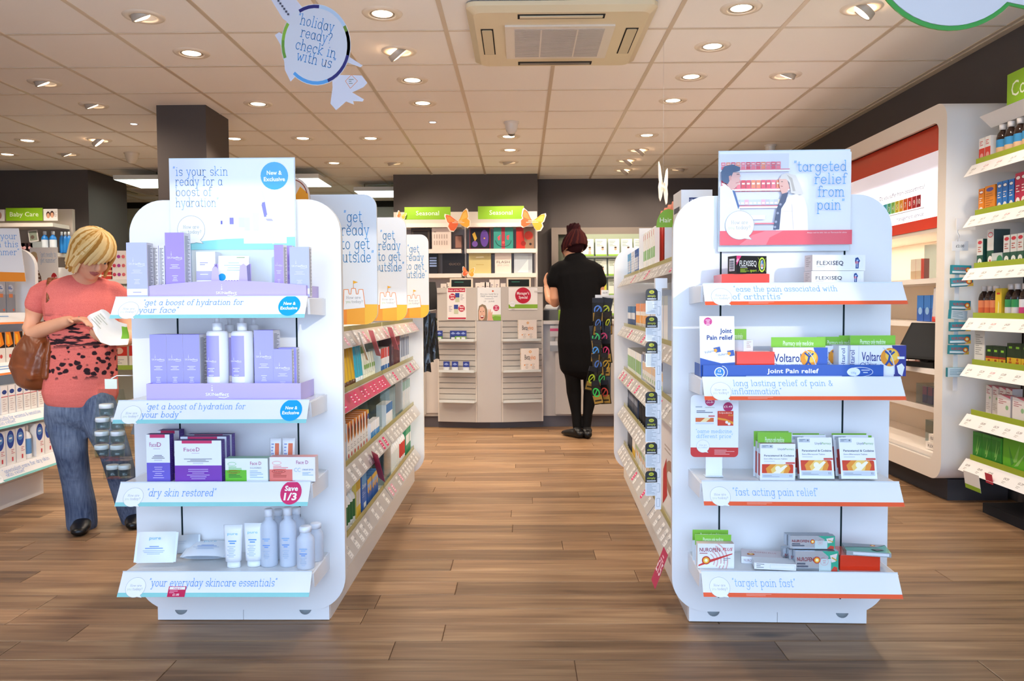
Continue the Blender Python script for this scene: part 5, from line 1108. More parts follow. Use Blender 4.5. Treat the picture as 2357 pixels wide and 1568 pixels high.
# top shelf tickets
def ticket(A, s, d, y, z, label, col, draw=None, rx=-.4, rz=0, w=.09, h=.11):
    o = MB(); o.box(-w/2, w/2, 0, .001, -h, 0, col); t = obj(o, 'price_ticket', label=label, cat='price ticket')
    m = MB(False); q = Dec(m, (-w/2, 0, -h)); q.w, q.h = w, h; (draw or (lambda q: q.lines(q.w*.15, q.h*.8, q.w*.7, 5, q.h*.14, q.h*.06, '#f4dfe4')))(q); obj(m, 'print', t)
    return place(t, A, s*d, y, z, rz, rx)
ticket(A1, 1, .30, -.352, .985, 'white curled price ticket under the first summer board', '#eeece6', lambda q: q.lines(q.w*.15, q.h*.8, q.w*.7, 6, q.h*.12, q.h*.04, '#b9b8b4'), -.3, .3)
ticket(A1, 1, .55, -.350, .985, 'pink hanging price ticket under the first summer board', '#d5707c', rx=-.3, rz=.4)
ticket(A1, 1, 1.02, -.350, .985, 'pink hanging price ticket between the second and third summer boards', '#d5707c', rx=-.3, rz=.4)
ticket(A1, 1, .62, -.347, .47, 'deep pink save ticket hanging from the second aisle shelf', '#b83058', lambda q: (q.text('Save', q.w*.5, q.h*.62, q.h*.18, '#f6e4ea', 'c', .02), q.text('1/3', q.w*.5, q.h*.2, q.h*.3, '#f6e4ea', 'c', .02)), rx=-.25, rz=.45, w=.1, h=.12)
# dark hanging bags at the far end of gondola one
for i, (dx, dz, hh) in enumerate(((0, 0, .3), (.035, -.02, .26), (-.02, -.14, .22))):
    t = thing('hanging_bag', f'{ORD[i]} crumpled black plastic bag hanging at the gondola end near the till', 'bag', group='black hanging bags')
    m = MB(); n = 10; w = .075
    def P(u, v, sd): return ((u-.5)*w*(.6+.5*v), sd*(.012+.008*math.sin(7*u+9*v+i))*math.sin(PI*u), -hh*v+.004*math.sin(9*u+i))
    for a in range(n):
        for b in range(6):
            for sd in (-1, 1):
                q = [P(a/n, b/6, sd), P((a+1)/n, b/6, sd), P((a+1)/n, (b+1)/6, sd), P(a/n, (b+1)/6, sd)]; m.face(q if sd < 0 else q[::-1], '#16171a' if (a+b) % 5 else '#2a3140', 'glossy', True)
    obj(m, 'bag_body', t)
    m = MB(); m.box(-.02, .02, -.0015, .0015, -.004, .03, '#2f6f9a' if i == 0 else '#24262a'); obj(m, 'hang_tab', t)
    place(t, G1, .375+dx, 2.275+.02*i, 1.03+dz, .25)
t = place(thing('display_hook', 'white peg hook carrying the black bags at the gondola end', 'hook'), G1, .362, 2.26, 1.035)
m = MB(); m.tube([(-.01, -.008, .02), (.03, 0, .018), (.07, .03, .025)], .003, '#d8d8d8', 'metal', 6); obj(m, 'peg', t)

# ---- gondola two, side towards the middle aisle
T5 = 1.245
L5 = 'on the top shelf of the pain relief gondola'
cols = ['#3f86c4', '#2f5fa8', '#e6ebf2', '#58a8d8', '#24458c', '#3c7cc0']
def toothp(c): return ctn(.032, .18, .148, bands((.25, c), (.45, '#e9edf3'), (.3, c)), c, '#dfe6ee', lambda q: q.lines(q.w*.25, q.h*.8, q.w*.5, 7, q.h*.1, q.h*.04, '#9fb4d0'))
for k in range(4):
    run(A2, -1, T5, 1.52+.20*k, 1.70+.20*k, 5, toothp(cols[k]), '{o} upright toothpaste carton, '+('steel blue', 'navy striped', 'white', 'sky blue')[k]+' set '+L5, y=-.28, group='toothpaste cartons')
run(A2, -1, T5, 1.02, 1.48, 6, ctn(.06, .1, .20, bands((.3, '#eef0ec'), (.25, '#7fb870'), (.45, '#f0f0ec')), '#e6e4de', '#e9e9e6', lambda q: q.rect(q.w*.1, q.h*.82, q.w*.3, q.h*.95, '#d04a54')), '{o} tall white and green carton '+L5, group='tall white and green cartons')
run(A2, -1, T5, .55, .98, 4, lambda: bag_pack(.085, .26, '#c8281e', '#c07a68'), '{o} red hanging refill pouch '+L5, y=-.24, rz=.8, cat='pouch', group='red pouches')
t = place(thing('top_board', 'blank white header board standing behind the upright toothpaste cartons', 'sign'), G2, -.03, 1.496, 1.2458)
m = MB(); m.box(-.27, -.02, 0, .006, 0, .235, '#eae6e2'); obj(m, 'board', t)
m = MB(); m.box(-.2, -.03, -.01, -.0005, 0, .01, '#d8d8d6', 'plastic'); obj(m, 'board_foot', t)
run(A2, -1, .95, 1.85, 2.28, 7, ctn(.055, .06, .125, bands((.4, '#39507c'), (.3, '#e3e6ea'), (.3, '#4a78a8')), '#50648c'), '{o} navy and white razor carton under the toothpaste shelf', group='navy razor cartons')
run(A2, -1, .95, 1.2, 1.82, 9, ctn(.062, .06, .14, bands((.25, '#eeeae4'), (.3, '#e8a24c'), (.15, '#f0ece6'), (.3, '#e89a6a')), '#ece4da', '#e08a30', lambda q: q.poly([(q.w*.2, q.h*.1), (q.w*.8, q.h*.1), (q.w*.5, q.h*.3)], '#4a4038')), '{o} orange and white wax strip carton under the toothpaste shelf', group='orange and white cartons')
for d0_, d1_, z_, n_, w_ in ((.62, .88, .92, 4, 'near bay'), (.92, 1.16, .95, 4, 'far bay')): run(A2, -1, z_, d0_, d1_, n_, ctn(.055, .07, .2, bands((.8, '#e9eaea'), (.2, '#b9c6c8')), '#e0e2e4', sdraw=lambda q: q.lines(q.w*.2, q.h*.9, q.w*.6, 14, q.h*.055, q.h*.02, '#b3b8bc')), '{o} tall plain white carton under the red pouches, '+w_, group='tall plain white cartons')
run(A2, -1, .68, 1.56, 2.28, 11, ctn(.062, .12, .14, bands((.2, '#e9ece9'), (.5, '#8fb87a'), (.3, '#eef0ee')), '#dfe5ee', '#e4e8e4'), '{o} white and green tissue carton, {r} row on the middle shelf', group='green tissue cartons')
blsq = lambda q: (q.rect(q.w*.2, q.h*.66, q.w*.8, q.h*.92, '#2c3f78'), q.rect(q.w*.35, q.h*.08, q.w*.65, q.h*.2, '#8cc06c'))
run(A2, -1, .70, .76, 1.5, 10, ctn(.068, .08, .14, bands((.35, '#ecebe6'), (.25, '#e8c8a4'), (.4, '#ecebe6')), '#e9e9ea', '#e4dfd4', blsq, blsq), '{o} cream carton with navy square, {r} row on the middle shelf', group='navy square cartons', depth_rows=2, rgap=.09)
run(A2, -1, .45, 1.72, 2.28, 9, ctn(.055, .06, .13, bands((.5, '#3a4254'), (.25, '#8a94a8'), (.25, '#2c3444')), '#444c5c', '#50586a'), '{o} dark slate carton on the shelf above the bottom one', group='dark slate cartons')
run(A2, -1, .45, 1.12, 1.70, 8, lambda: simple_bottle(.05, .15, '#1c1c20', '#2a2a2e', '#141416'), '{o} black shower gel bottle on the shelf above the bottom one', cat='bottle', group='black bottles')
run(A2, -1, .45, .84, 1.1, 4, ctn(.055, .08, .11, bands((.6, '#e9ece8'), (.4, '#4f84c0')), '#dbe6dc', '#5c8cc4'), '{o} white carton with blue top beside the black bottles', group='blue top cartons')
run(A2, -1, .21, 2.02, 2.28, 4, ctn(.05, .06, .2, '#3c4048', '#34383e'), '{o} charcoal folder at the far end of the bottom shelf', group='charcoal folders')
run(A2, -1, .21, 1.84, 2.0, 3, ctn(.05, .05, .11, bands((.4, '#e8c050'), (.6, '#ece8e0')), '#e4d8b8'), '{o} orange and cream carton on the bottom shelf', group='orange and cream cartons')
run(A2, -1, .21, 1.10, 1.82, 9, ctn(.072, .09, .14, bands((.5, '#ecebea'), (.2, '#a8c088'), (.3, '#e9e6e8')), '#e9e7ea', '#4c2434', lambda q: q.rect(q.w*.2, q.h*.3, q.w*.7, q.h*.5, '#d8a050')), '{o} white carton with maroon lid, {r} row on the bottom shelf', group='maroon lid cartons', depth_rows=2, rgap=.1)
run(A2, -1, .21, .84, 1.08, 4, ctn(.055, .07, .105, bands((.4, '#e6ece6'), (.3, '#86b490'), (.3, '#e6ece6')), '#a9c4b4', '#b8cfc0'), '{o} pale green carton between the maroon lids and the big box', group='pale green cartons')
def bigbox(q):
    w, h = q.w, q.h; q.ring(w*.55, h*.4, w*.3, w*.09, '#b08a74', h*.17); q.poly([(w*.1, h*.05), (w*.35, h*.2), (w*.3, h*.55), (w*.12, h*.4)], '#c02c34'); q.lines(w*.2, h*.66, w*.5, 2, h*.04, h*.015, '#c0b4aa')
o = carton('appliance_box', 'big white box with brown ring picture on the bottom shelf', 'box', .5, .2, .43, col='#f0ecea', draw=bigbox, sdraw=lambda q: q.lines(q.w*.1, q.h*.8, q.w*.6, 6, q.h*.06, q.h*.02, '#b9aaa4'), sgn=-1); place(o, A2, -.52, -.285, .2106)
# clip strip of batteries beside the end panel
t = place(thing('clip_strip', 'white perforated clip strip hanging beside the pain relief end panel', 'clip strip'), G2, -.388, .12, 0, .1)
m = MB(); m.box(-.011, .011, 0, .0012, .36, 1.14, '#eff1f3', 'plastic'); obj(m, 'strip', t)
m = MB(); m.box(-.012, .03, -.002, .016, 1.14, 1.175, '#f2f3f4', 'plastic'); obj(m, 'hanger', t)
m = MB(False); q = Dec(m, (-.011, 0, .36)); 
for i in range(15): 
    q.line([(.006, .01+.052*i), (.006, .04+.052*i), (.016, .04+.052*i), (.016, .01+.052*i), (.006, .01+.052*i)], .0014, '#a9b4bc')
obj(m, 'slot_print', t)
def aapack():
    t = thing('battery_pack', '', 'battery pack'); w = .042
    m = MB(); m.prism(rrect(-w, .048, 0, .088, .012, 5, '0011'), 0, .0012, '#26282a'); obj(m, 'header_card', t)
    m = MB(); m.prism(rrect(-w, 0, 0, .047, .004, 3, '1100'), 0, .0012, '#dfe3e6'); obj(m, 'backing_card', t)
    m = MB(False); q = Dec(m, (-w, 0, 0)); q.disc(w*.5, .077, .009, '#c8c83c', .006); q.text('AA', w*.5, .0745, .005, '#26282a', 'c', .02); q.text('simply', w*.5, .060, .0075, '#c8cc44', 'c', .01, w=w*.7); q.rect(w*.12, .051, w*.88, .055, '#c9ccd0'); q.lines(w*.1, .042, w*.8, 9, .0045, .0016, '#a8aeb4'); obj(m, 'print', t)
    return t
pr = None
for i, zc in enumerate((1.05, .955, .865, .69, .60, .51, .41)):
    o = aapack() if pr is None else dup(pr); pr = pr or o
    tag(o, f'{ordn(i, 7)} black and yellow battery pack down the perforated clip strip', 'battery pack', 'battery packs on the clip strip'); place(o, G2, -.392, .116, zc, .1)
# lace packets at the far end
def lace(c1):
    def f():
        t = thing('lace_packet', '', 'packet'); w, h = .07, .125
        m = MB(); m.box(-w/2, w/2, 0, .006, -h, 0, '#1b1a18', 'glossy'); obj(m, 'packet_body', t)
        m = MB(); m.box(-w/2, w/2, -.001, .007, 0, .03, '#20222a'); obj(m, 'header_card', t)
        m = MB(False); q = Dec(m, (-w/2, 0, -h)); q.rect(.004, .006, w-.004, .06, '#a8843c'); q.rect(.012, .02, w-.012, .03, '#2a2418'); q.ring(w/2, .078, .025, .008, c1, .03); q.line([(.02, .06), (w-.02, .1)], .007, c1); q.lines(w*.15, h+.008, w*.7, 1, 1, .009, '#4a78c8'); obj(m, 'print', t)
        return t
    return f
for ci, (lx, dl) in enumerate(((-.475, ('#5a86d8', '#5a86d8', '#4ac878', '#4a90d8', '#5a86d8', '#c8e03c', '#3cc85c')), (-.415, ('#c8d83c', '#c8d83c', '#e04a78', '#e04a78', '#d0a83c', '#4ac86c', '#c84a3c')))):
    for i, c in enumerate(dl):
        o = lace(c)(); tag(o, f'{ordn(i, 7)} shoe lace packet down the strip '+('closer to the shop worker' if ci == 0 else 'closer to the gondola end'), 'packet', 'hanging shoe lace packets')
        place(o, G2, lx+.012*math.sin(i*2.1)-.004*i+.02, 2.43-.004*i+.03*ci, 1.10-.088*i, .7*math.sin(i*1.7), .12); o.rotation_euler.y = .22*math.sin(i*2.9+ci)
t = place(thing('clip_strip', 'clear hanger strip carrying the shoe lace packets', 'clip strip'), G2, -.43, 2.47, 0)
m = MB(); m.box(-.04, .06, 0, .003, .45, 1.13, '#2a2c2e', 'plastic'); obj(m, 'strip', t)
m = MB(); m.box(-.04, .08, -.004, .004, 1.13, 1.15, '#d8dadc', 'plastic'); obj(m, 'hanger', t)
o = MB(); o.box(-.025, .025, 0, .001, 0, .04, '#f2f2f0'); t = obj(o, 'price_ticket', label='small white price ticket above the shoe lace packets', cat='price ticket'); m = MB(False); q = Dec(m, (-.025, 0, 0)); q.text('£2.50', .025, .018, .01, '#4a4c50', 'c', .01); obj(m, 'print', t); place(t, G2, -.41, 2.42, 1.14, .2)
# machine box on top of gondola two
o = carton('appliance_box', 'white box with navy logo standing on top of the pain relief gondola', 'box', .115, .14, .26, col='#efeeef', side='#d5d0cc', top='#f4f4f6', draw=lambda q: (q.rect(q.w*.25, q.h*.82, q.w*.9, q.h*.89, '#2c3a6c'), q.disc(q.w*.78, q.h*.855, q.w*.11, '#8a94a8'), q.text('UltraSieve', q.w*.28, q.h*.838, q.h*.035, '#f2f2f6', bold=.01, w=q.w*.38), q.lines(q.w*.45, q.h*.68, q.w*.3, 3, q.h*.03, q.h*.01, '#e8b4a0')), sdraw=lambda q: (q.rect(q.w*.1, q.h*.7, q.w*.8, q.h*.78, '#4a4c58'), q.lines(q.w*.2, q.h*.6, q.w*.6, 12, q.h*.04, q.h*.015, '#a39c98')), sgn=-1)
x_, _ = G2.at(1604, 430, .30); place(o, G2, x_, .30, 1.2458, .05)
m = MB(); m.prism([(-.05, 0), (.05, 0)]+arc(0, .0, .05, .075, 0, 180, 8)[1:-1], 0, .003, '#7fb030'); t = obj(m, 'category_sign', label='green rounded category sign peeping above the red pouches', cat='sign'); 
m = MB(False); q = Dec(m, (0, 0, 0)); q.text('Hair', -.035, .02, .02, '#f0f4e4'); obj(m, 'print', t); place(t, G2, -.28, .62, 1.40)
m = MB(); m.box(-.015, .015, .003, .006, -.15, .005, '#d8dcde', 'plastic'); obj(m, 'sign_stem', t)
ticket(A2, -1, .16, -.355, .20, 'deep pink ticket at the foot of the pain relief gondola by the big box', '#c02c5c', lambda q: (q.text('£15', q.w*.5, q.h*.35, q.h*.34, '#f6e4ea', 'c', .02), q.lines(q.w*.5, q.h*.8, q.w*.6, 2, q.h*.1, q.h*.04, '#f0c4d2', 'c')), rx=-.35, w=.1, h=.13)
# ------------------------------------------------------------------ the till counter
YC = 7.0
CW = (184, 178, 171)
t = thing('till_counter', 'white curved till counter with slatted fronts before the seasonal shelves', 'counter', (0, 0, 0))
def panel(name, x0, y0, x1, y1, z0, z1, col, parent, th=.02, m='laminate'):
    d = Vector((x1-x0, y1-y0, 0)).normalized(); nrm = Vector((-d.y, d.x, 0))*th; mb = MB()
    a, b = Vector((x0, y0, 0)), Vector((x1, y1, 0)); c, e = b+nrm, a+nrm
    mb.hexa([(*p.xy, z0) for p in (a, b, c, e)]+[(*p.xy, z1) for p in (a, b, c, e)], col, m); return obj(mb, name, parent)
mb = MB(); mb.box(-.95, 1.6, 7.10, 7.75, .1, .92, CW, 'laminate'); obj(mb, 'carcass', t)
mb = MB(); mb.box(-.98, -.745, 7.04, 7.78, .92, .95, (194, 188, 181), 'laminate'); obj(mb, 'worktop', t)
mb = MB(); mb.box(.195, 1.62, 7.04, 7.78, .92, .95, (194, 188, 181), 'laminate'); obj(mb, 'worktop', t)
mb = MB(); mb.box(-.95, -.85, 7.06, 7.10, .12, .92, CW, 'laminate'); obj(mb, 'side_panel', t)
mb = MB(); mb.box(.30, 1.6, 7.06, 7.10, .12, .92, CW, 'laminate'); obj(mb, 'side_panel', t)
mb = MB(); mb.box(-.85, -.745, 7.09, 7.1, .13, .92, (214, 206, 198), 'laminate'); obj(mb, 'side_panel', t)
mb = MB(); mb.box(-.92, 1.58, 7.12, 7.2, 0, .12, (92, 88, 92), 'laminate'); obj(mb, 'kickboard', t)
mb = MB(); mb.hexa([(-.74, 7.10, 0), (-.28, 7.05, 0), (.19, 7.10, 0), (-.28, 7.13, 0), (-.74, 7.10, .1), (-.28, 7.05, .1), (.19, 7.10, .1), (-.28, 7.13, .1)], (92, 88, 92), 'laminate'); obj(mb, 'kickboard', t)
segs = ((-.742, 7.05, -.392, 6.985), (-.392, 6.985, -.176, 6.985), (-.176, 6.985, .192, 7.05))
panel('centre_panel', -.39, 6.985, -.178, 6.985, .06, .955, (194, 188, 181), t)
for s_, (x0, y0, x1, y1) in enumerate((segs[0], segs[2])):
    pn = panel('slat_panel', x0, y0+.012, x1, y1+.012, .06, .955, (184, 177, 168), t)
    panel('edge_strip', x0, y0, x0+.012*(x1-x0)/.35, y0+.012*(y1-y0)/.35, .06, .955, (214, 206, 196), t, .03); panel('edge_strip', x1-.012*(x1-x0)/.35, y1-.012*(y1-y0)/.35, x1, y1, .06, .955, (214, 206, 196), t, .03)
    for i in range(14):
        za = .262+i*.0492; a, b = x0+.013, x1-.013
        panel('slat', a, y0+(y1-y0)*.04, b, y1-(y1-y0)*.04, za, za+.0425, (192, 186, 178), pn, .011)
    panel('base_panel', x0+.013, y0+(y1-y0)*.04, x1-.013, y1-(y1-y0)*.04, .06, .258, (188, 182, 175), t, .012)
for (x0, y0, x1, y1), zt_ in ((segs[0], 1.245), (segs[1], 1.245), (segs[2], 1.25)):
    panel('screen_panel', x0, y0, x1, y1, .957, zt_, (200, 193, 184), t, .022)
for zc in (.775, .505, .24):
    for (x0, y0, x1, y1) in (segs[0], segs[2]):
        sh = panel('clear_shelf', x0+.02, y0-.085, x1-.02, y1-.085, zc, zc+.004, '#dfe6e6', t, .082, 'frosted'); panel('shelf_lip', x0+.02, y0-.088, x1-.02, y1-.088, zc, zc+.022, '#e6ecec', sh, .002, 'frosted')
mb = MB(); mb.box(-.74, .19, 7.03, 7.4, 1.2, 1.215, (204, 196, 186), 'laminate'); obj(mb, 'screen_shelf', t)
# notices on the counter
def notice(name, label, px0, py0, px1, py1, Y, draw, ry=0, col='#f2eeea', cat='notice'):
    a, b = onY(px0, py0, Y), onY(px1, py1, Y); w, h = b.x-a.x, a.z-b.z
    o = MB(); o.box(-w/2, w/2, 0, .0012, 0, h, col); r = obj(o, name, label=label, cat=cat, loc=((a.x+b.x)/2, Y, b.z), rz=ry)
    mb = MB(False); q = Dec(mb, (-w/2, 0, 0)); q.w, q.h = w, h; draw(q); obj(mb, 'print', r); return r
def deals(q):
    w, h = q.w, q.h; RD = '#c22a44'
    q.rect(w*.05, h*.88, w*.95, h, RD); q.text('Deals of the Week', w*.5, h*.915, h*.055, '#f6e6e8', 'c', .02, w=w*.86); q.rect(w*.05, h*.02, w*.98, h*.07, RD)
    for cx, cy, px, c in ((.28, .73, .43, '#3a4f9a'), (.76, .36, .36, '#3a4f9a')):
        q.rect(w*px, h*(cy-.17), w*(px+.22), h*(cy+.12), '#c9cfae'); q.rect(w*px, h*(cy-.02), w*(px+.22), h*(cy+.12), c); q.disc(w*cx, h*cy, w*.17, RD); q.text('Save', w*cx, h*(cy+.02), h*.055, '#ffffff', 'c', .02); q.text('40%', w*cx, h*(cy-.07), h*.055, '#ffffff', 'c', .02)
    q.lines(w*.7, h*.78, w*.2, 4, h*.05, h*.015, '#9a94a0'); q.lines(w*.1, h*.42, w*.18, 4, h*.05, h*.015, '#9a94a0')
notice('offer_notice', 'deals of the week notice in red and white on the till counter', 1028, 664, 1074, 736, 7.0125, deals, -.18)
def hearing(q):
    w, h = q.w, q.h
    q.rect(0, 0, w, h, '#eef0ef'); q.rect(w*.6, 0, w, h*.18, '#7fb23c'); q.poly([(w*.6, h*.1), (w*.75, h*.14), (w, h*.12), (w, h*.18), (w*.6, h*.18)], '#a8cc74')
    q.text('Are you ready for a', w*.5, h*.78, h*.05, '#7b8794', 'c', w=w*.76); q.text('FREE hearing test?', w*.5, h*.71, h*.05, '#7b8794', 'c', w=w*.72); q.text('17    JUNE', w*.5, h*.56, h*.04, '#5e6670', 'c', w=w*.45); q.lines(w*.5, h*.65, w*.4, 1, 1, h*.015, '#a8b0b8', 'c'); q.disc(w*.66, h*.89, w*.04, '#d8603c'); q.disc(w*.8, h*.38, w*.13, '#c03058'); q.lines(w*.8, h*.42, w*.15, 3, h*.045, h*.02, '#f4d8e0', 'c')
    q.poly([(w*.02, 0), (w*.02, h*.3), (w*.06, h*.44), (w*.2, h*.5), (w*.34, h*.46), (w*.42, h*.32), (w*.42, h*.1), (w*.4, 0)], '#8e7a60'); q.poly([(w*.06, h*.04), (w*.05, h*.26), (w*.1, h*.4), (w*.22, h*.43), (w*.31, h*.36), (w*.33, h*.2), (w*.28, h*.06), (w*.18, h*.0)], '#e2b49c'); q.disc(w*.13, h*.27, w*.02, '#4a3c36', n=8); q.disc(w*.25, h*.28, w*.02, '#4a3c36', n=8); q.poly([(w*.1, h*.15), (w*.28, h*.16), (w*.24, h*.07), (w*.14, h*.07)], '#8c2c30'); q.poly([(w*.12, h*.145), (w*.26, h*.15), (w*.24, h*.115), (w*.14, h*.115)], '#f8f4f0'); q.line([(w*.19, h*.26), (w*.18, h*.19), (w*.21, h*.18)], w*.012, '#c08e78')
    q.poly([(w*.42, 0), (w*.44, h*.2), (w*.47, h*.34), (w*.5, h*.34), (w*.51, h*.24), (w*.54, h*.35), (w*.57, h*.34), (w*.57, h*.22), (w*.62, h*.28), (w*.64, h*.26), (w*.62, h*.12), (w*.68, 0)], '#e0ae96')
notice('hearing_notice', 'hearing test notice of a laughing woman cupping her ear', 1099, 662, 1153, 738, 6.98, hearing)
def manager(q):
    w, h = q.w, q.h
    q.rect(0, h*.06, w, h*.24, '#8ab53c'); q.disc(w*.5, h*.64, h*.36, '#c81f3c'); q.text("Manager's", w*.5, h*.68, h*.13, '#fdf0f0', 'c', .02, w=w*.42); q.text('Special', w*.5, h*.5, h*.13, '#fdf0f0', 'c', .02, w=w*.3); bubble(q, w*.13, h*.26, h*.13, txt='#b0b6b0'); q.lines(w*.1, h*.02, w*.2, 1, 1, h*.015, '#a0a0a0')
notice('offer_notice', "manager's special notice with a red disc over a green band", 1170, 662, 1238, 713, 7.012, manager, .18)
# goods on the counter's clear shelves
def beta(q):
    w, h = q.w, q.h
    q.text('Beta', w*.2, h*.52, h*.22, '#55504e', bold=.01, w=w*.3); q.text('vivo', w*.51, h*.52, h*.22, '#e8913c', bold=.01, w=w*.3); q.ring(w*.51, h*.86, h*.06, h*.03, '#e8a44c', n=10); q.lines(w*.5, h*.48, w*.3, 1, 1, h*.02, '#c0b8b0', 'c')
    for x in (.32, .68): q.disc(w*(x-.12), h*.28, h*.03, '#e8913c', n=8); q.lines(w*x, h*.3, w*.18, 4, h*.06, h*.02, '#b8b0a8', 'c')
    q.line([(w*.03, h*.05), (w*.97, h*.05)], h*.012, '#e8b07c')
for l, px0, py0, px1, zc in (('white cereal supplement box on the upper clear shelf of the till', 1193, 737, 1236, .781), ('white cereal supplement box on the middle clear shelf of the till', 1199, 803, 1241, .511)):
    a, b = onY(px0, py0, 6.92), onY(px1, py0, 6.92)
    carton('supplement_box', l, 'box', b.x-a.x, .045, a.z-zc, col='#eee4da', side='#e8ddd0', top='#f2e9e0', draw=beta, sdraw=lambda q: q.lines(q.w*.2, q.h*.75, q.w*.6, 4, q.h*.15, q.h*.05, '#e0b48c'), group='white supplement boxes', sgn=-1).location = ((a.x+b.x)/2, 6.948, zc)
    bpy.data.objects[-1 if 0 else COL.objects[-2].name].rotation_euler = (0, 0, .18)
def gum(c): return carton('gum_packet', None, None, .055, .012, .088, col='#2b3a78', front=bands((.45, c), (.55, '#2f4190')), side='#6c78a8', draw=lambda q: (q.poly([(q.w*.1, q.h*.7), (q.w*.5, q.h*.88), (q.w*.9, q.h*.7), (q.w*.5, q.h*.62)], '#8fa4dc'), q.rect(q.w*.2, q.h*.1, q.w*.8, q.h*.35, '#d9dce0')))
for i, (px, zc, c) in enumerate(((1010, .781, '#5a8a3c'), (1042, .781, '#2a4a6c'), (1054, .781, '#6ca03c'), (1066, .781, '#7f9a5c'), (1026, .511, '#c8ccd2'), (1046, .511, '#d0d4d8'), (1072, .511, '#ccd0d6'))):
    o = gum(c); X = onY(px, 700, 6.96).x; yy = 7.05+(X+.742)*(-.065/.35); o.location = (X, max(6.9, yy-.06), zc); o.rotation_euler.z = -.18
    tag(o, f'{ordn(i, 4)} blue gum packet along the upper clear shelf of the till' if i < 4 else f'{ordn(i-4, 3)} pink topped gum packet along the middle clear shelf of the till', 'packet', 'gum packets on the till')
# customer displays
for l, a, b, y0 in (('customer display with black screen above the deals notice', 1035, 1088, 637), ('customer display with black screen above the manager notice', 1166, 1222, 634)):
    p0, p1 = onY(a, y0, 7.12), onY(b, 660, 7.12); w = p1.x-p0.x; h = .115
    t = thing('customer_display', l, 'till display', ((p0.x+p1.x)/2, 7.12, 1.2165), 0, 'till displays')
    mb = MB(); mb.hexa([(-w/2, 0, .02), (w/2, 0, .02), (w/2, .05, .02), (-w/2, .05, .02), (-w/2, .015, h), (w/2, .015, h), (w/2, .05, h), (-w/2, .05, h)], (214, 200, 178), 'plastic'); obj(mb, 'housing', t)
    mb = MB(False); V = Vector((0, .015, h-.02)); q = Dec(mb, (-w/2, 0, .02), (1, 0, 0), V, 'glossy'); q.rect(w*.07, h*.16, w*.93, h*.72, '#10191a'); q.lines(w*.2, h*.5, w*.5, 1, 1, h*.06, '#2c6a5c'); obj(mb, 'screen', t)
    mb = MB(); mb.box(-.05, .05, .01, .045, 0, .0195, (196, 182, 162), 'plastic'); obj(mb, 'display_foot', t)
for i, (px, w, h) in enumerate(((1022, .06, .07), (1032, .03, .08), (1100, .045, .075), (1112, .05, .08), (1122, .05, .08), (1132, .045, .105), (1144, .045, .105), (1158, .045, .07))):
    X = onY(px, 650, 7.2).x
    o = carton('small_carton', f'{ordn(i, 8)} small carton from the gondola side along the till screen', 'box', w, .05, h, col='#e6dcd2', side='#d5c9bc', draw=lambda q: q.lines(q.w*.3, q.h*.5, q.w*.4, 2, q.h*.15, q.h*.06, '#6c6478'), group='cartons on the till screen'); o.location = (X, 7.2, 1.2165)
# till monitors and scanners behind the counter
t = thing('till_monitor', 'black till monitor seen at the gondola end of the counter', 'monitor', (-.90, 7.34, .951), .5)
mb = MB(); mb.hexa([(-.16, 0, .1), (.16, 0, .1), (.16, .05, .1), (-.16, .05, .1), (-.16, .09, .36), (.16, .09, .36), (.16, .12, .36), (-.16, .12, .36)], '#17181b', 'plastic'); obj(mb, 'screen', t)
mb = MB(); mb.box(-.03, .03, .03, .1, .02, .12, '#1d1e21', 'plastic'); obj(mb, 'neck', t)
mb = MB(); mb.box(-.12, .12, -.06, .16, 0, .02, '#1d1e21', 'plastic'); obj(mb, 'base', t)
t = thing('receipt_printer', 'black and grey receipt printer beside the shop worker', 'printer', (.26, 7.2, .951), -.2)
mb = MB(); mb.hexa([(-.08, 0, 0), (.08, 0, 0), (.08, .15, 0), (-.08, .15, 0), (-.075, .02, .09), (.075, .02, .09), (.075, .15, .13), (-.075, .15, .13)], '#2a2c30', 'plastic'); obj(mb, 'body', t)
mb = MB(); mb.hexa([(-.06, .02, .092), (.06, .02, .092), (.06, .14, .129), (-.06, .14, .129), (-.06, .02, .105), (.06, .02, .105), (.06, .14, .142), (-.06, .14, .142)], '#9a9da2', 'plastic'); obj(mb, 'lid', t)
t = thing('green_carton', 'lime green carton on the counter beside the shop worker', 'box', (.385, 7.14, .951), .2); mb = MB(); mb.box(-.04, .04, 0, .06, 0, .09, '#a8d040', side='#8ab82c'); obj(mb, 'carton_body', t); mb = MB(); mb.box(-.04, .04, 0, .06, .09, .094, '#c8e070'); obj(mb, 'flap', t)
t = thing('door_front_drawer', '', '') if 0 else None
notice('clear_holder', 'clear leaflet holder with pink strip on the counter front', 1266, 750, 1285, 775, 7.045, lambda q: q.rect(0, q.h*.5, q.w, q.h*.75, '#c2507a'), col='#b9b9bc', cat='holder'); notice('clear_holder', 'lower grey leaflet holder on the counter front', 1266, 786, 1286, 809, 7.045, lambda q: q.rect(0, q.h*.6, q.w, q.h, '#d4d6d8'), col='#8f959c', cat='holder')

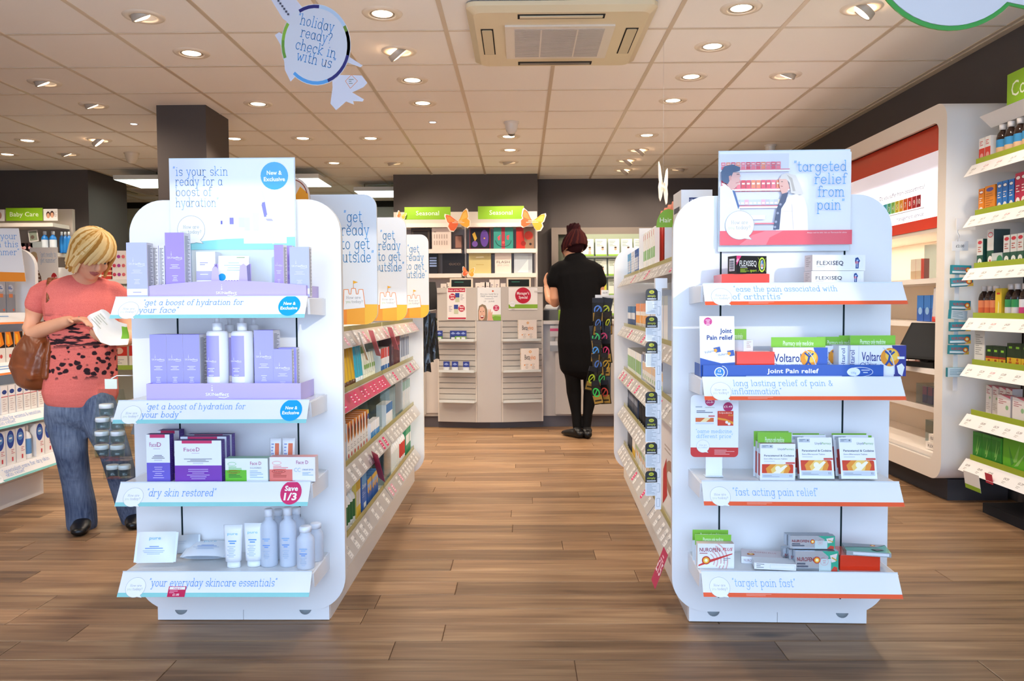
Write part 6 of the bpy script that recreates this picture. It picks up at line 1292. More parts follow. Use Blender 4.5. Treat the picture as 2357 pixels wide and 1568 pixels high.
# ------------------------------------------------------------------ seasonal shelves
YS = 8.85
t = thing('gift_shelving', 'two bay white gift shelving under two green seasonal signs', 'shelving', (0, 0, 0))
mb = MB(); mb.box(-1.44, .185, 9.08, 9.128, .0, 2.15, (226, 214, 202), 'laminate'); obj(mb, 'back_panel', t)
mb = MB(); mb.box(-1.4, .15, 9.06, 9.08, .1, 1.95, (150, 138, 130), 'laminate'); obj(mb, 'grey_insert', t)
for x in (-1.44, -.63, .165): mb = MB(); mb.box(x, x+.02, 8.95, 9.06, 0, 2.0, (222, 212, 202), 'laminate'); obj(mb, 'upright', t)
for x0, x1 in ((-1.42, -.66), (-.60, .165)):
    for z in (2.0, 1.715, 1.445, 1.15, .85): mb = MB(); mb.box(x0, x1, YS, 9.06, z-.045, z, (240, 228, 214), 'laminate'); obj(mb, 'shelf', t)
def sign_board(label, text, px0, py0, px1, py1, Y, col='#84b41c', gap=.5):
    a, b = onY(px0, py0, Y), onY(px1, py1, Y); w, h = b.x-a.x, a.z-b.z
    o = MB(); o.box(-w/2, w/2, 0, .008, 0, h, col); r = obj(o, 'category_sign', label=label, cat='sign', group='green category signs', loc=((a.x+b.x)/2, Y, b.z)); mb = MB(False); q = Dec(mb, (-w/2, 0, 0)); q.text(text, w*.5, h*.34, h*.36, '#eef4de', 'c', w=w*gap); obj(mb, 'print', r); return r
sign_board('green seasonal sign nearer the summer boards', 'Seasonal', 931, 477, 1037, 505, YS-.01); sign_board('green seasonal sign above the shop worker side of the gifts', 'Seasonal', 1100, 475, 1206, 504, YS-.01)
def gift(px0, py0, px1, z, label, col, draw, side=None, rz=0, d=.05, Y=8.89): 
    a, b = onY(px0, py0, Y), onY(px1, py0, Y); o = carton('gift_box', label, 'gift box', b.x-a.x, d, min(a.z-z, .236 if z > 1.6 else .222), col=col, side=side, draw=draw, group='gift sets on the seasonal shelves'); o.location = ((a.x+b.x)/2, Y, z+.0006); o.rotation_euler.z = rz; return o
g1, g2 = 1.715, 1.445
gift(946, 526, 990, g1, 'dark framed gift box beside the white perfume set', '#2c2624', lambda q: (q.rect(q.w*.05, q.h*.06, q.w*.95, q.h*.94, '#4a4038'), q.rect(q.w*.12, q.h*.12, q.w*.88, q.h*.88, '#241f1e')))
gift(994, 525, 1038, g1, 'white perfume sampler gift box with rows of vials', '#e8d8cc', lambda q: (q.lines(q.w*.1, q.h*.8, q.w*.2, 1, 1, q.h*.03, '#8a7c74'), [q.rect(q.w*(.1+.13*i), q.h*(.2+.3*j), q.w*(.16+.13*i), q.h*(.4+.3*j), '#c2ada0') for i in range(6) for j in range(2)]))
gift(1046, 541, 1064, g1, 'small brown gift box at the shelf middle', '#4a3430', lambda q: q.rect(q.w*.12, q.h*.1, q.w*.88, q.h*.9, '#9a6f60'))
def purp(q): w, h = q.w, q.h; q.rect(w*.02, h*.02, w*.98, h*.98, '#1c1620'); q.disc(w*.72, h*.5, w*.2, '#5a3c8c', h*.4); q.disc(w*.25, h*.24, w*.14, '#6a4a94', h*.14); q.poly([(w*.12, h*.7), (w*.25, h*.8), (w*.36, h*.5), (w*.25, h*.36)], '#c8a03c'); q.disc(w*.72, h*.5, w*.04, '#c8a03c', n=10)
gift(1081, 519, 1128, g1, 'black gift box with purple bottle and red edges', '#a82820', purp, '#d02a20')
def teal(q): w, h = q.w, q.h; q.rect(w*.4, 0, w*.58, h, '#9c3440'); q.line(arc(w*.5, h*.4, w*.4, h*.3, 180, 360), h*.03, '#20403c'); q.poly([(w*.2, h*.55), (w*.35, h*.66), (w*.32, h*.42), (w*.24, h*.4)], '#d84a54'); q.poly([(w*.66, h*.6), (w*.8, h*.66), (w*.78, h*.42), (w*.68, h*.44)], '#d84a54'); q.disc(w*.5, h*.3, w*.07, '#e05a54', n=12)
gift(1136, 518, 1181, g1, 'teal gift box with red butterfly motif', '#2f8478', teal, '#6cc0ac')
def redg(q): w, h = q.w, q.h; q.poly([(0, 0), (w*.5, 0), (w*.4, h), (0, h)], '#b02a20'); q.disc(w*.7, h*.62, w*.24, '#c03a2a'); q.disc(w*.4, h*.25, w*.14, '#8c2018'); q.disc(w*.8, h*.22, w*.07, '#2a2020')
gift(1188, 519, 1229, g1, 'red and copper gift box under the butterfly', '#8a6850', redg)
gift(984, 579, 1007, g2, 'black gift box with blue window half hidden by the last summer board', '#16161a', lambda q: [q.rect(q.w*.2, q.h*(.35+.13*i), q.w*.9, q.h*(.43+.13*i), '#8fa6d4') for i in range(4)])
gift(1018, 579, 1069, g2, 'wide black perfume gift box with faint gold lettering', '#171315', lambda q: q.text('GUCCI', q.w*.55, q.h*.42, q.h*.11, '#8a7468', 'c', w=q.w*.5), '#2a2426')
gift(1079, 575, 1130, g2, 'pale gold gift box wrapped in film', '#c9b97c', lambda q: (q.lines(q.w*.5, q.h*.42, q.w*.35, 1, 1, q.h*.03, '#b59a58', 'c'), q.poly([(q.w*.3, q.h*.78), (q.w*.7, q.h*.8), (q.w*.65, q.h*.84), (q.w*.35, q.h*.82)], '#f2ead0')), '#a08a3c')
gift(1139, 580, 1177, g2, 'white perfume gift box with dark flash lettering', '#e6d8cc', lambda q: (q.text('FLASH', q.w*.5, q.h*.5, q.h*.13, '#6a6260', 'c', w=q.w*.78), q.text('JIMMY CHOO', q.w*.5, q.h*.36, q.h*.09, '#b4a8a0', 'c', w=q.w*.72)), '#3a3434')
gift(1183, 577, 1225, g2, 'pale blue gift box at the end of the lower gift shelf', '#b4bcc4', lambda q: (q.rect(q.w*.05, q.h*.04, q.w*.78, q.h*.96, '#bcc6ce'), q.poly([(q.w*.2, q.h*.04), (q.w*.78, q.h*.04), (q.w*.78, q.h*.7)], '#d5dce0')))
def butterfly(label, px, py, Y, s, rz=0, tilt=0, flip=1, name='paper_butterfly', hang=False):
    GR = hang
    p = onY(px, py, Y); t = thing(name, label, 'decoration', p, rz, 'paper butterflies')
    W1 = [(0, .02), (.1, .1), (.3, .36), (.46, .44), (.5, .36), (.48, .1), (.42, .02), (.5, -.1), (.44, -.3), (.3, -.36), (.14, -.24), (.03, -.1)]
    R = Matrix.Rotation(tilt, 3, 'Y'); full = [(x, z) for x, z in W1]+[(-x, z) for x, z in W1[::-1]]
    tr = lambda P, k=1: [tuple((R @ Vector((x*s*k, 0, z*s*k))).xz) for x, z in P]
    mb = MB()
    for sd in (1, -1): mb.prism(tr([(sd*x, z) for x, z in W1][::sd]), 0, .003, '#f4e6d6')
    obj(mb, 'card', t)
    mb = MB(False); q = Dec(mb, (0, 0, 0))
    for sd, c1, c2 in ((-1, '#e2683c', '#ea8a4c'), (1, '#eaa83c', '#f0c05c')) if not GR else ():
        P = tr([(sd*x, z) for x, z in W1][::sd], .9); q.poly(P, c1 if flip > 0 else c2); P2 = tr([(sd*(x*.8+.06), z*.8) for x, z in W1[:6]][::sd], .9); q.poly(P2, c2 if flip > 0 else c1)
    q.lines(0, 0, s*.5, 2, s*.06, s*.025, '#f8dcc0', 'c') if not GR else (q.text('How are', 0, .02*s, .05*s, '#5a5a58', 'c', hand=True, w=.4*s), q.text('you today?', 0, -.1*s, .05*s, '#6a7a50', 'c', hand=True, w=.45*s)); obj(mb, 'print', t)
    if hang: mb = MB(); mb.tube([(0, .0015, .1*s), (0, .0015, H-p.z)], .0006, '#c8c8c8', 'plastic', 4); obj(mb, 'thread', t)
    return t
butterfly('orange paper butterfly between the two seasonal signs', 1055, 510, 8.80, .27, 0, -.25); butterfly('orange and yellow paper butterfly at the corner of the seasonal wall', 1225, 509, 8.80, .27, 0, .25); butterfly('small pale paper butterfly on the lower gift shelf edge', 1078, 627, 8.80, .14, 0, .1); butterfly('cream paper butterfly peeping over the last summer board', 924, 496, 8.80, .1, .3, .3)
butterfly('hanging paper butterfly turned edge on over the toothpaste shelf', 1527, 428, 4.6, .27, 1.2, 0, hang=True)
# ------------------------------------------------------------------ doorway with leaflet rack behind the worker
mb = MB(); mb.box(.36, .44, 9.44, 9.52, 0, 2.0, (124, 114, 106), 'paint'); fr_ = obj(mb, 'door_1', kind='structure'); 
mb = MB(); mb.box(.44, 1.9, 9.44, 9.52, 1.92, 2.0, (124, 114, 106), 'paint'); obj(mb, 'door_head', fr_)
mb = MB(); mb.box(.44, 1.9, 9.50, 9.519, 0, 1.92, (84, 88, 74), 'paint'); obj(mb, 'dark_backing', fr_)  # dark green panel: the dimness of the room beyond put into its colour
t = thing('leaflet_rack', 'grey green leaflet rack in the doorway behind the shop worker', 'rack', (1.08, 9.36, 0))
mb = MB(); mb.box(-.38, .42, .06, .1, 0, 1.92, (150, 160, 136), 'plastic'); obj(mb, 'back_board', t)
mb = MB(); mb.box(-.385, -.365, -.02, .1, 0, 1.92, (206, 208, 196), 'plastic'); obj(mb, 'side_post', t)
for z in (1.66, 1.43, 1.2, .97, .74): mb = MB(); mb.box(-.365, .42, -.02, .06, z-.02, z, (128, 136, 118), 'plastic'); obj(mb, 'rack_shelf', t)
for r, z in enumerate((1.66, 1.43, 1.2, .97)):
    for i in range(5):
        def lf(q, i=i, r=r):
            w, h = q.w, q.h; q.lines(w*.1, h*.85, w*.6, 4, h*.09, h*.035, '#8a9a80'); q.rect(0, 0, w, h*.1, '#8ab83c'); q.disc(w*.65, h*.4, w*.12, '#c89a80', n=10); q.disc(w*.65, h*.5, w*.12, '#4a3a30', w*.08, n=10); q.poly([(w*.5, h*.1), (w*.8, h*.1), (w*.75, h*.3), (w*.55, h*.3)], ('#c8a894', '#e8e8e4', '#c0ccd4')[i % 3])
        o = carton('leaflet', f'{ordn(i, 5)} leaflet along row {ORD[r]} from the top of the doorway rack', 'leaflet', .13, .004, .2, col='#dfe6d8' if not (r == 2 and i == 1) else '#c8c83c', draw=lf, group='leaflets in the doorway rack'); o.location = (.785+.15*i, 9.37, z+.0006); o.rotation_euler.x = -.08
# ------------------------------------------------------------------ hanging signs
Yp = 3.3
def P2(px, py): p = onY(px, py, Yp); return p.x, p.z
t = thing('hanging_sign', 'round holiday sign with paper aeroplane hanging from the ceiling', 'sign', (0, Yp, 0))
poly = lambda L: [P2(*p) for p in L][::-1]
ell = [(727+78*math.cos(a)+20*math.sin(a)*0, 102+93*math.sin(a)) for a in [2*PI*i/40 for i in range(40)]]
ell = [(727+80*math.cos(a)-8*math.sin(a), 103+12*math.cos(a)*.9+93*math.sin(a)) for a in [2*PI*i/40 for i in range(40)]]
GL = '#d6d4de'
for nm, L in (('fuselage', [(596, -46), (640, -52), (697, 18), (664, 52), (650, 42)]), ('wing', [(632, 80), (642, 73), (656, 84), (654, 118)]), ('wing', [(651, 112), (700, 150), (686, 168), (668, 187), (655, 160)]), ('wing', [(797, 126), (834, 150), (829, 154), (796, 142)]), ('tail', [(764, 186), (780, 172), (832, 173), (845, 190), (836, 200), (810, 212), (837, 228), (834, 233), (812, 232), (814, 240), (796, 233), (773, 253), (760, 238), (765, 200)])):
    mb = MB(); mb.prism(poly(L), .004, .008, GL, edge='#f0f0f4'); obj(mb, nm, t)
mb = MB(); mb.prism(poly(ell), 0, .003, '#d5d5dc', edge='#f0f0f0'); obj(mb, 'disc', t)
mb = MB(False); q = Dec(mb, (0, 0, 0))
e2 = lambda k: [(727+80*k*math.cos(a)-8*k*math.sin(a), 103+11*k*math.cos(a)+93*k*math.sin(a)) for a in [2*PI*i/40 for i in range(41)]]
O2, I2 = e2(.985), e2(.90)
for a, b, c in ((-3, 7, '#2e2a6e'), (7, 14, '#5aa0dc'), (17, 20, '#6c9a3a'), (20, 23, '#8ab43c'), (26, 30, '#2e2a6e'), (30, 36, '#b8cce0'), (36, 38, '#6f8c30'), (38, 41, '#8ab43c')):
    for i in range(a, b): q.poly([P2(*O2[i % 40]), P2(*I2[i % 40]), P2(*I2[(i+1) % 40]), P2(*O2[(i+1) % 40])], c, up=False)
k_ = Yp/1838
for s, px, py, w in (('“holiday', 684, 54, 84), ('ready?', 691, 84, 72), ('check in', 679, 112, 94), ('with us”', 682, 138, 88)): x, zz = P2(px, py); q.text(s, x, zz, 15*k_, '#3a8fd0', hand=True, w=w*k_, rot=-.24)
for i in range(6): x, zz = P2(641+4.5*i, 2+6.2*i); q.rect(x-.004, zz-.004, x+.004, zz+.004, '#4a4a58')
obj(mb, 'print', t)
mb = MB(False); q = Dec(mb, (0, .004, 0)); x0, zz0 = P2(806, 203); q.line([(x0, zz0), (x0-.02, zz0+.03), (x0+.005, zz0+.055), (x0+.03, zz0+.03), (x0, zz0)], .002, '#e08a50'); q.lines(x0-.006, zz0+.035, .02, 3, .008, .003, '#8a9080'); obj(mb, 'tail_print', t)
mb = MB(); x, zz = P2(727, 12); mb.tube([(x, .002, zz), (x, .002, H)], .0008, '#d0d0d0', 'plastic', 4); obj(mb, 'thread', t)
Yp = 2.5
t = thing('hanging_sign', 'huge white speech bubble sign with green rim hanging by the right wall shelves', 'sign', (0, Yp, 0))
circ = lambda r: [(2187+r*math.cos(a), -120+r*math.sin(a)) for a in [math.radians(44+i*296/44) for i in range(45)]]
out = circ(190)+[(2400, -60), (2420, 34)]
mb = MB(); mb.prism([P2(*p) for p in out], 0, .006, '#4aa04a', edge='#58a848'); obj(mb, 'rim', t)
mb = MB(); mb.prism([P2(*p) for p in circ(180)+[(2390, -60), (2408, 24)]], -.004, -.0005, '#dcdadc'); obj(mb, 'face_panel', t)
mb = MB(); x, zz = P2(2187, -300); mb.tube([(x, .003, zz), (x, .003, H)], .001, '#d0d0d0', 'plastic', 4); obj(mb, 'thread', t)
# ------------------------------------------------------------------ pain relief wall unit on the right wall
A3 = Fr((2.27, 4.32, 0), -PI/2)
t = thing('pharmacy_unit', 'white rounded wall unit with red bands and lit osteoarthritis sign', 'wall unit', A3.o, A3.rz)
LW = 3.2
O1, I1 = rrect(-LW, .117, 0, 2.166, .1, 10), rrect(-LW+.09, .22, -.085, 2.07, .05, 10)
CR = (232, 222, 210); n = len(O1)
mb = MB()
for i in range(n):
    j = (i+1) % n
    mb.face([(O1[i][0], 0, O1[i][1]), (O1[j][0], 0, O1[j][1]), (I1[j][0], 0, I1[j][1]), (I1[i][0], 0, I1[i][1])], CR, 'laminate')
    mb.face([(O1[j][0], 0, O1[j][1]), (O1[i][0], 0, O1[i][1]), (O1[i][0], .42, O1[i][1]), (O1[j][0], .42, O1[j][1])], (226, 224, 220), 'laminate', True)
    mb.face([(I1[i][0], 0, I1[i][1]), (I1[j][0], 0, I1[j][1]), (I1[j][0], .02, I1[j][1]), (I1[i][0], .02, I1[i][1])], (214, 206, 196), 'laminate')
obj(mb, 'frame', t)
mb = MB(); mb.box(-LW+.05, -.05, .405, .42, .12, 2.16, (236, 222, 204), 'laminate'); obj(mb, 'back_panel', t)
mb = MB(); mb.box(-.083, -.06, .022, .40, .2, 2.08, (228, 218, 206), 'laminate'); obj(mb, 'inner_side', t)
mb = MB(); mb.box(-LW+.1, -.084, .045, .40, 1.927, 2.075, '#c8402a', 'laminate'); obj(mb, 'red_band', t)
mb = MB(); mb.hexa([(-LW+.1, .06, 1.836), (-.084, .06, 1.836), (-.084, .39, 1.836), (-LW+.1, .39, 1.836), (-LW+.1, .03, 1.9265), (-.084, .03, 1.9265), (-.084, .39, 1.9265), (-LW+.1, .39, 1.9265)], '#e9e4ee', 'dim'); obj(mb, 'light_cove', t)
mb = MB(); mb.box(-LW+.1, -.084, .05, .40, 1.569, 1.8355, '#fdfcff', 'backlit'); sg = obj(mb, 'lit_sign', t)
mb = MB(False); q = Dec(mb, (0, .05, 0))
q.text('Do you suffer from osteoarthritis?', -.90, 1.745, .028, '#6e6a86', w=.575)
scale = ('#3a62b0', '#3f8fc8', '#48b4c8', '#5cbc8c', '#8cc860', '#d8c83c', '#e8a438', '#e0662c', '#cc3a28', '#b82a30', '#9c2432')
for i in range(10): x = -.90+.054*i; q.rect(x, 1.645, x+.051, 1.715, scale[i+1]); q.text(str(i+1), x+.026, 1.664, .03, '#fbf6f0', 'c', .02); 
q.text('management service', -.66, 1.59, .026, '#6e6a86', w=.33); q.lines(-.8, 1.632, .5, 1, 1, .005, '#c8c4d0'); obj(mb, 'sign_print', sg)
mb = MB(); mb.box(-LW+.1, -.084, .045, .40, 1.506, 1.5685, '#dc3c28', 'laminate'); obj(mb, 'red_band', t)
mb = MB(); mb.box(-LW+.1, -.084, .05, .40, 1.485, 1.5055, (226, 214, 200), 'laminate'); obj(mb, 'underside', t)
for z, y0 in ((1.23, .10), (.975, .10), (.72, .0), (.48, .12), (.245, .03)): mb = MB(); mb.box(-LW+.1, -.084, y0, .40, z-.03, z, (238, 230, 222), 'laminate'); obj(mb, 'shelf', t)
mb = MB(); mb.box(-LW+.02, -.06, .07, .40, 0, .116, (70, 68, 70), 'rubber'); obj(mb, 'kickboard', t)
al = bpy.data.lights.new('unit_fill', 'AREA'); al.shape = 'RECTANGLE'; al.size = 2.6; al.size_y = .05; al.energy = 9; al.color = (1, .86, .70)
alo = bpy.data.objects.new('unit_fill', al); COL.objects.link(alo); alo.location = A3.w(-1.6, .16, 1.48); alo.rotation_euler = (0, 0, A3.rz)  # area fill added under the header to brighten the unit shelves
def u3(o, x, y, z, rz=0): return place(o, A3, x, y, z+.0006, rz)
def row3(n, x0, x1, y, z, mk, fmt, cat='box', grp=None):
    pr = None
    for i in range(n):
        o = mk() if pr is None else dup(pr); pr = pr or o; tag(o, fmt.format(o=ordn(i, n)), cat, grp); u3(o, x0+(x1-x0)*(i+.5)/n, y+random.uniform(0, .003), z, random.uniform(-.03, .03))
clear_bin(A3, 1, -.30, 1.23, .36, .18, .2, 'clear bin of white packs under the lit osteoarthritis sign', y=.13)
row3(4, -.46, -.14, .20, 1.232, ctn(.055, .05, .15, bands((.6, '#eeeae6'), (.4, '#f4f2f0')), '#e4dad2'), '{o} white pack in the clear bin under the lit sign', grp='white packs under the lit sign')
row3(3, -.33, -.13, .14, 1.232, ctn(.045, .03, .09, '#f0eeec', '#e4e0dc', draw=barcode), '{o} small barcoded carton in the clear bin under the lit sign', grp='barcoded cartons')
row3(2, -.62, -.5, .12, 1.232, ctn(.06, .05, .12, bands((.4, '#c8b090'), (.6, '#e0d4c0')), '#c04a3c'), '{o} tan carton beside the clear bin under the lit sign', grp='tan cartons')
row3(3, -.58, -.33, .14, .977, ctn(.075, .06, .155, bands((.5, '#2f5cb0'), (.5, '#3a78c8')), '#28509c', draw=lambda q: q.disc(q.w*.5, q.h*.4, q.w*.3, '#8fb8e4', n=12)), '{o} blue carton on the wall unit shelf over the black card terminal', grp='blue wall unit cartons')
row3(1, -.37, -.30, .11, .977, tube_make(.055, .2, '#d8d4d8', '#c83a30'), 'white and red tube standing over the black card terminal', 'tube')
row3(3, -.29, -.12, .16, .977, ctn(.05, .05, .16, bands((.7, '#9c2c28'), (.3, '#b84038')), '#8c2824'), '{o} dark red carton on the wall unit shelf over the terminal', grp='dark red cartons')
row3(3, -.72, -.45, .12, .722, ctn(.08, .05, .09, bands((.5, '#d8d4d4'), (.5, '#c8382e')), '#b83028', draw=lambda q: q.text('ThermaCare', q.w*.5, q.h*.65, q.h*.14, '#f6e8e4', 'c', w=q.w*.8)), '{o} red heat wrap carton on the desk beside the terminal', grp='heat wrap cartons')
row3(2, -.42, -.2, .25, .722, ctn(.08, .05, .1, bands((.5, '#2a4a90'), (.5, '#3c6cb8')), '#2c7a4a'), '{o} blue carton behind the black card terminal', grp='blue desk cartons')
t = thing('card_terminal', 'black tilted touch screen terminal on the wall unit desk', 'terminal'); u3(t, -.28, .07, .721, .35)
mb = MB(); mb.box(-.1, .1, -.08, .08, 0, .03, '#151517', 'plastic'); obj(mb, 'base', t)
mb = MB(); mb.hexa([(-.03, -.04, .03), (.03, -.04, .03), (.03, .02, .03), (-.03, .02, .03), (-.03, -.03, .12), (.03, -.03, .12), (.03, .0, .12), (-.03, .0, .12)], '#1a1a1c', 'plastic'); obj(mb, 'neck', t)
mb = MB(); mb.hexa([(-.15, -.11, .05), (.15, -.11, .05), (.15, -.08, .04), (-.15, -.08, .04), (-.15, .02, .25), (.15, .02, .25), (.15, .05, .24), (-.15, .05, .24)], '#101113', 'rubber'); sc_ = obj(mb, 'screen_housing', t)
mb = MB(False); q = Dec(mb, (-.15, -.11, .05), (1, 0, 0), (0, .13, .2), 'rubber'); q.rect(.015, .015, .285, .23, '#1c1e21'); obj(mb, 'screen', sc_)
clear_bin(A3, 1, -.42, .48, .3, .14, .12, 'clear tray of purple sachets in the lower wall unit', y=.14)
row3(4, -.56, -.3, .17, .482, ctn(.05, .05, .1, bands((.5, '#3a3a88'), (.5, '#a83c80')), '#2c3c90'), '{o} purple and navy carton in the clear lower tray', grp='purple lower cartons')
row3(2, -.22, -.10, .16, .482, ctn(.055, .05, .12, '#c8321e', '#b02a18'), '{o} red acrylic block in the lower wall unit', 'display riser', 'red wall unit blocks')
clear_bin(A3, 1, -.42, .245, .3, .16, .13, 'clear tray of slim cartons at the wall unit bottom', y=.2)
row3(5, -.56, -.3, .24, .247, ctn(.04, .04, .11, '#d8d4d4', '#4a4650'), '{o} slim white carton in the bottom clear tray', grp='slim bottom cartons')
fx = lambda q: q.text('FLEXISEQ', q.w*.5, q.h*.3, q.h*.4, '#4a4650', 'c', w=q.w*.7)
for l, x, y, z, rz in (('white joint gel carton at the very bottom of the wall unit', -.22, .07, .247, .15), ('white joint gel carton stacked on another at the bottom', -.21, .075, .292, .05), ('white joint gel carton on the red acrylic block', -.16, .15, .604, .1)):
    o = carton('gel_carton', l, 'box', .13, .05, .043, col='#eae2da', side='#ddd2c8', draw=fx); u3(o, x, y, z, rz)
o = carton('gel_carton', 'small joint gel carton end on at the wall unit corner', 'box', .05, .05, .05, col='#eae2da', side='#3a3236', draw=lambda q: q.lines(q.w*.2, q.h*.7, q.w*.3, 4, q.h*.14, q.h*.05, '#5a4a50')); u3(o, -.112, .06, .247, 0)

# ------------------------------------------------------------------ cough and cold shelving on the right wall
A4 = Fr((2.33, 4.15, 0), -PI/2)
t = thing('remedy_shelving', 'white cough and cold wall shelving with lime edged shelves', 'shelving', A4.o, A4.rz)
mb = MB(); mb.box(-.02, 1.6, .33, .365, .05, 2.0, (216, 210, 204), 'laminate'); obj(mb, 'back_panel', t)
for x in (.42, 1.2): mb = MB(); mb.box(x, x+.03, .322, .33, .05, 1.95, '#1c1c1e', 'rubber'); obj(mb, 'upright_slot', t)
mb = MB(); mb.box(.02, 1.6, .06, .36, 0, .05, '#2a2a2c', 'rubber'); obj(mb, 'kickboard', t)
L4Z = (1.79, 1.53, 1.26, 1.005, .765, .505, .27)
mb = MB(); mb.hexa([(.06, .04, 1.965), (1.6, .04, 1.965), (1.6, .33, 1.965), (.06, .33, 1.965), (.06, -.02, 2.02), (1.6, -.02, 2.02), (1.6, .33, 2.02), (.06, .33, 2.02)], (236, 232, 228), 'laminate'); obj(mb, 'canopy', t)
for li, z in enumerate(L4Z):
    mb = MB(); mb.box(-.03, 1.6, .0, .33, z-.03, z, (232, 226, 220), 'laminate'); sh = obj(mb, 'shelf', t)
    mb = MB(); mb.hexa([(-.03, -.045, z-.058), (1.6, -.045, z-.058), (1.6, -.042, z-.059), (-.03, -.042, z-.059), (-.03, -.003, z+.003), (1.6, -.003, z+.003), (1.6, .0, z+.002), (-.03, .0, z+.002)], (240, 236, 232), 'plastic'); obj(mb, 'price_strip', sh)
    mb = MB(); mb.box(.0, 1.6, .001, .004, z, z+.03, '#9aab2c', 'plastic'); obj(mb, 'shelf_riser', sh)
    rnd = random.Random(li); x = .03
    while x < .75:
        mb = MB(False); q = Dec(mb, (-.03+x, -.045, z-.058), (1, 0, 0), (0, .042, .061)); q.rect(0, .008, .046, .06, '#efebe6'); q.text('£%d.%d9' % (rnd.randint(2, 8), rnd.randint(0, 9)), .003, .034, .0125, '#6a5a54' if rnd.random() < .85 else '#b8505c', bold=.01); q.lines(.003, .022, .035, 2, .007, .003, '#b8aea8'); obj(mb, 'price_tag', sh); x += rnd.choice((.09, .11, .13))
def row4(n, x0, x1, z, mk, fmt, cat='box', grp=None, y=.012):
    pr = None
    for i in range(n):
        o = mk() if pr is None else dup(pr); pr = pr or o; tag(o, fmt.format(o=ordn(i, n)), cat, grp); place(o, A4, x0+(x1-x0)*(i+.5)/n, y+random.uniform(0, .004), z+.0006, random.uniform(-.03, .03))
z = L4Z
def brown(lab, l2, w=.058, h=.17): 
    def f():
        t = thing('medicine_bottle', '', 'bottle'); r = w/2; m = MB()
        m.lathe([(r*.94, 0, '#2a1812', 'glossy'), (r, .004), (r, h*.08, lab, 'print'), (r, h*.34, l2, 'print'), (r, h*.56, '#2a1812', 'glossy'), (r, h*.62), (r*.8, h*.74), (r*.42, h*.82), (r*.40, h*.84)], n=16, c=(0, r, 0)); obj(m, 'bottle_body', t)
        m = MB(); m.lathe([(r*.55, h*.84), (r*.57, h*.99), (r*.5, h)], '#e6dcd4', 'plastic', 14, c=(0, r, 0)); obj(m, 'cap', t); return t
    return f
row4(2, .0, .105, z[0], ctn(.048, .05, .13, bands((.6, '#d03c2c'), (.4, '#f0ece6')), '#d8d0c8', draw=lambda q: (q.disc(q.w*.5, q.h*.3, q.w*.3, '#e8a098', n=14), q.poly([(0, 0), (q.w, 0), (q.w, q.h*.12), (0, q.h*.04)], '#f0c840'), q.lines(q.w*.15, q.h*.85, q.w*.6, 3, q.h*.07, q.h*.03, '#d06058'))), '{o} red and white throat carton on the top cough shelf', grp='red and white throat cartons')
row4(7, .12, .60, z[0], brown('#d8b088', '#3a88b8'), '{o} brown medicine bottle with blue and tan label on the top cough shelf', 'bottle', 'blue label bottles')
clear_bin(A4, 1, .40, z[0], .1, .06, .26, 'clear upright holder in front of the blue label bottles', y=-.0) if 0 else None
oval = lambda c, d: (lambda q: (q.disc(q.w*.5, q.h*.86, q.w*.4, '#f4f0ec', q.h*.07), q.ring(q.w*.5, q.h*.86, q.w*.4, q.w*.08, d, q.h*.07), q.disc(q.w*.5, q.h*.2, q.w*.34, '#f0e8e0', q.h*.11), q.disc(q.w*.5, q.h*.18, q.w*.12, d, n=10), q.lines(q.w*.2, q.h*.62, q.w*.6, 3, q.h*.08, q.h*.03, '#f0e4dc')))
row4(1, .0, .06, z[1], ctn(.05, .06, .135, '#e88a20', '#d8761a', '#e8a048', oval(0, '#b8402c')), 'narrow orange cough carton at the second shelf end', grp=None)
row4(1, .06, .155, z[1], ctn(.09, .06, .14, '#e08a2a', '#d8761a', '#e8a048', lambda q: (q.disc(q.w*.5, q.h*.86, q.w*.36, '#5a58a0', q.h*.07), q.lines(q.w*.1, q.h*.7, q.w*.8, 8, q.h*.08, q.h*.02, '#a8602c'))), 'wide orange cough carton turned text side out', grp=None)
row4(3, .165, .30, z[1], ctn(.043, .05, .145, '#2c74c0', '#2c4a78', '#3a88c8', oval(0, '#2c3c78')), '{o} blue cough carton on the second cough shelf', grp='blue cough cartons')
row4(6, .305, .6, z[1], ctn(.046, .05, .165, '#b82c4c', '#982440', '#c84a60', oval(0, '#a02c3c')), '{o} crimson cough carton on the second cough shelf', grp='crimson cough cartons')
grn = lambda: ctn(.05, .05, .15, bands((.45, '#2c5a48'), (.55, '#e6e6e0')), '#2f5c4c', '#c8ccc4', lambda q: (q.disc(q.w*.5, q.h*.88, q.w*.36, '#d8404c', q.h*.06), q.disc(q.w*.5, q.h*.22, q.w*.34, '#e8e8e0', q.h*.12), q.disc(q.w*.5, q.h*.2, q.w*.1, '#3c8a5c', n=10), q.lines(q.w*.2, q.h*.7, q.w*.6, 3, q.h*.07, q.h*.03, '#b85c4c')))
row4(1, .0, .06, z[2], grn(), 'green and white cough carton at the third shelf end')
row4(1, .075, .16, z[2], ctn(.055, .08, .19, bands((.45, '#2c5a48'), (.55, '#e6e6e0')), '#3c4a48', '#a8aca8', oval(0, '#c83c48')), 'taller green and white cough carton beside a small one')
row4(1, .13, .22, z[2], ctn(.085, .03, .07, bands((.5, '#8aa89c'), (.5, '#c8d0cc')), '#9cb0a8', '#c8d0cc', lambda q: q.disc(q.w*.75, q.h*.5, q.h*.32, '#3c8a5c')), 'small silver green lozenge carton in front of the taller ones')
row4(7, .225, .6, z[2], grn(), '{o} green and white cough carton in the third shelf row', grp='green and white cough cartons')
row4(3, .0, .165, z[3], brown('#d86a3c', '#e88c5c', .052, .165), '{o} brown bottle with orange label on the fourth cough shelf', 'bottle', 'orange label bottles')
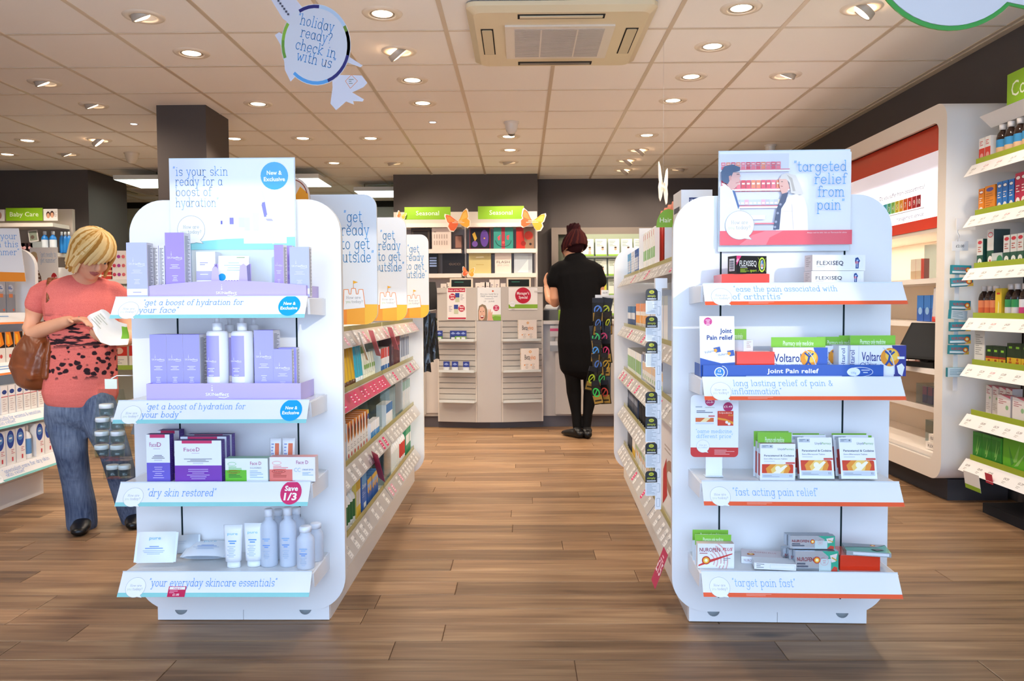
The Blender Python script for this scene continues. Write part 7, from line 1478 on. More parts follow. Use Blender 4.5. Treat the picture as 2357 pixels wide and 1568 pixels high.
row4(1, .165, .225, z[3], ctn(.05, .05, .15, bands((.15, '#c8402c'), (.85, '#ecc838')), '#d8b02c', '#f0d860', lambda q: (q.lines(q.w*.5, q.h*.8, q.w*.8, 1, 1, q.h*.06, '#c8402c', 'c'), q.poly([(q.w*.4, q.h*.1), (q.w*.6, q.h*.1), (q.w*.7, q.h*.5), (q.w*.5, q.h*.6)], '#f6e8a0'))), 'yellow cough carton between the bottles on the fourth shelf')
row4(2, .225, .335, z[3], brown('#e0d8d0', '#3c9858', .052, .17), '{o} brown bottle with green and white label on the fourth shelf', 'bottle', 'green label medicine bottles')
row4(4, .335, .56, z[3], brown('#d8487c', '#f0ece8', .052, .17), '{o} brown bottle with pink label on the fourth cough shelf', 'bottle', 'pink label bottles')
o = carton('show_card', 'white advice card in a clear stand on the fifth cough shelf', 'sign', .09, .003, .18, col='#e4e2da', draw=lambda q: (q.lines(q.w*.12, q.h*.85, q.w*.7, 10, q.h*.06, q.h*.02, '#9a9890'), q.rect(0, 0, q.w, q.h*.1, '#8aa83c'))); place(o, A4, .045, .012, z[4]+.0006)
lem = lambda: ctn(.055, .045, .105, bands((.4, '#e0b428'), (.1, '#a83c20'), (.5, '#20341c')), '#2c4420', '#2c4a24', lambda q: (q.lines(q.w*.5, q.h*.72, q.w*.8, 1, 1, q.h*.1, '#8ac83c', 'c'), q.poly([(q.w*.2, 0), (q.w*.8, 0), (q.w*.65, q.h*.36), (q.w*.35, q.h*.36)], '#a8481c'), q.disc(q.w*.5, q.h*.14, q.w*.12, '#f0c848', n=10)))
row4(3, .10, .265, z[4], lem(), '{o} short black and yellow lemon powder carton', grp='lemon powder cartons')
row4(5, .27, .56, z[4], ctn(.055, .045, .125, bands((.45, '#e0b428'), (.55, '#20341c')), '#2c4420', '#2c4a24', lambda q: (q.lines(q.w*.5, q.h*.8, q.w*.8, 1, 1, q.h*.08, '#8ac83c', 'c'), q.disc(q.w*.5, q.h*.38, q.w*.14, '#b85c24', n=10), q.poly([(q.w*.25, 0), (q.w*.75, 0), (q.w*.7, q.h*.3), (q.w*.3, q.h*.3)], '#b85c24'))), '{o} taller black and yellow lemon powder carton', grp='lemon powder cartons')
row4(5, .27, .56, z[4], ctn(.055, .05, .2, '#27351f', '#243020', '#2f4426', lambda q: q.lines(q.w*.5, q.h*.84, q.w*.7, 1, 1, q.h*.05, '#6c9a3c', 'c')), '{o} dark carton in the rear row behind the lemon powders', grp='dark rear cartons', y=.12)
herb = lambda: ctn(.05, .05, .155, bands((.75, '#ece2da'), (.25, '#f0e6e0')), '#dcd0c8', '#c87880', lambda q: (q.poly([(q.w*.3, q.h), (q.w, q.h), (q.w, q.h*.93)], '#d06a7c'), q.lines(q.w*.1, q.h*.85, q.w*.6, 3, q.h*.06, q.h*.025, '#b86c70'), q.disc(q.w*.7, q.h*.6, q.w*.14, '#9cc08c', n=8), q.lines(q.w*.1, q.h*.4, q.w*.7, 4, q.h*.06, q.h*.02, '#c8b8b0')))
row4(4, .0, .22, z[5], herb(), '{o} tall white and pink herbal carton in the rear line', grp='white and pink herbal cartons', y=.075)
row4(3, .20, .56, z[5], ctn(.1, .04, .13, bands((.75, '#ece2da'), (.25, '#f0e6e0')), '#dcd0c8', '#c87880', lambda q: (q.poly([(q.w*.3, q.h), (q.w, q.h), (q.w, q.h*.9)], '#d06a7c'), q.lines(q.w*.1, q.h*.82, q.w*.6, 3, q.h*.07, q.h*.025, '#b86c70'), q.disc(q.w*.75, q.h*.55, q.w*.12, '#9cc08c', n=8))), '{o} wide white and pink herbal carton in the front line', grp='white and pink herbal cartons')
row4(3, .24, .56, z[5], ctn(.1, .05, .175, '#e8e6ea', '#d8d6da', '#c8c8d0', lambda q: q.lines(q.w*.1, q.h*.9, q.w*.7, 4, q.h*.05, q.h*.02, '#9a98b8')), '{o} white carton behind the wide herbal cartons', grp='rear white cartons', y=.14)
tis = lambda q: (q.poly([(q.w*.35, q.h*.3), (q.w*.6, q.h*.9), (q.w*.5, q.h*.35)], '#8ac860'), q.poly([(q.w*.4, q.h*.2), (q.w*.85, q.h*.75), (q.w*.55, q.h*.25)], '#9ad070'), q.poly([(q.w*.3, q.h*.2), (q.w*.2, q.h*.8), (q.w*.4, q.h*.3)], '#4c9c38'))
row4(3, .0, .24, z[6], ctn(.075, .09, .15, bands((.9, '#2f8a2c'), (.1, '#3c9c38')), '#58a838', '#2a6a24', tis), '{o} green tissue box on the lowest cough shelf', grp='green tissue boxes')
row4(2, .25, .72, z[6], ctn(.225, .1, .165, '#66b82c', '#4c9c28', '#2c6424', tis), '{o} wide lime tissue box on the lowest cough shelf', grp='lime tissue boxes')
row4(3, .02, .6, z[6], ctn(.18, .1, .17, '#2a5c20', '#2a5c20', '#24501c'), '{o} dark green tissue box in the rear of the lowest shelf', grp='rear tissue boxes', y=.14)
place(tag(obj((lambda m: (m.box(-.07, .07, 0, .001, -.09, 0, '#e9e8e2', front=bands((.25, '#8ab02c'), (.75, '#eceae6'))), m)[1])(MB()), 'price_ticket'), 'white and green benefit ticket hanging from the lowest cough shelf', 'price ticket'), A4, .10, -.05, .222, 0, .15)
place(tag(obj((lambda m: (m.box(-.03, .03, 0, .001, -.05, 0, '#c03048'), m)[1])(MB()), 'price_ticket'), 'small red ticket hanging from the lowest cough shelf', 'price ticket'), A4, .25, -.05, .25, 0, .15)
# green header sign
t = thing('category_sign', 'lime green cough sign standing on the right wall canopy', 'sign', A4.w(.62, .02, 2.022), A4.rz)
mb = MB(); mb.box(-.4, .4, 0, .008, 0, .16, '#86b41c'); obj(mb, 'board', t)
mb = MB(False); q = Dec(mb, (-.4, 0, 0)); q.text('Coughs & Colds', .035, .045, .075, '#eef4de', w=.6); obj(mb, 'print', t)
# clip strip with painkiller cartons before the wall unit end
t = thing('clip_strip', 'white clip strip of turquoise cartons hanging before the wall unit end', 'clip strip', (2.30, 4.25, 0), 0)
mb = MB(); mb.box(-.012, .012, 0, .0015, .62, 1.42, '#e8e6e4', 'plastic'); obj(mb, 'strip', t)
mb = MB(); mb.box(-.03, .055, -.001, .002, 1.36, 1.41, '#efedea', 'plastic'); obj(mb, 'ticket', t)
mb = MB(); mb.tube([(0, 0, 1.41), (.006, 0, 1.44), (-.004, 0, 1.46), (.004, 0, 1.49)], .0035, '#efedea', 'plastic', 6); obj(mb, 'hook', t)
mb = MB(); mb.box(-.01, .09, -.003, .003, 1.47, 1.53, '#efedea', 'plastic'); obj(mb, 'arm', t)
mb = MB(False); q = Dec(mb, (-.03, -.001, 1.36)); q.text('£2.00', .042, .018, .014, '#6a6864', 'c', .01); obj(mb, 'ticket_print', t)
def nu(q): w, h = q.w, q.h; q.rect(0, h*.0, w, h*.12, '#1c6a78'); q.text('NUROFEN', w*.08, h*.45, h*.32, '#c8382c', bold=.01, w=w*.6); q.lines(w*.08, h*.3, w*.5, 2, h*.12, h*.05, '#d8e8e8'); target(q, w*.82, h*.5, h*.3); q.poly([(w*.7, 0), (w, 0), (w, h*.4)], '#e8b83c')
for i, (y, dx, bk, rz) in enumerate(((627, 0, 0, .05), (655, .005, 0, -.1), (708, 0, 0, .05), (730, -.01, 1, .15), (757, 0, 0, .0), (786, 0, 0, -.03), (810, -.005, 0, .04), (862, -.01, 1, 0))):
    zc = 1.08-(y-705)*4.22/1838
    o = carton('painkiller_carton', f'{ordn(i, 8)} turquoise painkiller carton down the strip on the wall unit end', 'box', .105, .02, .048, col='#2c93a0', front=bands((.35, '#d8e4e4'), (.65, '#2c93a0')) if not bk else '#c0d4dc', side='#1f7c8c', draw=nu if not bk else (lambda q: q.lines(q.w*.1, q.h*.75, q.w*.7, 4, q.h*.17, q.h*.06, '#7aa0b0')), group='turquoise cartons on the clip strip'); o.location = (2.31+dx, 4.225, zc-.024); o.rotation_euler = (0, rz*.6, rz*2)
# ------------------------------------------------------------------ gondola of the left aisle
A5 = Fr((-2.85, 4.66, 0), PI/2)          # local x runs back into the shop, fronts face the middle of the shop
t = thing('display_gondola', 'white gondola beside the shopper with handwritten signs on its shelf edges', 'shop display', A5.o, A5.rz)
mb = MB(); mb.prism([(a, z) for a, z in rrect(-.02, .10, .66, 1.43, .11, 8)], -.03, 0, WHITE, 'laminate', T=lambda p: (p[1], p[0], p[2])); obj(mb, 'end_panel', t)
mb = MB(); mb.box(-2.2, -.06, -.05, .6, 0, .13, OFFW, 'laminate'); obj(mb, 'plinth', t)
mb = MB(); mb.box(-2.2, -.03, .28, .32, .13, 1.40, (206, 198, 190), 'laminate'); obj(mb, 'spine', t)
mb = MB(); mb.hexa([(-2.2, -.06, .135), (-.032, -.06, .135), (-.032, .28, .135), (-2.2, .28, .135), (-2.2, -.14, .20), (-.032, -.14, .20), (-.032, .28, .20), (-2.2, .28, .20)], OFFW, 'laminate'); obj(mb, 'base_panel', t)
for z, yo, strip, ln in ((1.055, .03, '#ee7c34', '“how to get your hair wow”'), (.785, -.03, '#ee7c34', '“bright colour care”'), (.515, -.10, '#7cc0bc', '“Specially for eczema & sensitive'), (.248, -.14, '#7cc0bc', '“Specialist care for dry skin')):
    for x0, x1 in ((-.70, -.04), (-1.4, -.72)):
        mb = MB(); mb.box(x0, x1, yo, .28, z-.03, z, OFFW, 'glossy'); sh = obj(mb, 'shelf', t)
        mb = MB(); mb.hexa([(x0, yo-.05, z-.06), (x1, yo-.05, z-.06), (x1, yo-.047, z-.06), (x0, yo-.047, z-.06), (x0, yo-.003, z+.003), (x1, yo-.003, z+.003), (x1, yo, z+.003), (x0, yo, z+.003)], WHITE, 'glossy'); obj(mb, 'shelf_sign', sh)
        mb = MB(False); q = Dec(mb, (x0, yo-.05, z-.06), (1, 0, 0), (0, .047, .063)); q.rect(0, 0, x1-x0, .013, strip); bubble(q, .06, .032, .03); (q.text(ln, .12, .045, .014, '#4f86c8', hand=True, w=.4) if strip == '#7cc0bc' else q.lines(.12, .05, .36, 2, .016, .006, '#7fa6d4')); 
        if strip == '#7cc0bc': q.text('skin relief”', .12, .023, .012, '#4f86c8', hand=True, w=.16)
        obj(mb, 'sign_lettering', sh)
def row5(n, x0, x1, y, z, mk, fmt, cat='box', grp=None):
    pr = None
    for i in range(n):
        o = mk() if pr is None else dup(pr); pr = pr or o; tag(o, fmt.format(o=ordn(i, n)), cat, grp); place(o, A5, x0+(x1-x0)*(i+.5)/n, y+random.uniform(0, .004), z+.0006, random.uniform(-.03, .03))
hd = lambda q: (q.disc(q.w*.5, q.h*.8, q.w*.3, '#b9bcc6', q.h*.12), q.lines(q.w*.2, q.h*.82, q.w*.6, 2, q.h*.05, q.h*.03, '#3a5c9c'), q.rect(q.w*.25, q.h*.5, q.w*.7, q.h*.62, '#c8784c'), q.disc(q.w*.75, q.h*.1, q.w*.1, '#e0603c', n=8))
row5(6, -.62, -.10, .05, 1.055, ctn(.075, .07, .175, bands((.6, '#84868e'), (.4, '#9c9ea6')), '#a9abb3', '#c2c4ca', hd, lambda q: q.lines(q.w*.1, q.h*.9, q.w*.8, 16, q.h*.05, q.h*.02, '#8088a0')), '{o} grey hair colour carton on the top shelf behind the shopper bag', grp='grey hair colour cartons')
fl2 = lambda q: (q.rect(0, q.h*.48, q.w, q.h, '#2a1a14'), q.poly([(0, q.h), (q.w*.6, q.h), (q.w*.9, q.h*.6), (q.w*.3, q.h*.5), (0, q.h*.6)], '#e8801c'), q.poly([(q.w*.1, q.h*.95), (q.w*.4, q.h*.9), (q.w*.5, q.h*.6), (q.w*.2, q.h*.6)], '#f0b030'), q.disc(q.w*.5, q.h*.2, q.w*.16, '#c84c48', n=10))
row5(7, -.62, -.06, -.01, .785, ctn(.07, .06, .165, bands((.48, '#e8e2da'), (.52, '#3a2418')), '#e0d8ce', '#d8782c', fl2), '{o} orange and black flame carton on the left gondola', grp='orange and black flame cartons')
eu = lambda q: (q.disc(q.w*.5, q.h*.78, q.w*.36, '#2c4488', q.h*.08), q.rect(0, q.h*.6, q.w, q.h*.63, '#c86068'), q.lines(q.w*.2, q.h*.5, q.w*.6, 6, q.h*.08, q.h*.02, '#c0a8a8'))
row5(9, -.66, -.07, -.08, .515, ctn(.056, .05, .15, bands((.6, '#ece8e4'), (.4, '#eeeaea')), '#dcd8d6', '#e4e0de', eu), '{o} white cream carton with navy oval on the left gondola', grp='navy oval cream cartons')
dx = lambda q: (q.disc(q.w*.45, q.h*.72, q.w*.4, '#28489c', q.h*.26), q.disc(q.w*.45, q.h*.75, q.w*.3, '#5c8cc8', q.h*.12), q.lines(q.w*.45, q.h*.73, q.w*.55, 1, 1, q.h*.05, '#f0f2f8', 'c'), q.lines(q.w*.5, q.h*.4, q.w*.4, 3, q.h*.05, q.h*.02, '#c88088'), q.rect(q.w*.55, q.h*.08, q.w*.7, q.h*.2, '#c83c48'))
for n_, x0_, x1_, w_ in ((4, -.66, -.32, 'near set'), (2, -.235, -.06, 'far set')): row5(n_, x0_, x1_, -.12, .248, ctn(.078, .06, .185, '#ebe8e6', '#e0dcda', '#e6e2e0', dx), '{o} white carton with blue drop picture on the lowest left shelf, '+w_, grp='blue drop cartons')
row5(1, -.31, -.245, -.12, .248, lambda: simple_bottle(.055, .185, '#eceae8', '#5c8cc0', '#e9e6e4'), 'white bottle with blue label between the blue drop cartons', 'bottle')
t = place(thing('show_card', 'skin this summer card with orange foot on top of grey cartons', 'sign'), A5, -.16, .05, 1.234, -1.45)
mb = MB(); mb.prism([(-.22, 0), (.09, 0), (.06, .30), (-.22, .30)], 0, .003, '#f0ece8'); obj(mb, 'card', t)
mb = MB(False); q = Dec(mb, (0, 0, 0)); q.poly([(-.22, 0), (.09, 0), (.085, .05), (-.22, .06)], '#f0922c'); q.poly([(-.22, .06), (-.12, .06), (-.16, .14), (-.22, .15)], '#e4b494')
for s, x, y in (('protect your', .05, .24), ('skin this', .055, .195), ('summer”', .06, .15)): q.text(s, x, y, .022, '#4f98d8', 'r', hand=True)
obj(mb, 'print', t)
# ---- baby care wall shelving
YB = 8.52
t = thing('baby_shelving', 'white baby care wall shelving against the dark wall', 'shelving', (0, 0, 0))
mb = MB(); mb.box(-6.2, -4.83, 8.60, 8.648, 0, 2.15, (232, 220, 208), 'laminate'); obj(mb, 'back_panel', t)
mb = MB(); mb.box(-6.15, -4.86, 8.59, 8.60, .1, 1.95, (156, 148, 142), 'laminate'); obj(mb, 'grey_insert', t)
for z in (1.97, 1.665, 1.35, 1.0, .65): mb = MB(); mb.box(-6.2, -4.86, 8.28, 8.59, z-.04, z, (240, 230, 220), 'laminate'); obj(mb, 'shelf', t)
sign_board('green baby care sign on the dark wall', 'Baby Care', 13, 479, 98, 508, 8.30, gap=.78)
notice('picture_card', 'small card with two dark haired children beside the baby care sign', 99, 481, 133, 508, 8.32, lambda q: (q.disc(q.w*.35, q.h*.5, q.w*.14, '#4a3028', q.h*.28), q.disc(q.w*.35, q.h*.42, q.w*.11, '#e0a888', q.h*.22), q.disc(q.w*.62, q.h*.55, q.w*.14, '#4a3028', q.h*.28), q.disc(q.w*.62, q.h*.47, q.w*.11, '#e0a888', q.h*.22), q.lines(q.w*.78, q.h*.7, q.w*.18, 4, q.h*.12, q.h*.04, '#b0a8a0')), cat='picture')
notice('picture_card', 'half seen picture card at the photo edge beside the baby care sign', -12, 483, 11, 509, 8.32, lambda q: q.disc(q.w*.5, q.h*.5, q.w*.2, '#b88a7c', q.h*.3), cat='picture')
for i, px in enumerate((99, 118, 128, 136.5, 145)):
    X = onY(px, 560, 8.33).x; o = simple_bottle(.07 if i < 2 else .048, .225, '#1f78c8', '#dfe8f0' if i < 2 else '#2c84cc', '#e6ecf2'); o.location = (X, 8.33+.09*(i > 1), 1.6656); tag(o, f'{ordn(i, 5)} blue mouthwash bottle under the baby care sign', 'bottle', 'blue mouthwash bottles')
for i, (px, c, w) in enumerate(((47, '#c8404c', .09), (56, '#2c2024', .07), (68, '#3a2428', .06))):
    X = onY(px, 560, 8.33).x; o = carton('gift_set', f'{ordn(i, 3)} dark and red gift set under the baby care sign', 'box', w, .05, .1, col=c, draw=lambda q: q.disc(q.w*.5, q.h*.5, q.w*.25, '#e8b0b0', n=10), group='small gift sets'); o.location = (X, 8.33, 1.6656)
o = carton('photo_card', 'tilted photo card standing beside the mouthwash bottles', 'picture', .1, .004, .12, col='#d8d4d0', draw=lambda q: (q.rect(q.w*.1, q.h*.1, q.w*.9, q.h*.9, '#8a9484'), q.disc(q.w*.4, q.h*.4, q.w*.2, '#6a5a50')))
p = onY(78, 541, 8.33); o.location = (p.x, 8.33, 1.78); o.rotation_euler = (0, -.12, 0)
m = MB(); m.box(-.06, .06, 0, .05, 0, .114, '#9aa2a4', 'plastic'); t = obj(m, 'card_stand', label='grey stand under the tilted photo card', cat='stand'); t.location = (p.x+.02, 8.33, 1.6656)
# ---- middle gondola end with the striped boy card
t = thing('display_gondola', 'far white gondola end with a striped boy card on top', 'shop display', (-4.05, 6.6, 0))
mb = MB(); mb.prism(rrect(-.36, .04, .36, 1.42, .11, 8), 0, .03, WHITE, 'laminate'); obj(mb, 'end_panel', t)
mb = MB(); mb.box(-.3, .3, .03, .5, 0, 1.36, OFFW, 'laminate'); obj(mb, 'body', t)
def boy(q):
    w, h = q.w, q.h
    for s, y in (('“get ready to', .78), ('get summer”', .64)): q.text(s, w*.66, h*y, h*.07, '#7fb0dc', 'c', hand=True, w=w*.58)
    q.poly([(w*.02, 0), (w*.04, h*.3), (w*.12, h*.5), (w*.26, h*.5), (w*.38, h*.3), (w*.42, 0)], '#6a4c3c')
    for i in range(5): q.line([(w*.03, h*(.06+.09*i)), (w*.4-.02*i*w, h*(.04+.09*i))], h*.03, '#d8cfc4')
    q.disc(w*.15, h*.72, w*.13, '#d8a488', h*.15); q.disc(w*.14, h*.82, w*.12, '#c8b088', h*.08); q.disc(w*.11, h*.72, w*.015, '#3a2a24', n=8); q.disc(w*.19, h*.72, w*.015, '#3a2a24', n=8); q.line([(w*.11, h*.65), (w*.18, h*.65)], h*.012, '#a05848')
    q.disc(w*.85, h*.22, w*.12, '#c03038', h*.17); q.text('Half', w*.85, h*.24, h*.06, '#f4e0e0', 'c', .02); q.text('Price', w*.85, h*.15, h*.06, '#f4e0e0', 'c', .02)
a, b = onY(70, 570, 6.58), onY(136, 640, 6.58)
o = carton('show_card', 'white summer card of a boy in a striped top with half price disc', 'sign', b.x-a.x, .004, a.z-1.24, col='#efece8', draw=boy); o.location = ((a.x+b.x)/2, 6.57, 1.24); 
m = MB(); m.box(-.14, .14, -.02, .05, 0, 1.239, WHITE, 'laminate'); t = obj(m, 'card_column', label='white column carrying the striped boy card', cat='stand'); t.location = ((a.x+b.x)/2-.0, 6.545, 0)
# ---- shelves glimpsed between the shopper and the skincare gondola
t = thing('display_gondola', 'far gondola of greeting cards and baby milk behind the shopper', 'shop display', (-3.5, 7.2, 0))
mb = MB(); mb.box(-.55, .55, .3, .34, 0, 1.62, (206, 208, 200), 'laminate'); obj(mb, 'back_panel', t)
mb = MB(); mb.box(-.55, .55, .02, .3, 0, .12, OFFW, 'laminate'); obj(mb, 'plinth', t)
for z in (1.33, 1.08, .55, .14):
    mb = MB(); mb.box(-.55, .55, 0, .3, z-.025, z, OFFW, 'laminate'); sh = obj(mb, 'shelf', t); mb = MB(); mb.box(-.55, .55, -.006, -.001, z-.03, z+.012, '#9cbc48' if z < 1 else '#eeece8', 'plastic'); obj(mb, 'shelf_edge', sh)
flor = lambda q: [q.disc(q.w*(.2+.3*(i % 3)), q.h*(.2+.3*(i//3)), q.w*.12, ('#c8405c', '#a83c8c', '#d86a70')[i % 3], n=8) for i in range(9)]
for l, px, w, h, z, c, dr in (('floral greeting card display beside the skincare gondola', 281, .14, .27, 1.33, '#ece4e0', flor), ('red and yellow stacked film packs behind the shopper shoulder', 253, .1, .2, 1.33, '#c8382c', lambda q: [q.rect(0, q.h*.2*i, q.w, q.h*(.2*i+.06), '#f0c8a0') for i in range(5)]), ('white poster card with green lettering under the greeting cards', 280, .16, .2, 1.08, '#ebe8e2', lambda q: q.text('PHARMACY', q.w*.5, q.h*.6, q.h*.08, '#7a9c5c', 'c', w=q.w*.7)), ('first red and white baby milk carton by the skincare gondola', 276, .15, .19, .55, '#efe9e4', lambda q: (q.rect(0, q.h*.5, q.w, q.h, '#c8342c'), q.disc(q.w*.5, q.h*.74, q.w*.26, '#e8b8a8', q.h*.16), q.lines(q.w*.2, q.h*.3, q.w*.6, 3, q.h*.08, q.h*.03, '#a8a0b0'))), ('second red and white baby milk carton by the skincare gondola', 318, .15, .19, .55, '#efe9e4', lambda q: (q.rect(0, q.h*.5, q.w, q.h, '#c8342c'), q.disc(q.w*.5, q.h*.74, q.w*.26, '#e8b8a8', q.h*.16)))):
    X = onY(px, 700, 7.26).x; o = carton('display_carton', l, 'box', w, .08, h, col=c, draw=dr); o.location = (X, 7.22, z+.0006)
# ---- clear pack of travel jars hanging beside the skincare gondola
t = thing('jar_pack', 'clear hanging bag of white lidded travel jars beside the skincare gondola', 'travel jars', (-1.43, 2.74, .56))
mb = MB(); mb.hexa([(-.06, -.028, 0), (.075, -.028, 0), (.075, .028, 0), (-.06, .028, 0), (-.035, -.004, .24), (.05, -.004, .24), (.05, .004, .24), (-.035, .004, .24)], '#f4f8f6', 'clear'); obj(mb, 'clear_bag', t)
for i, (x, z) in enumerate(((-.03, .004), (.025, .004), (-.028, .052), (.027, .052), (-.024, .1), (.03, .1), (-.01, .147))):
    mb = MB(); mb.lathe([(.020, z), (.022, z+.003), (.022, z+.026)], '#e4eee8', 'clear', 14, c=(x, 0, 0)); j = obj(mb, 'jar', t)
    mb = MB(); mb.lathe([(.0235, z+.027), (.0235, z+.040), (.022, z+.042)], '#f2f4f4', 'plastic', 14, c=(x, 0, 0)); obj(mb, 'jar_lid', j)
mb = MB(); mb.box(-.012, .03, -.0025, .0025, .241, .275, '#dfe6d6'); obj(mb, 'header_card', t)
mb = MB(); mb.tube([(.0, 0, .27), (.02, .02, .285), (.10, .02, .285)], .003, '#d8d8d8', 'metal', 6); obj(mb, 'hook', t)
t = thing('jar_pack', 'lower clear pack of travel jars under the second teal sign', 'travel jars', (-1.41, 2.74, .49)); 
mb = MB(); mb.hexa([(-.035, -.024, 0), (.05, -.024, 0), (.05, .024, 0), (-.035, .024, 0), (-.035, -.02, .062), (.05, -.02, .062), (.05, .02, .062), (-.035, .02, .062)], '#f4f8f6', 'clear'); obj(mb, 'clear_bag', t)
for x in (-.014, .028):
    mb = MB(); mb.lathe([(.018, .003), (.019, .006), (.019, .03)], '#e4eee8', 'clear', 14, c=(x, 0, 0)); j = obj(mb, 'jar', t); mb = MB(); mb.lathe([(.0205, .031), (.0205, .044), (.019, .046)], '#f2f4f4', 'plastic', 14, c=(x, 0, 0)); obj(mb, 'jar_lid', j)
# grey carrier bag hanging behind the skincare gondola
t = thing('carrier_bag', 'folded grey plastic bag hanging behind the travel jar pack', 'bag', (-1.40, 2.98, .70))
mb = MB(); n = 10
def gb(u, v, s): w = .03+.055*v; return (.06+(u-.5)*w*2-.05*v, s*(.004+.022*math.sin(PI*u)*v), .21-.30*v+.006*math.sin(9*u+4*v))
for i in range(n):
    for j in range(6):
        for s in (-1, 1):
            q = [gb(i/n, j/6, s), gb((i+1)/n, j/6, s), gb((i+1)/n, (j+1)/6, s), gb(i/n, (j+1)/6, s)]; mb.face(q if s > 0 else q[::-1], '#a4a6aa' if (i//2) % 2 else '#8f9296', 'plastic', True)
obj(mb, 'bag_body', t)
mb = MB(); mb.tube([(.06, 0, .205), (.07, .01, .225), (.12, .01, .225)], .003, '#d8d8d8', 'metal', 6); obj(mb, 'hook', t)
# ------------------------------------------------------------------ people
def smat(name, fn, rough=.8, spec=.2):
    m = bpy.data.materials.new(name); m.use_nodes = True; n = m.node_tree; b = n.nodes['Principled BSDF']; b.inputs['Roughness'].default_value = rough; b.inputs['Specular IOR Level'].default_value = spec
    fn(n, b); MATS[name] = m; return m
def plain(col, bump=.2, sc=300):
    def f(n, b):
        b.inputs['Base Color'].default_value = lin(col)
        t = n.nodes.new('ShaderNodeTexNoise'); t.inputs['Scale'].default_value = sc; g = n.nodes.new('ShaderNodeNewGeometry'); n.links.new(g.outputs['Position'], t.inputs['Vector'])
        u = n.nodes.new('ShaderNodeBump'); u.inputs['Strength'].default_value = bump; u.inputs['Distance'].default_value = .002; n.links.new(t.outputs['Fac'], u.inputs['Height']); n.links.new(u.outputs[0], b.inputs['Normal'])
    return f
smat('skin_light', plain((222, 164, 132), .05), .5, .35); smat('skin_tan', plain((214, 156, 122), .05), .5, .35)
smat('black_cloth', plain((16, 15, 16), .3), .9, .1); smat('black_tights', plain((12, 11, 12), .1), .8, .15); smat('black_leather', plain((14, 13, 14), .1), .35, .4)
def leopard(n, b):
    L = n.links.new; N = n.nodes.new; g = N('ShaderNodeNewGeometry'); P = g.outputs['Position']
    mp = N('ShaderNodeMapping'); mp.inputs['Scale'].default_value = (1.0, 1.0, 1.35); L(P, mp.inputs['Vector'])
    ns = N('ShaderNodeTexNoise'); ns.inputs['Scale'].default_value = 30; L(P, ns.inputs['Vector'])
    ad = N('ShaderNodeMixRGB'); ad.blend_type = 'ADD'; ad.inputs[0].default_value = .03; L(mp.outputs[0], ad.inputs[1]); L(ns.outputs['Color'], ad.inputs[2])
    v = N('ShaderNodeTexVoronoi'); v.inputs['Scale'].default_value = 29; v.inputs['Randomness'].default_value = .85; L(ad.outputs[0], v.inputs['Vector'])
    w = N('ShaderNodeTexNoise'); w.inputs['Scale'].default_value = 14; m2 = N('ShaderNodeMapping'); m2.inputs['Scale'].default_value = (1, 1, 5); L(P, m2.inputs['Vector']); L(m2.outputs[0], w.inputs['Vector']); w.inputs['Detail'].default_value = 4
    sx = N('ShaderNodeSeparateXYZ'); L(P, sx.inputs[0])
    def mr(a, lo, hi, o0=0, o1=1): r = N('ShaderNodeMapRange'); r.inputs[1].default_value = lo; r.inputs[2].default_value = hi; r.inputs[3].default_value = o0; r.inputs[4].default_value = o1; L(a, r.inputs[0]); return r.outputs[0]
    def mu(a, c, op='MULTIPLY'): k = N('ShaderNodeMath'); k.operation = op; L(a, k.inputs[0]); L(c, k.inputs[1]); return k.outputs[0]
    spot_ = mr(v.outputs['Distance'], .36, .46, 1, 0); streak = mr(w.outputs['Fac'], .5, .56)
    z = sx.outputs['Z']; lowm = mu(mr(z, .735, .755), mr(z, .90, .93, 1, 0)); midm = mu(mr(z, .88, .91), mr(z, 1.03, 1.06, 1, 0))
    f = mu(mu(spot_, lowm), mu(streak, midm), 'MAXIMUM')
    mel = N('ShaderNodeTexNoise'); mel.inputs['Scale'].default_value = 260; L(P, mel.inputs['Vector'])
    base = N('ShaderNodeMixRGB'); base.inputs[1].default_value = lin((196, 92, 88)); base.inputs[2].default_value = lin((226, 128, 120)); L(mel.outputs['Fac'], base.inputs[0])
    mx = N('ShaderNodeMixRGB'); mx.inputs[2].default_value = lin((46, 34, 40)); L(f, mx.inputs[0]); L(base.outputs[0], mx.inputs[1]); L(mx.outputs[0], b.inputs['Base Color'])
    u = N('ShaderNodeBump'); u.inputs['Strength'].default_value = .35; u.inputs['Distance'].default_value = .01; w2 = N('ShaderNodeTexNoise'); w2.inputs['Scale'].default_value = 9; L(m2.outputs[0], w2.inputs['Vector']); L(w2.outputs['Fac'], u.inputs['Height']); L(u.outputs[0], b.inputs['Normal'])
smat('leopard_tee', leopard, .9, .1)
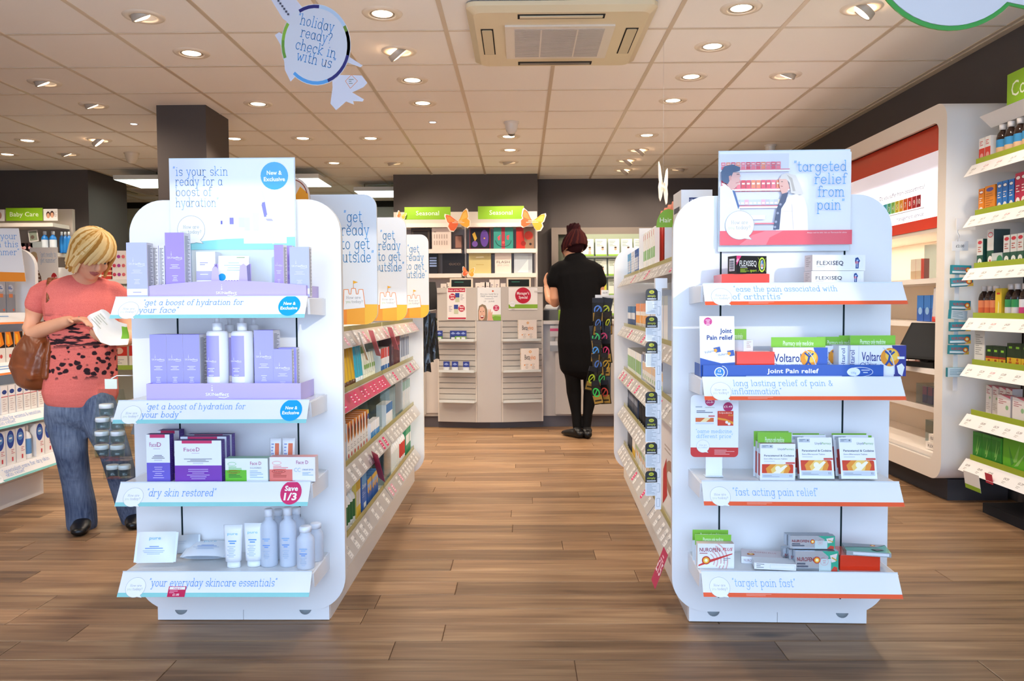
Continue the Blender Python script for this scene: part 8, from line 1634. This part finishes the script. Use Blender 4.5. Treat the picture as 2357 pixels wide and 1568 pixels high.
def denim(n, b):
    L = n.links.new; N = n.nodes.new; g = N('ShaderNodeNewGeometry'); m2 = N('ShaderNodeMapping'); m2.inputs['Scale'].default_value = (120, 120, 14); L(g.outputs['Position'], m2.inputs['Vector'])
    t = N('ShaderNodeTexNoise'); t.inputs['Scale'].default_value = 1; L(m2.outputs[0], t.inputs['Vector']); w = N('ShaderNodeTexNoise'); w.inputs['Scale'].default_value = 5; L(g.outputs['Position'], w.inputs['Vector'])
    r = N('ShaderNodeValToRGB'); r.color_ramp.elements[0].color = lin((46, 60, 92)); r.color_ramp.elements[1].color = lin((128, 144, 170)); r.color_ramp.elements[0].position = .3; r.color_ramp.elements[1].position = .75
    a = N('ShaderNodeMixRGB'); a.inputs[0].default_value = .6; L(t.outputs['Fac'], a.inputs[1]); L(w.outputs['Fac'], a.inputs[2]); L(a.outputs[0], r.inputs[0]); L(r.outputs[0], b.inputs['Base Color'])
    w3 = N('ShaderNodeTexNoise'); w3.inputs['Scale'].default_value = 12; w3.inputs['Detail'].default_value = 3; m3 = N('ShaderNodeMapping'); m3.inputs['Scale'].default_value = (1, 1, 2.2); L(g.outputs['Position'], m3.inputs['Vector']); L(m3.outputs[0], w3.inputs['Vector'])
    u = N('ShaderNodeBump'); u.inputs['Strength'].default_value = .5; u.inputs['Distance'].default_value = .012; L(w3.outputs['Fac'], u.inputs['Height']); L(u.outputs[0], b.inputs['Normal'])
smat('denim', denim, .85, .15)
def brown_hide(n, b):
    L = n.links.new; N = n.nodes.new; g = N('ShaderNodeNewGeometry'); w = N('ShaderNodeTexNoise'); w.inputs['Scale'].default_value = 9; w.inputs['Distortion'].default_value = 1.2; L(g.outputs['Position'], w.inputs['Vector'])
    r = N('ShaderNodeValToRGB'); r.color_ramp.elements[0].color = lin((84, 40, 18)); r.color_ramp.elements[1].color = lin((150, 80, 40)); L(w.outputs['Fac'], r.inputs[0]); L(r.outputs[0], b.inputs['Base Color'])
    u = N('ShaderNodeBump'); u.inputs['Strength'].default_value = .6; u.inputs['Distance'].default_value = .02; L(w.outputs['Fac'], u.inputs['Height']); L(u.outputs[0], b.inputs['Normal'])
smat('brown_hide', brown_hide, .38, .45)

def loft(mb, pts, side, n=16, col='#ffffff', m='card', caps=True):
    """pts: (point, half width along side, half depth); rounded ends"""
    P = [(Vector(p), a, b) for p, a, b in pts]; side = Vector(side)
    def ring(c, d, a, b):
        s = (side-d*side.dot(d)).normalized(); q = d.cross(s); return [c+s*(a*math.cos(2*PI*k/n))+q*(b*math.sin(2*PI*k/n)) for k in range(n)]
    R = []
    for i, (p, a, b) in enumerate(P):
        d = (P[min(i+1, len(P)-1)][0]-P[max(i-1, 0)][0]).normalized()
        if i == 0 and caps:
            e = min(a, b)
            for f, k in ((.95, .3), (.7, .71), (.38, .92)): R.append(ring(p-d*e*f, d, a*k, b*k))
        R.append(ring(p, d, a, b))
        if i == len(P)-1 and caps:
            e = min(a, b)
            for f, k in ((.38, .92), (.7, .71), (.95, .3)): R.append(ring(p+d*e*f, d, a*k, b*k))
    for r0, r1 in zip(R, R[1:]):
        for k in range(n): mb.face([r0[k], r0[(k+1) % n], r1[(k+1) % n], r1[k]], col, m, True)
    mb.face(R[0][::-1], col, m); mb.face(R[-1], col, m)
def ball(mb, c, rx, ry, rz, B=None, n=14, col='#ffffff', m='card'):
    c = Vector(c); B = B or Matrix.Identity(3); rings = []
    for j in range(1, n):
        th = PI*j/n; rings.append([c+B @ Vector((rx*math.sin(th)*math.cos(2*PI*k/n), ry*math.sin(th)*math.sin(2*PI*k/n), -rz*math.cos(th))) for k in range(n)])
    for a, b in zip(rings, rings[1:]):
        for k in range(n): mb.face([a[k], a[(k+1) % n], b[(k+1) % n], b[k]], col, m, True)
    lo, hi = c+B @ Vector((0, 0, -rz)), c+B @ Vector((0, 0, rz))
    for k in range(n): mb.face([rings[0][(k+1) % n], rings[0][k], lo], col, m, True); mb.face([rings[-1][k], rings[-1][(k+1) % n], hi], col, m, True)
def fuse(mb, name, parent, mt, voxel=.007, smooth=6, **kw):
    me = mb.mesh('fuse'); o = bpy.data.objects.new('fuse', me); COL.objects.link(o)
    r = o.modifiers.new('r', 'REMESH'); r.mode = 'VOXEL'; r.voxel_size = voxel
    s = o.modifiers.new('s', 'SMOOTH'); s.factor = .5; s.iterations = smooth
    bpy.context.view_layer.update()
    dg = bpy.context.evaluated_depsgraph_get(); nm = bpy.data.meshes.new_from_object(o.evaluated_get(dg))
    bpy.data.objects.remove(o); bpy.data.meshes.remove(me)
    nm.materials.clear(); nm.materials.append(MATS[mt]); nm.polygons.foreach_set('use_smooth', [True]*len(nm.polygons)); nm.name = name
    return link(nm, name, parent, **kw)
def head_basis(f, roll=0):
    f = Vector(f).normalized(); r = f.cross(Vector((0, 0, 1))).normalized(); u = r.cross(f)
    if roll: M = Matrix.Rotation(roll, 3, f); r = M @ r; u = M @ u
    return Matrix((r, f, u)).transposed()          # columns: right, forward, up
def head_geo(mb, c, B, s=1.0):
    H_ = lambda x, y, z: Vector(c)+B @ Vector((x*s, y*s, z*s))
    ball(mb, H_(0, -.012, .02), .074*s, .092*s, .088*s, B); ball(mb, H_(0, .02, -.035), .060*s, .062*s, .075*s, B); ball(mb, H_(0, .045, -.082), .030*s, .030*s, .026*s, B)
    for sx in (-1, 1):
        ball(mb, H_(sx*.036, .052, -.025), .024*s, .022*s, .026*s, B); ball(mb, H_(sx*.076, -.012, -.01), .010*s, .020*s, .032*s, B); ball(mb, H_(sx*.032, .068, .026), .026*s, .014*s, .008*s, B)
    loft(mb, [(H_(0, .076, .015), .008*s, .008*s), (H_(0, .092, -.015), .011*s, .012*s), (H_(0, .094, -.026), .014*s, .012*s)], B @ Vector((1, 0, 0)))
    ball(mb, H_(0, .072, -.050), .022*s, .012*s, .007*s, B); ball(mb, H_(0, .070, -.061), .019*s, .012*s, .007*s, B)
    return H_
def face_parts(parent, H_, B, s, brow, lip='#b0625c', lids=True):
    for sx in (-1, 1):
        mb = MB(); ball(mb, H_(sx*.032, .064, .006), .013*s, .012*s, .0085*s, B, 10, '#e8e0da', 'glossy'); ball(mb, H_(sx*.032, .074, .003), .0055*s, .0035*s, .0055*s, B, 8, '#4a5a68', 'glossy'); e = obj(mb, 'eye', parent)
        mb = MB(); ball(mb, H_(sx*.032, .066, .012), .015*s, .012*s, .006*s, B, 8, '#d09a80', 'skin'); obj(mb, 'eyelid', e)
        mb = MB(); loft(mb, [(H_(sx*.016, .081, .030), .003*s, .003*s), (H_(sx*.034, .080, .036), .0035*s, .003*s), (H_(sx*.052, .068, .031), .002*s, .002*s)], B @ Vector((0, 0, 1)), 6, brow, 'cloth'); obj(mb, 'eyebrow', parent)
    mb = MB(); loft(mb, [(H_(-.020, .074, -.052), .003*s, .004*s), (H_(-.007, .084, -.049), .0055*s, .005*s), (H_(0, .085, -.051), .0045*s, .005*s), (H_(.007, .084, -.049), .0055*s, .005*s), (H_(.020, .074, -.052), .003*s, .004*s)], B @ Vector((0, 0, 1)), 8, lip, 'skin'); loft(mb, [(H_(-.016, .074, -.058), .003*s, .004*s), (H_(0, .083, -.061), .006*s, .005*s), (H_(.016, .074, -.058), .003*s, .004*s)], B @ Vector((0, 0, 1)), 8, lip, 'skin'); obj(mb, 'lips', parent)
def hand(mb, wrist, d, palm_n, s=1.0, curl=.9, thumb=1):
    """wrist point, direction of the palm, palm normal (fingers curl towards it); thumb +1/-1 side"""
    d = Vector(d).normalized(); pn = Vector(palm_n); pn = (pn-d*pn.dot(d)).normalized(); sd = d.cross(pn)*thumb; w = Vector(wrist)
    loft(mb, [(w, .024*s, .017*s), (w+d*.03*s, .032*s, .015*s), (w+d*.075*s, .036*s, .013*s)], sd)
    for k, (o_, ln) in enumerate(((.027, .068), (.009, .076), (-.009, .071), (-.026, .056))):
        p = w+d*.078*s+sd*o_*s; a = 0; pts = [(p-d*.02*s, .0085*s, .0085*s)]; dd = d
        for seg, fr in enumerate((.42, .32, .26)):
            a = curl*(.5+.45*seg)+.04*k; dd = (d*math.cos(a)+pn*math.sin(a)).normalized(); pts.append((p, .0085*s, .0085*s)); p = p+dd*ln*fr*s
        pts.append((p, .0065*s, .0065*s)); loft(mb, pts, sd, 8)
    t0 = w+d*.022*s+sd*.026*s; loft(mb, [(t0, .013*s, .012*s), (t0+(d*.6+sd*.75).normalized()*.035*s, .0105*s, .0105*s), (t0+(d*.6+sd*.75).normalized()*.035*s+(d*.85+sd*.15+pn*.5).normalized()*.033*s, .008*s, .008*s)], d.cross(sd), 8)

# ---- shopper with the brown bag
YW = 3.86
def wp(px, py, dy=0): return onY(px, py, YW+dy)
per = thing('person', 'fair haired person in coral leopard print top and flared jeans reading a packet', 'person', (wp(190, 1228).x, YW, 0)); R0 = per.location
class Off:  # children keep world-placed vertices: shift by the root
    pass
def shift(o): o.location = -R0; return o
fwd = Vector((.50, -.86, 0)); sd = Vector((.86, .50, 0))
hc = wp(213, 588, -.06); HB = head_basis((.62, -.55, -.52), -.12)
TOR = [(wp(186, 905, 0), .152, .105), (wp(188, 860), .148, .108), (wp(192, 800), .138, .105), (wp(190, 745, -.005), .150, .112), (wp(188, 700), .158, .105), (wp(186, 672), .150, .075), (wp(190, 655), .08, .06)]
RL = [(wp(152, 920), .082, .086), (wp(152, 960), .084, .088), (wp(165, 1045, -.03), .060, .065), (wp(180, 1130, 0), .052, .056), (wp(188, 1205, .02), .038, .045)]
LL = [(wp(218, 925), .078, .082), (wp(232, 965), .078, .083), (wp(266, 1045, -.01), .058, .064), (wp(290, 1130, .05), .05, .055), (wp(306, 1195, .1), .036, .044)]
RA = [(wp(92, 678), .045, .046), (wp(80, 715, .0), .044, .046), (wp(72, 755, -.02), .040, .041), (wp(78, 768, -.05), .037, .038), (wp(110, 755, -.11), .034, .035), (wp(150, 741, -.17), .027, .026), (wp(162, 738, -.185), .023, .02)]
LA = [(wp(272, 680, .09), .044, .046), (wp(284, 725, .09), .042, .044), (wp(296, 772, .06), .038, .038), (wp(290, 782, -.0), .035, .036), (wp(280, 786, -.08), .028, .028), (wp(274, 788, -.11), .023, .02)]
mb = MB()
loft(mb, [(p, a*.93, b*.93) for p, a, b in TOR], sd); loft(mb, [(p, a*.9, b*.9) for p, a, b in RL], sd); loft(mb, [(p, a*.9, b*.9) for p, a, b in LL], sd)
loft(mb, RA, (0, 0, 1)); loft(mb, LA, (0, 0, 1))
loft(mb, [(wp(188, 668, .0), .062, .055), (wp(194, 648, -.015), .052, .052), (wp(204, 622, -.04), .050, .050)], sd)
H_ = head_geo(mb, hc, HB, 1.0)
hand(mb, wp(164, 738, -.19), (.9, -.30, .10), (.2, -.1, -1), .92, .75, -1); hand(mb, wp(272, 788, -.115), (-.45, -.6, .15), (-.3, .0, 1), .92, .7, 1)
shift(fuse(mb, 'body', per, 'skin_light', .0055, 5))
mb = MB()
T2 = [(p, a+.012, b+.012) for p, a, b in TOR[:-1]]; T2[0] = (T2[0][0], .168, .124); loft(mb, T2, sd)
loft(mb, [(wp(112, 672), .062, .062), (wp(94, 680), .058, .058), (wp(86, 700), .056, .056)], (0, 0, 1), caps=True); loft(mb, [(wp(258, 674, .07), .06, .06), (wp(274, 684, .09), .056, .056), (wp(281, 708, .09), .054, .055)], (0, 0, 1))
shift(fuse(mb, 't_shirt', per, 'leopard_tee', .008, 4))
mb = MB()
loft(mb, [(wp(186, 905), .138, .098), (wp(186, 925), .148, .106), (wp(187, 945), .150, .108)], sd)
loft(mb, [(p, a+.012, b+.012) for p, a, b in RL[:3]]+[(wp(176, 1110), .066, .07), (wp(186, 1165, .01), .070, .078), (wp(189, 1206, .01), .070, .085)], sd); loft(mb, [(p, a+.012, b+.012) for p, a, b in LL[:3]]+[(wp(284, 1110, .04), .066, .07), (wp(302, 1165, .09), .068, .075), (wp(312, 1192, .11), .068, .08)], sd)
jn = shift(fuse(mb, 'jeans', per, 'denim', .008, 4))
for px, py, dy in ((190, 1211, -.035), (312, 1196, .075)):
    c = wp(px, py, dy); mb = MB(); c = Vector((c.x, c.y, .001)); f2 = Vector((.35, -.93, 0))
    loft(mb, [(c-f2*.07+Vector((0, 0, .032)), .034, .030), (c+Vector((0, 0, .036)), .040, .034), (c+f2*.07+Vector((0, 0, .028)), .045, .026), (c+f2*.12+Vector((0, 0, .022)), .034, .019)], Vector((.93, .35, 0)))
    shift(fuse(mb, 'shoe', per, 'black_leather', .006, 3))
class Sh:
    def __init__(s): s.o = []
face = link(None, 'face', per); face.location = -R0
face_parts(face, H_, HB, 1.0, '#9a7a54')
mb = MB(); rnd = random.Random(3)
GOLD = ('#d8b070', '#c89a58', '#e4c48a', '#b8863f', '#ecd29c', '#a87838')
def lock(az0, az1, ph1, drop, w, k=1.06, part=.25, flip=0):
    pts = []; n_ = 8
    for i in range(n_+1):
        f = i/n_; ph = math.radians(4+(ph1-4)*min(1, f*1.25)); az = math.radians(az0+(az1-az0)*f**.8)
        dz = 0 if f < .8 else -drop*(f-.8)/.2
        p = H_(.082*k*math.sin(ph)*math.sin(az)+flip*f*f, -.016+.104*k*math.sin(ph)*math.cos(az), .018+.100*k*math.cos(ph)+dz); taper = (.5+.9*math.sin(PI*min(1, f*1.05))) if f < .95 else .5
        pts.append((p, w*taper, .010*(.6+.5*math.sin(PI*f))))
    loft(mb, pts, HB @ Vector((math.cos(math.radians(az1)), -math.sin(math.radians(az1)), .0)), 8, rnd.choice(GOLD), 'cloth')
ball(mb, H_(0, -.020, .024), .080, .098, .094, HB, 14, '#b8904e', 'cloth')
for lay, (k, n_) in enumerate(((1.03, 22), (1.09, 22))):
    for i in range(n_):
        az = 58+(302-58)*(i+.5*lay)/n_
        lock(az+rnd.uniform(-14, 14), az, 108+rnd.uniform(-6, 6), .055+rnd.uniform(0, .02), .017, k)
for i in range(10):
    a = -50+i*11; lock(a-50, a, 74+i*.9 if a < 20 else 84, .01+.004*i, .014, 1.10)
for i in range(7):
    lock(20, 62+i*4, 98+i*2, .05, .015, 1.12)
hr = obj(mb, 'hair', per); shift(hr)
mb = MB(); mb.lathe([(.009, -.002), (.0105, -.002), (.0105, .002), (.009, .002), (.009, -.002)], '#d8d4cc', 'metal', 14, cap=False); rg = obj(mb, 'ring', per); rg.location = wp(183, 733, -.225)-R0; rg.rotation_euler = (0, 1.3, .3)
# bag on her shoulder
t = thing('shoulder_bag', 'slouchy brown leather shoulder bag hanging at the elbow of the shopper', 'bag', wp(80, 888, -.02)); RB = t.location.copy()
mb = MB()
loft(mb, [(wp(78, 876, -.06), .088, .05), (wp(80, 848, -.06), .115, .072), (wp(85, 815, -.055), .106, .070), (wp(95, 785, -.04), .086, .055), (wp(108, 758, -.02), .058, .038)], (1, 0.2, 0.1), 18)
for a, b in (((46, 845), (60, 800)), ((70, 870), (96, 790)), ((104, 868), (116, 780))): p0, p1 = wp(*a, -.118), wp(*b, -.10); loft(mb, [(p0, .02, .014), ((p0+p1)/2, .016, .02), (p1, .012, .012)], (1, 0, 0), 8)
o = fuse(mb, 'bag_body', t, 'brown_hide', .008, 3); o.location = -RB
for k, dx in enumerate((0, 11)):
    mb = MB(); loft(mb, [(wp(108+dx*.4, 764, -.03), .013, .006), (wp(110+dx, 735, -.10), .013, .006), (wp(112+dx, 690, -.115), .013, .006), (wp(113+dx, 655, -.08), .013, .006), (wp(115+dx, 641, -.0), .013, .006), (wp(116+dx, 655, .08), .013, .006), (wp(112+dx, 720, .11), .013, .006), (wp(104+dx, 770, .04), .013, .006)], (1, .3, 0), 8, caps=True)
    o = fuse(mb, 'strap', t, 'brown_hide', .004, 2); o.location = -RB
mb = MB(); T = lambda p: (p[0], p[2], p[1]); mb.lathe([(.014, -.002), (.017, -.002), (.017, .002), (.014, .002), (.014, -.002)], '#c8b07a', 'metal', 16, T=T, cap=False); o = obj(mb, 'metal_ring', t); o.location = wp(74, 781, -.075)-RB
# white packet she reads
t = thing('held_packet', 'crumpled white and green packet held in both hands of the shopper', 'packet', wp(245, 750, -.20)); 
mb = MB(); G = 7; a = wp(202, 730, -.21)-t.location; b = wp(240, 790, -.19)-t.location; c = wp(296, 796, -.14)-t.location; d = wp(232, 712, -.2)-t.location; e = wp(294, 748, -.12)-t.location
grid = []
for j in range(G+1):
    v = j/G; row_ = []
    for i in range(G+1):
        u = i/G; top = d+(e-d)*u if u > .0 else d; bot = a+(b-a)*min(1, u*1.6)+((c-b)*max(0, u-.55)*2.1); p = bot*(1-v)+top*v; p = p+Vector((0, -.012*math.sin(3*u+5*v)-.012*math.sin(PI*u), .006*math.sin(7*u))); row_.append(p)
    grid.append(row_)
for sgn_, off_ in ((1, -.006), (-1, .006)):
    for j in range(G):
        for i in range(G):
            q = [grid[j][i], grid[j][i+1], grid[j+1][i+1], grid[j+1][i]]; q = [p+Vector((0, off_, 0)) for p in q]; mb.face(q if sgn_ > 0 else q[::-1], '#7cb83c' if i >= 6 and 1 < j < 6 else '#e6e6e4', 'plastic', True)
obj(mb, 'sheet', t)
mb = MB(False); q = Dec(mb, (grid[5][1]+Vector((0, -.016, 0))), (grid[5][4]-grid[5][1]), (grid[6][1]-grid[3][1])); q.lines(0, .0, .06, 5, .011, .003, '#a8b0a8'); obj(mb, 'print', t)

# ---- shop worker at the till, seen from behind
YW = 6.52
per = thing('person', 'person in black dress and tights with dark red bun standing at the till', 'person', (wp(1330, 1003).x, YW, 0)); R0 = per.location
sd = Vector((1, 0, 0))
hc = wp(1318, 568, .03); HB = head_basis((-.50, .80, -.36), .05)
TOR = [(wp(1334, 840), .155, .115), (wp(1335, 790), .172, .13), (wp(1336, 750), .168, .122), (wp(1336, 710), .152, .11), (wp(1333, 665), .168, .112), (wp(1328, 630), .182, .102), (wp(1326, 612), .165, .075), (wp(1324, 600), .085, .06)]
LLg = [(wp(1318, 800), .082, .09), (wp(1316, 840, .0), .080, .088), (wp(1319, 872), .060, .066), (wp(1321, 902, .03), .058, .066), (wp(1326, 950, .02), .038, .042), (wp(1328, 982, .01), .032, .037)]
RLg = [(wp(1356, 800), .082, .09), (wp(1358, 840), .080, .088), (wp(1360, 872), .060, .066), (wp(1360, 902, .03), .058, .066), (wp(1353, 950, .02), .038, .042), (wp(1350, 985, .01), .032, .037)]
LAr = [(wp(1284, 622), .052, .054), (wp(1276, 650, .0), .047, .05), (wp(1277, 685, .02), .043, .044), (wp(1278, 697, .05), .040, .042), (wp(1264, 688, .14), .034, .034), (wp(1259, 668, .22), .026, .026), (wp(1258, 662, .24), .023, .02)]
RAr = [(wp(1370, 622), .052, .054), (wp(1379, 650), .047, .05), (wp(1378, 685, .03), .043, .044), (wp(1374, 694, .07), .04, .042), (wp(1362, 684, .16), .034, .034), (wp(1350, 668, .25), .026, .026), (wp(1346, 664, .27), .023, .02)]
mb = MB(); loft(mb, [(p, a*.92, b*.92) for p, a, b in TOR], sd); 
for L_ in (LLg, RLg): loft(mb, [(p, a*.93, b*.93) for p, a, b in L_], sd)
for L_ in (LAr, RAr): loft(mb, L_, (0, 0, 1))
loft(mb, [(wp(1325, 606), .062, .058), (wp(1323, 594, .01), .054, .054), (wp(1320, 578, .03), .054, .056)], sd)
H_ = head_geo(mb, hc, HB, 1.05)
hand(mb, wp(1258, 661, .245), (-.15, .5, .8), (.9, .2, .1), 1.0, .5, 1); hand(mb, wp(1345, 663, .28), (-.7, .5, .3), (0, .2, -1), 1.0, .6, -1)
shift(fuse(mb, 'body', per, 'skin_tan', .007, 5))
mb = MB(); loft(mb, [(p, a+.012, b+.012) for p, a, b in TOR], sd); loft(mb, [(wp(1334, 848), .162, .12), (wp(1334, 830), .165, .125)], sd, caps=False)
for L_ in (LAr, RAr): loft(mb, [(L_[0][0]+Vector((.03 if L_ is LAr else -.03, 0, .01)), .07, .07), (L_[0][0], .066, .066), (L_[1][0]+Vector((0, 0, .01)), .064, .064)], (0, 0, 1))
shift(fuse(mb, 'dress', per, 'black_cloth', .009, 4))
mb = MB()
for L_ in (LLg, RLg): loft(mb, [(p, a+.003, b+.003) for p, a, b in L_], sd)
shift(fuse(mb, 'tights', per, 'black_tights', .007, 4))
for px, f2 in ((1326, Vector((-.55, .80, 0))), (1350, Vector((-.1, 1, 0)))):
    c = wp(px, 990); c = Vector((c.x, c.y, .001)); mb = MB(); s2 = Vector((f2.y, -f2.x, 0))
    loft(mb, [(c-f2*.06+Vector((0, 0, .034)), .036, .032), (c+f2*.02+Vector((0, 0, .038)), .042, .036), (c+f2*.11+Vector((0, 0, .028)), .046, .026), (c+f2*.16+Vector((0, 0, .022)), .034, .019)], s2); loft(mb, [(c-f2*.04+Vector((0, 0, .06)), .042, .02), (c-f2*.02+Vector((0, 0, .075)), .04, .02)], s2)
    shift(fuse(mb, 'shoe', per, 'black_leather', .007, 3))
face = link(None, 'face', per); face.location = -R0; face_parts(face, H_, HB, 1.05, '#4a2a20')
mb = MB(); RED = ('#35171a', '#421c1c', '#2a1214', '#4e2420', '#30161a')
ball(mb, H_(0, -.024, .022), .084, .102, .100, HB, 14, '#2c1316', 'cloth')
for i in range(24):
    az = 55+(305-55)*i/23; pts = []
    for j in range(7):
        f = j/6; ph = math.radians(112*(1-f)+18*f); a = math.radians(az*(1-f)+180*f); k = 1.12
        pts.append((H_(.084*k*math.sin(ph)*math.sin(a), -.018+.104*k*math.sin(ph)*math.cos(a), .018+.102*k*math.cos(ph)), .015*(1.1-.5*f), .009))
    loft(mb, pts, HB @ Vector((math.cos(math.radians(az)), -math.sin(math.radians(az)), 0)), 8, rnd.choice(RED), 'cloth')
bc = H_(0, -.055, .125)
ball(mb, bc, .058, .058, .048, HB, 12, '#33161a', 'cloth')
for i in range(9):
    a0 = i*40; pts = [(bc+HB @ Vector((.05*math.cos(math.radians(a0+50*j/4)), .05*math.sin(math.radians(a0+50*j/4)), -.03+.055*j/4)), .014*(1.15-.14*j), .009) for j in range(5)]; loft(mb, pts, (0, 0, 1), 8, rnd.choice(RED), 'cloth')
for x, l in ((-.07, .09), (.072, .11)): loft(mb, [(H_(x, .03, .02), .004, .004), (H_(x*1.12, .035, -.03), .004, .003), (H_(x*1.1, .03, -.03-l*.6), .002, .002)], (1, 0, 0), 6, '#5c221c', 'cloth')
shift(obj(mb, 'hair', per))
